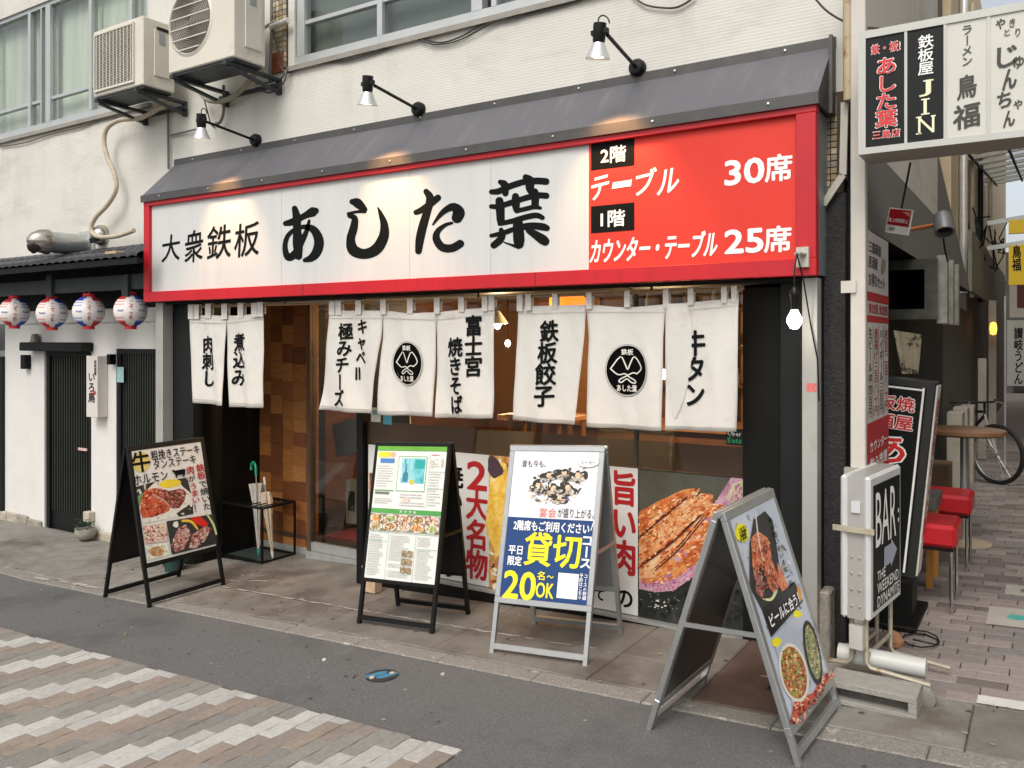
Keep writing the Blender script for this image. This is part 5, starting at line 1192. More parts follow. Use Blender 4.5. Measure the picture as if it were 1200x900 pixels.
pr.scatter([(180, 574), (195, 577), (209, 574), (216, 578), (214, 589), (208, 597), (200, 597), (192, 590), (186, 582)], ['#5a241c', '#7a3a30', '#9a5244', '#b87868', '#44180f', '#c89888'], 100, .5, 2.2, rot=.5, asp=.5, seed=23)
pr.stroke([(176, 580, 1.5), (190, 588, 2), (198, 596, 1)], mat("meat_gloss", '#c0968a', .3))
pr.quad([(165, 617), (193, 614), (195, 635), (168, 638)], food("dish_a", ['#8a4a40', '#c89088', '#d8c8b8', '#7a8a50'], 50)); pr.quad([(169, 641), (195, 637), (197, 651), (172, 657)], food("dish_b", ['#c8d0a0', '#e0e0d0', '#a89a70'], 40)); pr.scatter([(166, 619), (192, 616), (194, 633), (169, 636)], ['#7a3a30', '#b87068', '#d8a8a0', '#e8dcc8', '#5a6a3c', '#94483c', '#c8b890'], 120, .5, 2, seed=24)
pr.scatter([(170, 643), (194, 639), (195, 649), (173, 655)], ['#a8b070', '#d8d0a8', '#7a8a4c', '#e8e4d0'], 40, .5, 1.5, seed=25)
pr.blob(182, 647, 9, 5.5, food("dish_c", ['#6a2a18', '#b08050', '#e0d0b0'], 60))
pr.quad([(193, 612), (249, 604.5), (253.5, 639), (200, 651)], BD)
pr.quad([(207, 620), (216, 616), (222, 628), (214, 645), (204, 648), (199, 640)], food("dish_d", ['#4a2018', '#8a4a40', '#c8a8a0', '#5a1a14'], 35)); pr.quad([(224, 628), (240, 618), (246, 622), (240, 634), (228, 644), (220, 644)], food("dish_e", ['#4a2018', '#9a5a50', '#c8b0a8', '#6a241c'], 35))
pr.scatter([(207, 620), (216, 616), (222, 628), (214, 645), (204, 648), (199, 640)], ['#3a1410', '#6a2a20', '#94483c', '#c08880', '#e0c8c0', '#501a14'], 90, .5, 2, rot=-1, asp=.5, seed=26)
pr.scatter([(224, 628), (240, 618), (246, 622), (240, 634), (228, 644), (220, 644)], ['#3a1410', '#6a2a20', '#94483c', '#c08880', '#e0c8c0', '#501a14'], 90, .5, 2, rot=-.8, asp=.5, seed=27)
pr.quad([(221, 609), (233, 607), (243, 616), (238, 620), (228, 616)], mat("pepper_red", '#c8241c', .4, var=.1)); pr.stroke([(212, 612, 3), (222, 613, 3), (230, 622, 2)], mat("pepper_yellow", '#d8b040', .4)); pr.stroke([(240, 604, 2), (248, 616, 2.5), (252, 628, 2)], mat("onion_print", '#b8c890', .4)); pr.blob(204, 616, 3, 4, PLATE, jag=.2)
# cow silhouette
pr.quad([(199, 552), (202, 553), (212, 551.5), (214.5, 552), (214, 557), (213, 560.5), (211.5, 560.5), (211.5, 557.5), (205, 558.5), (204.5, 561.5), (203, 561.5), (202.5, 558), (200.5, 555.5), (198.5, 554)], INK)
pr.build(t1, "photo_print")
text('粗挽きステーキ', B1, 173, 231, 526, 537.5, INK, t1, bold=.015, layer=4, res=2); text('タンステーキ', B1, 176, 227, 537.5, 548, INK, t1, bold=.015, layer=4, res=2); text('牛', B1, 151.5, 172.5, 530, 554, INK, t1, bold=.03, layer=4); text('ホルモン', B1, 153, 194, 555, 566.5, INK, t1, bold=.015, layer=4, res=2)
vtext('鉄板', B1, 227, 236, 546, 564, REDINK, t1, bold=.03, layer=4, lean=3, res=2); vtext('で焼いた', B1, 230.5, 239, 565, 600, INK, t1, bold=.02, layer=4, lean=7, res=2)
vtext('肉', B1, 216, 224, 548, 558, REDINK, t1, bold=.03, layer=4, lean=1, res=2); vtext('が', B1, 218, 225.5, 559, 567, INK, t1, bold=.02, layer=4, lean=1, res=2); vtext('うまい', B1, 219.5, 227.5, 568, 592, REDINK, t1, bold=.03, layer=4, lean=5, res=2); vtext('！', B1, 224.5, 232, 592, 603, INK, t1, bold=.02, layer=4, lean=2, res=2)
# board 2 in its own rectangle
M2 = UV(B2, *r2); pr = Print(M2, 1)
GN = mat("menu_green", '#4f9a4a', .4); GL = mat("menu_line", '#a9bfa6', .5); TX = mat("menu_text", '#bcbcb8', .6, var=.2, vs=200); TEAL = food("teal_print", ['#2f8f9a', '#58b4ba', '#a8d4d8', '#d0e4e4'], 5)
pr.rect(0, 1, 0, .03, mat("menu_green_bright", '#68a838', .4)); pr.rect(0, 1, .03, .035, GN); pr.rect(.0, 1, .475, .51, GN)
pr.rect(.02, .2, .045, .085, mat("menu_yellow", '#e0cf30', .4)); pr.blob(.24, .065, .035, .022, mat("menu_pinky", '#d8a890', .5)); pr.rect(.06, .27, .095, .13, mat("menu_blue", '#4a7ab0', .4))
pr.rect(.33, .74, .075, .34, GN); pr.rect(.338, .732, .08, .335, mat("menu_white2", '#dedfd8', .4)); pr.rect(.38, .72, .09, .28, TEAL); pr.rect(.57, .72, .1, .17, mat("menu_teal_dark", '#2aa09c', .4))
pr.quad([(.44, .13), (.46, .13), (.465, .19), (.49, .21), (.49, .27), (.41, .27), (.41, .21), (.435, .19)], mat("menu_bottle", '#3a7a8a', .3)); pr.blob(.55, .27, .04, .02, mat("menu_lemon", '#c8b850', .4)); pr.rect(.43, .44, .1, .13, BLACK)
def lines(x0, x1, y0, y1, n, m=TX, hgt=.35):
    dy = (y1 - y0) / n
    for i in range(n):
        if random.random() < .1: continue
        pr.rect(x0, x0 + (x1 - x0) * random.uniform(.55, 1), y0 + i * dy, y0 + i * dy + dy * hgt, m)
lines(.03, .28, .15, .32, 9); lines(.8, .98, .06, .075, 1, mat("menu_red_text", '#b05a58', .5)); pr.rect(.78, .785, .05, .46, GL); pr.rect(.8, .84, .1, .16, food("glass_print", ['#a05a30', '#d0c8b8', '#886'.replace('886', '#888866')], 90)); pr.rect(.94, .97, .09, .15, MATS["glass_print"])
lines(.85, .93, .09, .16, 4); lines(.8, .98, .2, .45, 12); pr.rect(.78, 1, .185, .19, GL); pr.rect(.78, 1, .31, .315, GL); pr.rect(.02, .3, .335, .342, GN)
lines(.03, .3, .35, .37, 1, mat("menu_dark_text", '#6f716a', .5), .8); lines(.03, .3, .385, .46, 5); lines(.4, .76, .36, .46, 5); pr.blob(.45, .41, .03, .02, food("sm_a", ['#c89060', '#e0d8c8', '#a05030'], 80)); pr.blob(.52, .4, .025, .018, MATS["sm_a"])
text('お す す め', M2, .42, .66, .483, .503, WHITEINK, t2, bold=.02, layer=4, res=1)
# dish photo band
pr.rect(0, 1, .515, .64, mat("dish_band", '#8a8070', .5, var=.3, vs=30)); cols = [['#a8582c', '#d89050', '#e0c8a0'], ['#6a7a48', '#a0b070', '#d8d8b8'], ['#9a6a50', '#c8a080', '#e0d0c0'], ['#5a3a24', '#a87840', '#d0b890'], ['#a06058', '#d8a898', '#e8dcc8']]
for i in range(5):
    for j in range(2):
        f_ = food("dish_small_%s" % 'abcdefghij'[i * 2 + j], cols[(i + j * 2) % 5], 55); pr.blob(.1 + i * .2, .548 + j * .06, .095, .032, PLATE, jag=.05); pr.blob(.1 + i * .2, .548 + j * .06, .075, .025, f_, jag=.15)
pr.scatter([(.01, .52), (.99, .52), (.99, .637), (.01, .637)], ['#a8582c', '#d89050', '#e8d8b8', '#6a7a48', '#9aa860', '#8a4030', '#5a3a24', '#e8e0d0', '#c07840'], 260, .006, .018, asp=.4, seed=31)
pr.rect(.30, .304, .66, 1, GN); pr.rect(.69, .694, .66, 1, GN); pr.rect(0, 1, .645, .65, GL); lines(.02, .27, .67, .98, 17); lines(.33, .66, .67, .98, 18); lines(.72, .97, .67, .98, 17); pr.rect(.0, .29, .715, .718, GN); pr.rect(.7, 1, .755, .758, GN)
for i in range(3):
    for j in range(2): pr.rect(.52 + j * .08, .585 + j * .08, .775 + i * .06, .82 + i * .06, food("dish_tiny_%s" % 'abcdef'[i * 2 + j], [['#3a3428', '#8a7a50', '#d0c8b0'], ['#4a3020', '#a08060', '#c0b090']][j], 60))
pr.build(t2, "menu_print")
# board 3
pr = Print(B3, 2); NAVY = mat("poster_blue", '#0c3a70', .6, var=.05); YEL = mat("yellow_ink", '#efe022', .4, var=.03)
a3 = r3; lo = [B3.px(586, 612)[1]]
mbx = MB(); hh = .0022
mbx.poly([B3.w(a3[0], a3[2], hh), B3.w(a3[1], a3[2], hh), B3.w(a3[1], B3.px(640, 610.5)[1], hh), B3.w(a3[0], B3.px(640, 610.5)[1], hh)], NAVY); mbx.build("blue_print", t3, recalc=False)
for cx, cy, s_ in ((622, 573, 1.0), (634, 561, .9), (652, 559, 1), (668, 563, 1.05), (640, 577, 1.0), (657, 577, 1.1), (648, 588, .9)):
    pr.blob(cx, cy, 9.5 * s_, 7 * s_, mat("kimono_black", '#26221f', .5, var=.3, vs=60), jag=.5); pr.blob(cx - 4, cy + 3, 4.5 * s_, 2.6 * s_, food("kimono_print", ['#4a443c', '#a8a090', '#d8d2c4'], 90), jag=.5); pr.blob(cx + 3.5, cy + 2, 3.5 * s_, 3 * s_, MATS["kimono_print"], jag=.5, rot=.6); pr.blob(cx, cy - 2.2, 2.9 * s_, 3.4 * s_, mat("face_print", '#d8b898', .5, var=.1), jag=.1); pr.blob(cx, cy - 5, 3 * s_, 1.5 * s_, MATS["kimono_black"], jag=.3)
for i in range(6): pr.blob(random.uniform(615, 670), random.uniform(580, 592), 2, 1.2, mat("print_accent_%s" % ('purple' if i % 2 else 'orange'), '#6a5a8a' if i % 2 else '#c87850', .5), jag=.3)
pr.scatter([(610, 580), (616, 562), (630, 553), (655, 551), (672, 556), (677, 566), (670, 580), (660, 592), (640, 594), (622, 588)], ['#1c1916', '#3a342c', '#8a8070', '#d0c8b4', '#e4dccc', '#141210', '#b09878'], 170, .5, 2.2, seed=51)
for cx, cy in ((623, 569), (635, 558), (652, 557), (668, 559), (641, 573), (657, 573), (649, 584)): pr.blob(cx, cy, 2.2, 2.8, MATS["face_print"], jag=.1); pr.blob(cx, cy - 2.6, 2.4, 1.3, MATS["kimono_black"], jag=.2)
SLV = mat("bubble_line", '#8a8a88', .5); pr.k += .3; pr.blob(680, 546.5, 12.5, 6, SLV); pr.blob(680, 546.5, 12, 5.6, mat("bubble_white", '#e4e4e4', .4)); pr.quad([(675, 551), (679, 551.5), (673, 555)], SLV)
pr.build(t3, "picture_print"); Print(B3, 3).rect(649.5, 673.5, 676, 706, WHITEINK).build(t3, "white_square")
text('昔も今も。', B3, 603, 631, 540, 548.5, INK, t3, bold=.0, layer=4, res=2); text('ヒーヨ〜', B3, 672, 688, 544.3, 548.7, INK, t3, bold=0, layer=9, res=1); text('宴会', B3, 625, 645, 597.5, 608.5, mat("coral_ink", '#d8604a', .4), t3, bold=.0, layer=4, res=2); text('が盛り上がる。', B3, 646.5, 689, 600, 611, INK, t3, bold=.0, layer=4, res=2)
text('2階席もご利用ください', B3, 596, 684, 614, 626, WHITEINK, t3, bold=.03, layer=4, res=2); text('/', B3, 685.5, 689.5, 615, 627, WHITEINK, t3, bold=.0, layer=4, res=1); text('平日', B3, 591.5, 607.5, 640, 650, WHITEINK, t3, bold=.03, layer=4, res=2); text('限定', B3, 591, 607, 652, 663, WHITEINK, t3, bold=.03, layer=4, res=2)
text('貸切', B3, 610, 675, 628, 667, YEL, t3, bold=.03, layer=4); vtext('コース', B3, 676.5, 688, 632, 672, WHITEINK, t3, bold=.05, layer=4, lean=-1.5, res=2); text('20', B3, 587.5, 624, 671, 703, YEL, t3, bold=.045, layer=4); text('名', B3, 626, 634.5, 672, 682, YEL, t3, bold=.03, layer=4, res=2); text('〜', B3, 637, 645, 677, 681, YEL, t3, bold=.03, layer=4, res=1); text('OK', B3, 625, 645.5, 686, 703.5, YEL, t3, bold=.03, layer=4)
vtext('コースの詳細', B3, 680.3, 684.3, 678, 709, WHITEINK, t3, bold=.02, layer=4, res=1, lean=-1); vtext('予約はこちら', B3, 675.3, 679, 677, 708, WHITEINK, t3, bold=.02, layer=4, res=1, lean=-1)
# board 4
pr = Print(B4, 2); k4 = lambda x, y: (755 + x / 2.6866, 565 + y / 2.6866)
q4 = lambda pts: [k4(*p_) for p_ in pts]
pr.scatter(q4([(262, 132), (385, 78), (592, 622), (482, 765)]), ['#8a94a0', '#a8b4c4', '#c4ccd4', '#70706c', '#b8a890', '#98a0a8', '#5a5c58'], 130, 1.5, 5, rot=1.15, asp=.35, seed=47)
pr.quad(q4([(338, 125), (375, 100), (400, 130), (432, 330), (445, 400), (400, 450), (362, 400), (325, 330), (325, 200)]), BD)
pr.quad(q4([(330, 185), (350, 160), (385, 185), (400, 260), (425, 320), (405, 360), (385, 330), (370, 270), (355, 280), (345, 320), (335, 270)]), food("lobster_print", ['#7a2818', '#c05030', '#e09868', '#8a3020'], 40))
pr.quad(q4([(345, 280), (365, 290), (375, 340), (365, 370), (345, 350)]), food("crab_print", ['#5a2a28', '#a06860', '#d8c0b0'], 50)); pr.quad(q4([(415, 260), (435, 300), (455, 350), (440, 370), (420, 330)]), MATS["lobster_print"])
pr.stroke([(*k4(370, 372), 2), (*k4(395, 375), 3.5), (*k4(412, 350), 3)], mat("radish_print", '#d8d8a0', .4)); pr.stroke([(*k4(345, 110), 1.2), (*k4(355, 190), 1.5), (*k4(372, 260), 1)], PLATE)
pr.quad(q4([(365, 405), (470, 322), (498, 385), (395, 492)]), mat("band_black", '#1a1a1c', .3)); pr.quad(q4([(478, 335), (490, 345), (494, 385), (482, 378)]), mat("beer_print", '#d89a38', .4)); pr.blob(*k4(300, 165), 7.5, 11.5, mat("tag_yellow_bright", '#e8dc1c', .4), rot=-.2, jag=.12)
pr.quad(q4([(398, 495), (505, 395), (520, 440), (480, 560), (540, 690), (484, 765)]), mat("poster_pale_blue2", '#b4bac6', .15, var=.1, vs=4))
pr.blob(*k4(412, 508), 6, 5, MATS["tag_yellow_bright"], jag=.15); pr.blob(*k4(480, 424), 5, 4.5, MATS["tag_yellow_bright"], jag=.15)
pr.quad(q4([(455, 760), (470, 690), (530, 670), (560, 620), (590, 600), (595, 622), (484, 768)]), food("red_dish_print", ['#8a2018', '#c85038', '#d89878'], 25))
pr.blob(*k4(468, 605), 17, 35, PLATE, rot=-.22); pr.blob(*k4(468, 605), 14.5, 31, food("salad_print", ['#3f6a30', '#a0b050', '#c06030', '#7a3a28', '#d8c890'], 28), rot=-.22)
pr.scatter(q4([(425, 540), (465, 525), (495, 570), (510, 640), (490, 685), (450, 660), (430, 600)]), ['#3f6a30', '#7a9a40', '#c8b870', '#b04a28', '#e0d0a0', '#6a2a1c', '#a0b060', '#d87848'], 220, .5, 2, seed=41)
pr.scatter(q4([(455, 760), (470, 695), (530, 672), (560, 622), (590, 602), (594, 622), (486, 766)]), ['#7a1a14', '#a83424', '#c85840', '#e0a080', '#f0d0b8', '#5a1410'], 140, .6, 2.4, seed=42)
pr.blob(*k4(527, 545), 9, 38, mat("pot_dark", '#23241f', .4), rot=-.2); pr.blob(*k4(527, 545), 7, 32, food("pot_print", ['#7a3a20', '#5a7a50', '#b8a878', '#4a3a2a'], 35), rot=-.2)
pr.scatter(q4([(507, 460), (525, 455), (545, 520), (552, 600), (540, 625), (520, 590), (508, 520)]), ['#7a3a20', '#5a7a50', '#b8a878', '#3a2a1c', '#c8c0a0', '#94a870'], 120, .5, 1.8, seed=43)
pr.scatter(q4([(330, 185), (350, 160), (385, 185), (400, 260), (425, 320), (405, 360), (385, 330), (370, 370), (345, 350), (335, 270)]), ['#5a1c14', '#8a3424', '#b85a3c', '#d88860', '#e8b898', '#3a1410', '#a84830'], 220, .5, 2.2, rot=1.2, asp=.45, seed=44)
pr.build(t4, "photo_print")
text('ビールに合う！', B4, *[k4(378, 0)[0], k4(494, 0)[0]], k4(0, 385)[1], k4(0, 432)[1], WHITEINK, t4, bold=.03, layer=6, res=2)
vtext('北海直送', B4, k4(287, 0)[0], k4(312, 0)[0], k4(0, 145)[1], k4(0, 188)[1], INK, t4, bold=.03, layer=6, res=1, lean=2)
vtext('その他いろいろな一品', B4, k4(380, 0)[0], k4(394, 0)[0], k4(0, 120)[1], k4(0, 340)[1], INK, t4, bold=.02, layer=6, res=1, lean=27)

# ================================================================ UMBRELLA STAND
fz = zg(-5.8) + .013
t = thing("umbrella_stand", "low black wire frame umbrella stand by the wooden entrance wall", "umbrella stand", (-5.84, 4.98, fz))
ux0, ux1, uy0, uy1, uz1 = -6.085, -5.56, 4.78, 5.14, fz + .475
for xx in (ux0, ux1):
    for yy in (uy0, uy1): boxo("leg", xx - .008, xx + .008, yy - .008, yy + .008, fz, uz1, BLACKMETAL, t)
for z_ in (fz + .02, uz1):
    m = MB(); m.box(ux0, ux1, uy0 - .009, uy0 + .009, z_ - .009, z_ + .009, BLACKMETAL).box(ux0, ux1, uy1 - .009, uy1 + .009, z_ - .009, z_ + .009, BLACKMETAL).box(ux0 - .009, ux0 + .0085, uy0 + .01, uy1 - .01, z_ - .0085, z_ + .0085, BLACKMETAL).box(ux1 - .0085, ux1 + .009, uy0 + .01, uy1 - .01, z_ - .0085, z_ + .0085, BLACKMETAL); m.build("frame", t)
for i in range(1, 7): xx = ux0 + (ux1 - ux0) * i / 7; MB().box(xx - .004, xx + .004, uy0 + .01, uy1 - .01, uz1 - .005, uz1 + .004, BLACKMETAL).build("grid_bar", t)
boxo("drip_tray", ux0 + .01, ux1 - .01, uy0 + .01, uy1 - .01, fz + .006, fz + .012, mat("tray_green", '#3c4442', .3), t)
TEALP = mat("umbrella_teal", '#1f9a7c', .35); CLR = mat("umbrella_clear", '#b9b4aa', .3, var=.12, vs=30)
def umb(base, top, lab, hook, canm, hm):
    base = Vector(base); top = Vector(top); d = (top - base).normalized(); L_ = (top - base).length
    t = thing("umbrella", lab, "umbrella", base)
    MB().tube([base, top], .005, LW, 6).build("shaft", t)
    MB().lathe(base, [(.006, 0), (.012, .03), (.012, .06)], hm, n=8, axis=d).build("tip", t, smooth=True)
    n = 16; m = MB(); m.lathe(base, [(.01, .06), (.02, L_ * .3), (.032, L_ * .55), (.052, L_ * .78), (.066 if hook else .04, L_ * .9), (.03, L_ * .86)], canm, n=n, axis=d)
    for i, v in enumerate(m.v):
        if (i % n) % 2: c_ = base + d * (Vector(v) - base).dot(d); m.v[i] = tuple(c_ + (Vector(v) - c_) * .62)
    m.build("canopy", t, smooth=False)
    if hook:
        s_ = Vector((-.9, .2, 0)); q = [top]
        for i in range(9): a = math.pi * i / 8; q.append(top + d * (.06 + .05 * math.sin(a)) + s_ * (.045 * (1 - math.cos(a))))
        q.append(q[-1] - d * .02)
        MB().tube(q, .012, hm, 8).build("handle", t, smooth=True)
    else: MB().tube([top, top + d * .07], .01, hm, 8).build("handle", t, smooth=True)
umb((-5.78, 4.93, fz + .02), (-5.86, 4.97, fz + .70), "half folded clear umbrella with a teal hooked handle standing in the rack", True, CLR, TEALP)
umb((-5.60, 4.93, fz + .02), (-5.78, 5.0, fz + .62), "slim beige folded umbrella leaning in the rack beside the teal handled one", False, mat("umbrella_beige", '#b8a890', .6, var=.15, vs=30), mat("umbrella_handle_white", '#d8d4c8', .4))

# ================================================================ RIGHT CORNER, ALLEY ENTRANCE
cor = thing("corner_column", "rough dark stone clad column between the red sign and the white alley post", "column", (-.94, 4.6, 0))
boxo("column", -1.003, -.884, 4.57, 4.80, -.05, 2.46, mat("rough_stone_dark", '#2f2f2f', .95, var=.3, vs=30, bump=1.0, bs=70), cor)
bp = MB().box(-.985, -.93, 4.42, 4.55, .03, .42, mat("broken_concrete", '#8d877c', .95, var=.35, vs=20, bump=1, bs=40)).build("concrete_stub", cor, bevel=.008)
for i, (a, b) in enumerate((((965, 240), (988, 205)), ((988, 205), (990, 120)))):
    MB().bar(P(*a, 4.54), P(*b, 4.54), .02, .035, mat("old_alu", '#b4b1a6', .5, .3)).build("old_flashing", cor)
boxo("dark_gap", -.883, -.86, 4.62, 4.7, -.05, 3.2, BLACK, cor)
CREAMP = mat("cream_post", '#bfbab0', .55, var=.06, dirt='#8a6a48', ds=9, dt=.68, dsoft=.06)
RP = P(996, 60, 4.5)
o = MB().tube([P(995, -30, 4.5), P(995.5, 118, 4.5)], .03, mat("rusty_cream", '#b8a888', .7, var=.1, dirt='#8a5a30', ds=7, dt=.55, dsoft=.1), 10).build("down_pipe", None, smooth=True); tag(o, "rusty cream pipe at the wall corner above the canopy's right end", "pipe")
ps = thing("sign_post", "white steel post at the alley corner carrying the overhead sign", "post", (-.80, 4.47, 0))
boxo("post", -.835, -.765, 4.44, 4.50, -.0, 3.5, CREAMP, ps, .004)
pb = P(998, 336, 4.43); boxo("bracket", pb.x - .05, pb.x + .02, 4.425, 4.439, pb.z - .03, pb.z + .03, CREAMP, ps)
pb = P(998, 556, 4.43); boxo("junction_box", pb.x - .03, pb.x + .03, 4.40, 4.439, pb.z - .035, pb.z + .035, mat("junction_cream", '#9a968a', .6), ps)
# overhead lit sign
OY = 4.20; OS = wallsurf(OY)
og = thing("overhead_sign", "white framed overhead box sign with four vertical shop panels above the alley", "overhead sign", (-.4, OY, 2.6))
ox0 = P(1006, 180, OY).x; oz0 = P(1012, 181, OY).z; oz1 = P(1012, 37, OY).z; ox1 = .55
OW = mat("overhead_frame", '#b4b4ae', .45, .2, var=.05)
boxo("cabinet", ox0, ox1, OY + .012, OY + .26, oz0, oz1, mat("overhead_cabinet", '#a09c94', .5, .2, var=.08), og)
fr = MB(); fr.box(ox0, ox1, OY - .004, OY + .011, oz0, oz0 + .03, OW).box(ox0, ox1, OY - .004, OY + .011, oz1 - .035, oz1, OW).box(ox0, ox0 + .032, OY - .004, OY + .011, oz0 + .03, oz1 - .035, OW)
fr.build("frame", og)
PB = mat("panel_black", '#0f1412', .45, var=.05, spec=.25); PWL = mat("panel_white_lit", '#bdbcb2', .4, var=.03, emit='#f0ead8', es=.05)
divs = [P(x_, 100, OY).x for x_ in (1012, 1061.5, 1107.5, 1158.5)] + [P(1158.5, 100, OY).x + .21, ox1]
for i, m in enumerate((PB, PB, PWL, PWL, PB)): boxo("sign_panel", divs[i] + (.006 if i else .0), divs[i + 1] - .006, OY + .004, OY + .010, oz0 + .03, oz1 - .035, m, og)
for i in range(1, 5): boxo("divider", divs[i] - .006, divs[i] + .006, OY - .002, OY + .0105, oz0 + .03, oz1 - .035, OW, og)
OT = wallsurf(OY + .003); LRED = mat("bright_red_ink", '#d02a2a', .4); 
def outl(fn, s_, a, b, c, d, bo=.03, **k):
    fn(s_, OT, a, b, c, d, WHITEINK, og, bold=bo + .035, layer=1, res=2, **k); fn(s_, OT, a + .5, b - .5, c + .4, d - .4, LRED, og, bold=bo, layer=4, res=2, **k)
outl(text, '鉄・板!', 1021, 1055, 50, 62, .02); outl(vtext, 'あした葉', 1027.5, 1050, 67, 150, .03); outl(text, '三島店', 1022.5, 1055, 152, 162, .02)
vtext('鉄板屋', OT, 1077, 1093, 41, 88, WHITEINK, og, bold=.02); CRI = mat("cream_ink", '#e6e4c0', .4)
text('J', OT, 1077, 1091, 94, 113, CRI, og, bold=.01); text('I', OT, 1082.5, 1086, 116, 134, CRI, og, bold=.01); text('N', OT, 1076, 1095, 137, 156, CRI, og, bold=.0)
pr = Print(OT); [pr.rect(a, b, c, c + 1.6, CRI) for a, b, c in ((1082, 1094, 93.5), (1079.5, 1089.5, 115.5), (1079.5, 1089.5, 132.8), (1073.5, 1080, 136.8), (1091, 1096.5, 135), (1073.5, 1080, 156))]; pr.build(og, "serif")
BI = mat("soft_black_ink", '#33332c', .5)
vtext('ラーメン', OT, 1127.5, 1139, 29, 78, BI, og, bold=.02, res=2)
for ch, a, b, c, d, bo in (('鳥', 1122, 1144, 88, 115, .03), ('福', 1117.5, 1148, 122, 150, .03), ('や', 1167, 1178, 22, 34, .03), ('き', 1183, 1189.5, 22, 32, .02), ('と', 1177, 1183.5, 34, 42, .02), ('り', 1190, 1195.5, 33, 43, .02), ('じ', 1169, 1193, 54, 78, .04), ('ゅ', 1188, 1200, 66, 80, .03), ('ん', 1175, 1191, 81, 104, .04), ('ち', 1169, 1185, 108, 126, .04), ('ゃ', 1188, 1198, 117, 128, .03), ('ん', 1176, 1189, 130, 148, .04)):
    text(ch, OT, a, b, c, d, BI, og, bold=bo, skew=.1, res=2)
# vertical menu sign along the alley side
wsx = -.765
ws = thing("vertical_menu_sign", "tall narrow white and red price sign fixed behind the white post, facing the alley", "sign", (wsx, 4.9, 1.6))
wy0, wy1 = PX(1016, 400, wsx).y, PX(1041, 400, wsx).y; wz1 = PX(1016, 268, wsx).z; wz0 = PX(1016, 590, wsx).z
boxo("board", wsx - .045, wsx, wy0, wy1, wz0, wz1, mat("price_board_white", '#c2beb8', .5, var=.04), ws, .004)
WS = Surf((wsx, 0, 0), (0, 1, 0), (0, 0, 1)); pr = Print(WS); RD = mat("price_red", '#a81e26', .5, var=.05)
zc = lambda py: PX(1016, py, wsx).z
def wrect(z0, z1, m, a=0, b=1): 
    h = .0012 + .0005 * pr.k; pr.k += .12; ya = wy0 + (wy1 - wy0) * a; yb = wy0 + (wy1 - wy0) * b
    pr.mb.poly([WS.w(ya, z0, h), WS.w(yb, z0, h), WS.w(yb, z1, h), WS.w(ya, z1, h)], m)
wrect(zc(352), zc(341), RD); wrect(zc(377), zc(369), RD); wrect(zc(600), zc(497), RD)
for i in range(1, 4): wrect(zc(495), zc(380), mat("price_line", '#8a7a78', .6), i / 4 - .01, i / 4 + .01)
wrect(zc(590), zc(570), mat("price_yellow", '#c8b020', .5), .5, .9)
pr.blob(1035, 312, 2.5, 9, mat("price_photo", '#8d8880', .5), jag=.2)
pr.build(ws)
WU = UV(WS, wy0, wy1, wz0, wz1)
fv = lambda py: (wz1 - zc(py)) / (wz1 - wz0)
text('三島駅前', WU, .06, .62, fv(280), fv(294), INK, ws, bold=.01, res=1); text('居酒屋', WU, .06, .45, fv(298), fv(312), INK, ws, bold=.01, res=1); text('お得なセット', WU, .06, .8, fv(318), fv(334), INK, ws, bold=.01, res=1); text('飲放題 飲放題', WU, .06, .95, fv(354), fv(367), RD, ws, bold=.02, res=1)
for i in range(4): vtext(('生ビール中四百円', '唐揚げ三百八十円', 'ハイボール三百円', '枝豆二百八十円')[i], WU, i / 4 + .06, i / 4 + .2, fv(384), fv(492), REDINK if i % 2 else BI, ws, bold=.01, res=1)
text('カウンター', WU, .1, .9, fv(520), fv(533), WHITEINK, ws, bold=.02, res=1, layer=3); text('飲み放題', WU, .1, .9, fv(540), fv(556), WHITEINK, ws, bold=.02, res=1, layer=3); text('980円', WU, .35, .9, fv(562), fv(580), MATS["price_yellow"], ws, bold=.02, res=1, layer=4)

# BAR sign
bo_, bd = Vector((-.686, 4.10, 0)), Vector((.113, .994, 0)).normalized(); bn = Vector((bd.y, -bd.x, 0))
bs_ = thing("bar_sign", "wheeled silver box sign reading BAR with a black face turned to the alley", "sign", (-.74, 4.35, .1))
BWid, BTh, bz0, bz1 = .52, .135, .405, 1.07
Mb = Matrix((bd, -bn, Vector((0, 0, 1)))).transposed().to_4x4(); Mb.translation = bo_
SLVP = mat("bar_sign_silver", '#b4b3ae', .4, .4, var=.06, vs=6, dirt='#9a958c', ds=6, dt=.65)
SLVW = mat("bar_sign_rim", '#d3d4d2', .4, .2, var=.03)
MB().box(.012, BWid - .012, .03, BTh - .03, bz0, bz1 - .01, SLVP, Mb).build("body", bs_)
MB().box(0, BWid, -.0, .03, bz0, bz1, SLVW, Mb).build("rim", bs_, bevel=.012); MB().box(0, BWid, BTh - .03, BTh, bz0, bz1, SLVW, Mb).build("rim", bs_, bevel=.012)
MB().box(.05, BWid, .031, BTh - .031, bz1 - .009, bz1 - .003, ALUDULL, Mb).build("top_plate", bs_)
MB().box(.045, BWid - .04, -.005, -.001, bz0 + .04, bz1 - .045, PB, Mb).build("face", bs_)
MB().box(-.012, -.001, -.02, BTh + .03, bz1 - .26, bz1 - .235, mat("strap_cream", '#a89f8a', .6, var=.2, dirt='#7a5a3a', ds=20), Mb).build("strap", bs_)
MB().box(.0, .011, .045, .085, bz1 - .17, bz1 - .12, mat('paper_tag', '#c4c6c6', .6), Mb).build("paper_tag", bs_)
for i in range(4):
    for j in range(2): 
        c = Mb @ Vector((.011, .05 + j * .035, bz0 + .06 + i * .075)); MB().lathe(c, [(.0, -.004), (.006, -.003), (.007, 0)], SCREW, n=8, axis=bd).build("rivet", bs_)
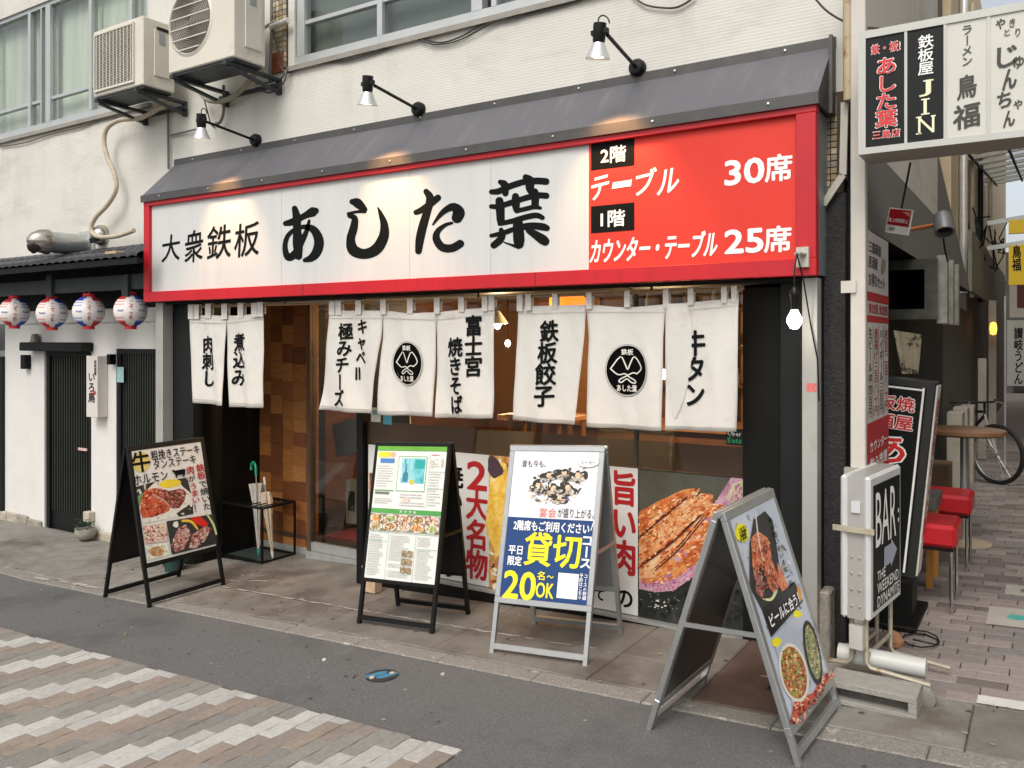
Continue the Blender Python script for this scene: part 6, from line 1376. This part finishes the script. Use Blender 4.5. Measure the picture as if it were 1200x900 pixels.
BF = Surf(Mb @ Vector((0, -.0055, 0)), bd, (0, 0, 1)); BU = UV(BF, .045, BWid - .04, bz0 + .04, bz1 - .045)
text('BAR', BU, .04, .82, .06, .5, WHITEINK, bs_, bold=-.01); pr = Print(BU, 1); GRB = mat("arrow_grey", '#9aa2ac', .5)
pr.quad([(.35, .54), (.62, .54), (.62, .5), (.86, .62), (.62, .74), (.62, .7), (.35, .7)], GRB); pr.blob(.92, .3, .025, .02, WHITEINK); pr.blob(.92, .38, .025, .02, WHITEINK); pr.build(bs_)
text('THE', BU, .1, .4, .7, .775, WHITEINK, bs_, bold=0, res=2); text('WEEKEND', BU, .1, .92, .795, .88, WHITEINK, bs_, bold=0, res=2); text('DYNAMITE', BU, .1, .95, .9, .985, WHITEINK, bs_, bold=0, res=2)
TB = mat("stand_tube_worn", '#a39c8a', .5, .3, var=.15, dirt='#84603c', ds=10, dt=.58, dsoft=.1)
gzb = zg(-.65) + .012
def bp_(a, b, z): return Mb @ Vector((a, b, z))
for a in (.06, BWid - .06):
    for b in (.035, BTh - .035): 
        e = .045 if a > .1 else 0; MB().tube([bp_(a, b, bz0), bp_(a, b, gzb + .14 - e), bp_(a, b + (-.02 if b < .06 else .02), gzb + .115 - e), bp_(a, (-.24 if b < .06 else BTh + .12), gzb + .1 - e)], .011, TB, 8).build("leg", bs_, smooth=True)
MB().tube([bp_(.06, .035, gzb + .16), bp_(BWid - .06, .035, gzb + .16)], .010, TB, 8).build("cross_tube", bs_, smooth=True); MB().tube([bp_(.06, BTh - .035, gzb + .16), bp_(BWid - .06, BTh - .035, gzb + .16)], .010, TB, 8).build("cross_tube", bs_, smooth=True)
MB().box(.02, .055, .04, .1, gzb + .2, gzb + .31, mat("switch_white", '#b5b3ac', .5), Mb).build("switch_box", bs_)
for a in (.06,):
    c = bp_(a, -.225, gzb + .04); MB().lathe(c, [(.0, -.013), (.026, -.013), (.038, -.01), (.04, 0), (.038, .01), (.026, .013), (0, .013)], mat("caster_grey", '#7a7974', .6), n=18, axis=tuple(bd)).build("caster", bs_, smooth=True)
    MB().bar(c + Vector((0, 0, .0)), c + Vector((0, 0, .06)), .012, .03, ALUDULL).build("fork", bs_)
# concrete block under it
kx0, kx1, ky0, ky1 = -.84, -.475, 3.95, 4.13; kz = lambda x_: zg(x_) + .012
cb = thing("concrete_block", "low hollow grey concrete block weighing down the BAR sign stand", "concrete block", (kx0, ky0, kz(kx0)))
KM = mat("block_concrete", '#8f8d86', .9, var=.12, vs=30, bump=.5, bs=90); K2 = mat("block_inside", '#5c5a54', .95, var=.3, vs=40)
m = MB(); z0, z1 = kz(-.65), kz(-.65) + .10
m.box(kx0, kx1, ky0, ky1, z1 - .028, z1, KM).box(kx0, kx1, ky0, ky1, z0, z0 + .022, KM).box(kx0, kx0 + .03, ky0 + .001, ky1 - .001, z0 + .022, z1 - .028, KM).box(kx1 - .035, kx1, ky0 + .001, ky1 - .001, z0 + .022, z1 - .028, KM)
m.build("shell", cb, bevel=.003); boxo("core", kx0 + .031, kx1 - .036, ky0 + .06, ky1 - .01, z0 + .022, z1 - .029, K2, cb)
o = MB().tube([Vector((-.85, 4.24, kz(-.8) + .14)), Vector((-.47, 4.24, kz(-.5) + .125))], .045, mat("white_tube", '#b5b6b2', .4, var=.08), 16).build("weight_tube", None, smooth=True); tag(o, "pale round tube lying on the stand of the BAR sign behind the concrete block", "tube")
o = MB().box(-.93, -.68, 4.18, 4.4, kz(-.8), kz(-.8) + .05, KM).build("concrete_block", None, bevel=.006); tag(o, "second low concrete block behind the BAR sign stand", "concrete block")
gr = thing("drain_grate", "dark slotted drain grate beside the nearest silver board", "grate", (-1.0, 3.9, zg(-1) + .013))
for i in range(12): boxo("grate_bar", -1.13 + i * .022, -1.118 + i * .022, 3.98, 4.12, zg(-1) + .008, zg(-1) + .02, DARKGREY, gr)

# lit sign leaning behind
LS = thing("tilted_sign", "black standing sign with red brush lettering leaning right behind the BAR sign", "sign", (-.78, 5.45, zg(-.7) + .015))
TY = 5.42; tilt = math.radians(5.6)
TS0 = wallsurf(TY)
pc = P(1056, 672, TY); ex = Vector((math.cos(tilt), 0, -math.sin(tilt))); ey = Vector((math.sin(tilt), 0, math.cos(tilt)))
TS = Surf(pc, ex, ey); Mt = Matrix((ex, ey, ex.cross(ey))).transposed().to_4x4(); Mt.translation = pc
th_ = 1.11; tw = -.36
MB().box(tw, .075, -.02, th_ + .04, -.2, -.001, mat("sign_black_shell", '#2a2c2a', .4, var=.1), Mt).build("body", LS, bevel=.006)
MB().box(tw + .01, .03, .01, th_, -.0005, .004, PB, Mt).build("face", LS)
pr = Print(Surf(pc + TS.ez * .004, ex, ey)); WHT = WHITEINK
for a0, a1, b0, b1 in ((.008, .02, .01, th_), (tw + .02, tw + .03, .01, th_), (tw + .03, .008, th_ - .02, th_ - .008)):
    h = .0015; pr.mb.poly([pr.S.w(a0, b0, h), pr.S.w(a1, b0, h), pr.S.w(a1, b1, h), pr.S.w(a0, b1, h)], WHT)
pr.build(LS, "white_border")
MB().box(.076, .086, .0, th_ + .02, -.19, -.01, mat("sign_side_white", '#d5d3cb', .4, var=.03), Mt).build("side_face", LS, bevel=.003)
TU = UV(Surf(pc + TS.ez * .004, ex, ey), tw, .0, 0, th_)
def out2(s_, a, b, c, d, v=False):
    f_ = vtext if v else text
    f_(s_, TU, a, b, c, d, WHITEINK, LS, bold=.11, layer=1, res=2); f_(s_, TU, a, b, c, d, LRED, LS, bold=.03, layer=4, res=2)
out2('鉄板焼', .1, .93, .06, .135); out2('居酒屋', .1, .93, .16, .235); out2('あ', .3, .86, .27, .42); out2('し', .35, .8, .43, .56); out2('た', .3, .82, .57, .7); out2('葉', .3, .85, .72, .86)
TSd = Surf(Mt @ Vector((.0865, 0, -.01)), -TS.ez, ey); TUd = UV(TSd, .03, .15, 0, th_); vtext('鉄板焼あした葉', TUd, .2, .85, .05, .8, REDINK, LS, bold=.03, res=1)
bz = zg(-.7) + .015
MB().box(-.93, -.62, 5.12, 5.7, bz, bz + .03, BLACK).build("base", LS, bevel=.006); MB().box(-.84, -.66, 5.3, 5.5, bz + .03, pc.z - .02, BLACK).build("foot", LS)
o = MB().tube([Vector((-.62, 5.0, bz + .01))] + [Vector((-.58 + .09 * math.cos(a * .7), 4.98 + .13 * math.sin(a * .7), bz + .008 + .002 * a)) for a in range(14)], .004, BLACK, 5).build("power_cord", None, smooth=True); tag(o, "thin black cord coiled on the alley bricks beside the BAR sign", "cord")
o = MB().lathe((-.70, 4.88, bz), [(0, 0), (.05, .0), (.055, .03), (.035, .06), (.012, .075), (0, .075)], mat("brown_lump", '#9a6f4c', .8, var=.3, vs=30), n=10).build("sand_bag", None, smooth=True); tag(o, "small brown weight on the bricks by the black sign's base", "weight")

# stools
RS = mat("stool_red", '#b52028', .32, var=.12, vs=6); CHR = mat("chrome", '#c8c4bc', .15, .95); YW = mat("yellow_wood", '#b07a34', .5, var=.15)
def stool(xr, yf, lab):
    zb = zg(xr) + .013; w = .46; d_ = .40; h = .39
    t = thing("stool", lab, "stool", (xr - w / 2, yf + d_ / 2, zb), "red cushioned stools in the alley")
    MB().box(xr - w, xr, yf, yf + d_, zb + h, zb + h + .135, RS).build("seat", t, bevel=.022)
    MB().box(xr - w + .02, xr - .02, yf + .02, yf + d_ - .02, zb + h - .02, zb + h - .001, BLACK).build("seat_base", t)
    for a in (xr - w + .03, xr - .03):
        for b in (yf + .03, yf + d_ - .03): MB().tube([(a, b, zb + h - .01), (a + (.0), b, zb)], .010, CHR, 8).build("leg", t, smooth=True)
stool(-.455, 5.54, "front red cushioned stool with chrome legs beside the black sign"); stool(-.455, 6.64, "farther red cushioned stool with chrome legs under the round table")
zb = zg(-.8) + .013
t = thing("low_table", "grey topped low wooden table between the two red stools", "table", (-.8, 6.3, zb))
MB().box(-1.1, -.62, 6.1, 6.5, zb + .52, zb + .6, mat("table_grey", '#5a5a54', .5, var=.1)).build("table_top", t, bevel=.004)
for a in (-1.05, -.66):
    for b in (6.14, 6.46): MB().box(a - .02, a + .02, b - .02, b + .02, zb, zb + .519, YW).build("leg", t)
# high round table
c = Vector((-.57, 7.6, zg(-.57) + .013)); t = thing("round_table", "tall round bar table with a brown top in the alley", "table", c)
MB().lathe(c, [(0, .87), (.27, .87), (.3, .885), (.3, .91), (.29, .918), (0, .918)], mat("table_top_brown", '#7a5a40', .4, var=.2, vs=12), n=36).build("table_top", t, smooth=True)
MB().lathe(c, [(.028, .02), (.028, .87)], GALV, n=14).build("column", t, smooth=True); MB().lathe(c, [(.2, .0), (.2, .012), (.17, .02), (.03, .03), (0, .03)], mat("base_worn", '#a8977e', .5, .2, var=.15, vs=15), n=32).build("base", t, smooth=True)
# ================================================================ ALLEY BUILDING (left side of the alley)
AX = -.95
ab = thing("alley_building", "dark fronted old building on the left of the alley with a steep grey eave", "building", (-1.2, 9, 0))
D1 = mat("alley_dark_wall", '#161718', .7, var=.2, vs=5); D2 = mat("alley_grey_wall", '#57564f', .7, var=.12, vs=5); MAN = mat("mansard_grey", '#5c5a54', .7, var=.12, vs=6, stretch=(1, 8, 1)); CRW = mat("alley_cream_wall", '#b8a98c', .8, var=.08, vs=4)
boxo("wall", AX - .5, AX - .12, 5.3, 11.0, -.05, 2.3, D1, ab); boxo("wall", AX - .2, AX, 8.3, 10.0, -.05, 2.3, mat("alley_blue_black", '#15191b', .6, var=.15, vs=6), ab)
boxo("wall", -.964, -.952, 5.3, 8.29, -.05, 2.29, D1, ab); boxo("wall", AX - .2, AX, 10.01, 13.4, -.05, 2.1, D2, ab); boxo("wall", AX - .3, AX - .03, 13.41, 26, -.05, 3.4, mat("alley_far_wall", '#5a554b', .8, var=.25, vs=2), ab)
boxo("wall", AX - .12, AX - .05, 4.81, 5.3, -.05, 2.3, D1, ab)
z0_, z1_ = 2.27, 3.86
MB().poly([(-.78, 4.72, z0_), (-.78, 11.2, z0_), (-1.10, 11.2, z1_), (-1.10, 4.72, z1_)], MAN).poly([(-.78, 11.2, z0_), (-1.10, 11.2, z1_), (-1.10, 11.2, z0_)], MAN).poly([(-.78, 4.72, z0_), (-1.10, 4.72, z1_), (-1.3, 4.72, z0_)], MAN).poly([(-.78, 4.72, z0_), (-.78, 11.2, z0_), (-1.5, 11.2, z0_), (-1.5, 4.72, z0_)], BLACK).build("mansard_eave", ab)
boxo("fascia", -.80, -.76, 11.22, 16, 2.27, 3.0, mat("fascia_olive", '#6a675a', .7, var=.15), ab)
boxo("upper_wall", -1.4, -1.11, 4.9, 30, 3.5, 7.5, CRW, ab); boxo("upper_wall", -1.3, -.98, 11.25, 17, 2.9, 7.5, CRW, ab)
for i in range(6): boxo("pilaster", -1.109, -1.02, 5.5 + i * 1.7, 5.6 + i * 1.7, 3.9, 7.0, mat("pilaster_dark", '#4c463c', .7), ab)
# pipes and wires on the alley wall
for i, (y_, r_, m_, lab) in enumerate(((12.2, .05, LW, "silver drain pipe on the cream alley wall"), (13.6, .035, mat("pipe_cream", '#a89c84', .6), "cream drain pipe farther along the alley wall"), (15.4, .04, BLACKMETAL, "dark pipe on the alley wall with a small hopper"), (18, .04, MATS["pipe_cream"], "far thin pipe on the alley wall"))):
    o = MB().tube([(-.92, y_, 2.3), (-.92, y_, 6.5)], r_, m_, 10).build("drain_pipe", None, smooth=True); tag(o, lab, "pipe")
random.seed(11)
for i in range(7):
    y_ = 12 + i * 1.1; q = [Vector((-.9 + random.uniform(-.05, .2), y_ + k * .25, 2.6 + .5 * i * .2 + .25 * math.sin(k * 1.3 + i) + k * .12)) for k in range(7)]
    o = MB().tube(q, .012, BLACK, 5).build("tangled_wire", None, smooth=True); tag(o, ["black wire looping off the alley wall above the round lamp", "black wire bundle on the cream alley wall, nearest", "sagging black wire beside the silver drain pipe", "thin black wire over the olive fascia", "black wire crossing the far wall pipes", "far black wire below the yellow sign", "farthest black wire on the alley wall"][i], "wire")
# vent duct
dx0, dx1, dz0, dz1, dy_ = -1.14, -.63, P(1090, 374, 6.3).z, P(1090, 303, 6.3).z, 6.3
t = thing("vent_duct", "square galvanised duct opening with three ribs under the dark eave", "duct", (-.9, dy_, dz0))
OLD = mat("old_galvanised", '#66665f', .3, .9, var=.25, vs=12)
m = MB(); m.box(dx0, dx1, dy_, dy_ + .05, dz0, dz0 + .07, OLD).box(dx0, dx1, dy_, dy_ + .05, dz1 - .07, dz1, OLD).box(dx1 - .08, dx1, dy_ + .001, dy_ + .05, dz0 + .07, dz1 - .07, OLD).box(dx0, dx0 + .06, dy_ + .001, dy_ + .05, dz0 + .07, dz1 - .07, OLD); m.build("flange", t)
m = MB(); m.box(dx0, dx1 - .02, dy_ + .051, dy_ + 1.2, dz0 + .02, dz0 + .03, OLD).box(dx0, dx1 - .02, dy_ + .051, dy_ + 1.2, dz1 - .03, dz1 - .02, OLD).box(dx1 - .03, dx1 - .02, dy_ + .051, dy_ + 1.2, dz0 + .03, dz1 - .03, OLD).box(dx0 + .01, dx1 - .03, dy_ + 1.19, dy_ + 1.2, dz0 + .03, dz1 - .03, BLACK); m.build("duct_body", t)
for k in range(3): boxo("rib", dx1 - .02, dx1 + .05, dy_ + .12 + k * .42, dy_ + .2 + k * .42, dz0 - .03, dz1 + .03, mat('duct_rib', '#9c9c94', .35, .7, var=.25, vs=14), t, .004)
# round alley lamp and red notice
c = P(1104, 262, 5.6); t = thing("flood_lamp", "grey cylindrical lamp on an orange rusty arm under the alley eave", "lamp", c)
MB().lathe(c + Vector((0, 0, .05)), [(0, 0), (.045, 0), (.05, .03), (.055, .13), (.045, .13), (.04, .1)], mat("lamp_grey", '#77787a', .35, .5, var=.15), n=20, axis=(.15, -.5, -.85)).build("housing", t, smooth=True)
MB().lathe(c + Vector((0, 0, .05)) + Vector((.15, -.5, -.85)).normalized() * .1, [(.045, 0), (0, .005)], BLACK, n=20, axis=(.15, -.5, -.85)).build("lens", t); MB().tube([c + Vector((-.02, .02, .0)), Vector((-.84, 5.75, c.z - .02))], .012, mat("rust_orange", '#9a5a30', .8, var=.2), 8).build("arm", t, smooth=True)
MB().tube([c + Vector((0, .0, -.03)), c + Vector((.01, .05, -.15)), c + Vector((.02, .1, -.22))], .005, BLACK, 5).build("cable", t)
c0_ = P(1037, 274, 4.9); c1_ = P(1066, 249, 4.9)
t = thing("notice_board", "small red and white notice hanging under the overhead sign at an angle", "notice", c0_)
Nq = [P(1037, 272, 5.0), P(1064, 276, 4.9), P(1069, 249, 4.9), P(1042, 246, 5.0)]; nn = (Nq[1] - Nq[0]).cross(Nq[3] - Nq[0]).normalized(); NS = Surf(Nq[0], Nq[1] - Nq[0], Nq[3] - Nq[0]); wN = (Nq[1] - Nq[0]).length; hN = NS.px(1055, 243)[1]
m = MB(); Mn = Matrix((NS.ex, NS.ey, NS.ez)).transposed().to_4x4(); Mn.translation = NS.o; m.box(0, wN, 0, hN, -.006, 0, WHITEINK, Mn); m.build("plate", t)
NU = UV(NS, 0, wN, 0, hN); pr = Print(NU); pr.rect(.04, .96, .04, .68, REDINK); pr.quad([(.6, .12), (.92, .1), (.92, .28)], mat("salmon", '#d89a80', .5)); pr.build(t); text('路上喫煙禁止', NU, .08, .92, .4, .56, WHITEINK, t, bold=.01, res=1, layer=3); text('三島市', NU, .08, .4, .74, .9, INK, t, bold=.01, res=1)
MB().bar(NS.w(wN / 2, hN, -.003), NS.w(wN / 2, hN + .25, -.003), .01, .01, BLACKMETAL).build("hanger", t)
# hanging cloth in the dark doorway
t0 = P(1050, 388, 5.9); CL2 = mat("printed_cloth", '#9a8f78', .9, var=.2, vs=10, dirt='#2a2622', ds=9, dt=.55, dsoft=.05)
m = MB(); nxx, nzz = 12, 8; a = P(1047, 387, 5.9); b = P(1080, 392, 6.0); c_ = P(1076, 438, 6.0); d_ = P(1057, 438, 5.9)
for j in range(nzz + 1):
    for i in range(nxx + 1):
        u, v = i / nxx, j / nzz; p = a.lerp(b, u).lerp(d_.lerp(c_, u), v); p = p + Vector((.0, .012 * math.sin(u * 14), 0)); m.v.append(tuple(p))
for j in range(nzz):
    for i in range(nxx): k = j * (nxx + 1) + i; m.f.append([k, k + 1, k + nxx + 2, k + nxx + 1]); m.m.append(m.mi(CL2))
o = m.build("hanging_cloth", None, recalc=False, smooth=True); tag(o, "beige printed cloth hanging in the dark alley doorway", "cloth")
# white boxes / louvre by the grey wall
for i, (pa, pb_, pt) in enumerate(((1118, 1124, 484), (1125, 1130, 478), (1131, 1139, 476))):
    Y_ = PX(pa, 500, -.80).y; p = P((pa + pb_) / 2, pt, Y_); o = boxo("storage_panel", p.x - .09, p.x + .05, Y_, Y_ + .3, zg(-.8) + .013, p.z, mat("panel_cream", '#9d978a', .7, var=.12), None, .005); tag(o, ["short cream panel by the grey alley wall, nearest of three", "middle cream panel standing by the grey alley wall", "farthest and tallest cream panel standing by the alley wall"][i], "panel")
o = boxo("brown_crate", -.98, -.72, 8.0, 8.4, zg(-.85) + .013, .62, mat("crate_brown", '#7a6248', .7, var=.2), None, .006); tag(o, "brown wooden box behind the round table's column", "box")
# white standing poles at the far shop
for i, (px, Y_) in enumerate(((1163, 14.5), (1151, 13.0))):
    p = P(px, 400, Y_); o = boxo("white_post", p.x - .05, p.x + .05, Y_, Y_ + .06, zg(p.x) + .03, P(px, 352 if i == 0 else 420, Y_).z, mat("post_white", '#928d80', .5), None); tag(o, ["tall white post with an orange lamp in the alley", "short white post beside the far shop in the alley"][i], "post")
p = P(1164, 385, 14.3); t = thing("alley_lantern", "tiny orange light on the white post in the alley", "lamp", p); MB().lathe(p, [(0, -.1), (.04, -.08), (.05, 0), (.04, .08), (0, .1)], mat("orange_glow", '#e8a050', .4, emit='#ffa040', es=2.5), n=12).build("shade", t, smooth=True)
# yellow signs
YS = mat("yellow_sign", '#c8a818', .5, var=.08)
for i, (pa, pb_, pt, pbm, Y_, tx) in enumerate(((1182, 1215, 256, 274, 13.0, ''), (1182, 1215, 286, 334, 13.0, 'む福'))):
    a, b = P(pa, pbm, Y_), P(pb_, pt, Y_); t = thing("yellow_sign", ["plain yellow sign strip high in the alley, upper one", "yellow sign with black characters over the alley, lower one"][i], "sign", a)
    MB().box(a.x, b.x, Y_, Y_ + .08, a.z, b.z, YS).build("panel", t)
    if tx: vtext('鳥福', wallsurf(Y_), 1187, 1196, 288, 318, INK, t, bold=.03, res=2)
    MB().bar((a.x - .25, Y_ + .04, b.z - .02), (b.x, Y_ + .04, b.z + .05), .03, .06, GALV).build("bracket", t)
a, b = P(1180, 452, 12.0), P(1215, 375, 12.0); t = thing("banner", "grey white vertical banner reading うどん hanging in the alley", "banner", a)
MB().box(a.x, b.x, 12, 12.01, a.z, b.z, mat("banner_grey", '#8f8f8a', .8, var=.1)).build("cloth", t); vtext('讃岐うどん', wallsurf(12), 1189, 1198, 384, 451, INK, t, bold=.03, res=2)
MB().tube([(a.x - .02, 12, a.z - 1.0), (a.x - .02, 12, b.z + .3)], .012, LW, 6).build("pole", t)
a, b = P(1183, 372, 15.0), P(1215, 330, 15.0); t = thing("shop_awning_sign", "small dark red and white sign above the grey banner far in the alley", "sign", a); MB().box(a.x, b.x, 15, 15.05, a.z, b.z, mat("far_white", '#b9b6ae', .6)).box(a.x + .1, a.x + .22, 14.99, 15.0, a.z + .15, b.z, mat("far_maroon", '#5a2a2a', .6)).build("panel", t)
# arcade roof
ar = thing("arcade_roof", "translucent ribbed arcade roof over the far alley", "roof", (0, 18, 4.6))
AR = mat("arcade_sheet", '#cfd2cc', .6, var=.05, trans=.0); AR.node_tree.nodes["Principled BSDF"].inputs["Alpha"].default_value = .45
za_, zb_ = P(1185, 172, 12.5).z, P(1185, 215, 20).z
MB().poly([(-1.2, 12.5, za_), (2.5, 12.5, za_ + .4), (2.5, 20, zb_ + .4), (-1.2, 20, zb_)], AR).build("roof_sheet", ar)
for i in range(8): y_ = 12.5 + i; zz0 = za_ + (zb_ - za_) * (i / 7.5); MB().bar((-1.2, y_, zz0 - .03), (2.5, y_, zz0 + .37), .05, .05, ALUDULL).build("rib", ar)
for i in range(4): xx = -.9 + i * .45; MB().bar((xx, 12.5, za_ - .05 + (xx + 1.2) * .108), (xx, 20, zb_ - .05 + (xx + 1.2) * .108), .03, .03, DARKGREY).build("purlin", ar)
# far end of the alley, right side building
fb = thing("far_building", "grey building closing the far end of the alley", "building", (0, 30, 0)); boxo("wall", -3, 6, 30, 31, -.1, 4.4, mat("far_grey_wall", '#4c4a44', .8, var=.3, vs=1.2), fb)
for i in range(3): boxo("shop_opening", -.9 + i * .7, -.4 + i * .7, 29.9, 29.99, .1, 2.0, D1, fb)
rb = thing("right_building", "plain building on the right side of the alley, just outside the photo", "building", (2.5, 10, 0)); boxo("wall", 1.55, 5, 4.75, 29, -.1, 6.5, CRW, rb)
o = boxo("side_shelf", -.3, .1, 20, 21, 0, 1.1, DARKGREY, None); tag(o, "dark low counter deep in the alley behind the bicycle", "counter")

# bicycle
def bicycle():
    RUB = mat("tyre_black", '#151515', .7); FRM = mat("bike_frame", '#22262a', .35, .3)
    gz_ = zg(-.5) + .013; R_ = .335; fx, fy = -.49, 10.9; d = Vector((.12, -.99, 0)).normalized()   # facing the street, wheel towards us
    d = Vector((.80, -.60, 0)).normalized()
    t = thing("bicycle", "black bicycle parked in the alley beyond the round table", "bicycle", (fx, fy, gz_))
    fw = Vector((fx, fy, gz_ + R_)); rw = fw - d * 1.05; sd = d.cross(Vector((0, 0, 1)))
    for c in (fw, rw):
        wt = MB(); n = 40; q = [c + d * (R_ - .018) * math.cos(2 * math.pi * i / n) + Vector((0, 0, (R_ - .018) * math.sin(2 * math.pi * i / n))) for i in range(n + 1)]
        w_ = wt.tube(q, .025, RUB, 8, caps=False).build("wheel", t, smooth=True)
        q = [c + (p - c) * .93 for p in q]; MB().tube(q, .008, GALV, 6, caps=False).build("rim", w_, smooth=True)
        sp = MB()
        for i in range(20): a = 2 * math.pi * i / 20; sp.tube([c, c + d * .29 * math.cos(a) + Vector((0, 0, .29 * math.sin(a)))], .0015, GALV, 4)
        sp.build("spokes", w_); MB().tube([c - sd * .05, c + sd * .05], .018, GALV, 10).build("hub", w_)
    hd = fw - d * .16 + Vector((0, 0, .42)); bb = fw - d * .62 + Vector((0, 0, -.05)); st = bb - d * .16 + Vector((0, 0, .46))
    fr = MB(); fr.tube([hd, bb], .019, FRM).tube([hd + Vector((0, 0, .05)), st], .016, FRM).tube([bb, st + Vector((0, 0, .08))], .016, FRM).tube([bb, rw], .011, FRM).tube([st, rw], .010, FRM); fr.build("frame", t, smooth=True)
    MB().tube([hd + Vector((0, 0, .08)) - d * .02, fw + Vector((0, 0, .0))], .013, LW).build("fork", t, smooth=True)
    hb = hd + Vector((0, 0, .16)); MB().tube([hd, hb], .014, FRM).tube([hb - sd * .3 - d * .1, hb - sd * .1 + d * .03, hb + sd * .1 + d * .03, hb + sd * .3 - d * .1], .012, FRM).build("handlebar", t, smooth=True)
    for s_ in (-1, 1): MB().tube([hb + sd * .3 * s_ - d * .1, hb + sd * .36 * s_ - d * .16], .018, RUB).build("grip", t, smooth=True); MB().tube([hb + sd * .2 * s_ - d * .02, hb + sd * .3 * s_ + d * .03 + Vector((0, 0, -.03))], .007, GALV, 6).build("brake_lever", t)
    MB().lathe(st + Vector((0, 0, .12)), [(0, 0), (.05, .0), (.08, .02), (.07, .05), (0, .055)], RUB, n=14).build("saddle", t, smooth=True)
    MB().lathe(bb, [(0, -.05), (.08, -.05), (.085, -.045), (0, -.04)], GALV, n=20, axis=tuple(sd)).build("chainring", t, smooth=True); MB().tube([bb - sd * .06, bb - sd * .07 + d * .12 + Vector((0, 0, -.1))], .009, GALV).build("crank", t)
bicycle()
# small stones and litter on the asphalt
for i, (px, py, lab) in enumerate(((147, 744, "small brown stone chip on the asphalt near the pavers"), (380, 774, "tiny white pebble on the asphalt left of the blue cover"), (519, 791, "tiny pale pebble on the asphalt edge by the pavers"))):
    p = G(px, py); o = MB().lathe((p.x, p.y, zg(p.x)), [(0, 0), (.012, 0), (.013, .006), (.006, .012), (0, .013)], mat("pebble_%s" % ('brown', 'white', 'pale')[i], ('#8a7460', '#c0bcb2', '#a8a296')[i], .8), n=7).build("pebble", None); tag(o, lab, "pebble")
o = MB().box(*[P(430, 679, 4.5).x + k for k in (.0, .11)], 4.46, 4.54, zg(-4) + .013, zg(-4) + .11, mat("brick_offcut", '#b39a7c', .8, var=.2, vs=30)).build("brick_offcut", None, bevel=.005); tag(o, "pale brick offcut on the pavement behind the menu board's left leg", "brick")

bpy.data.objects.remove(_fo, do_unlink=True)
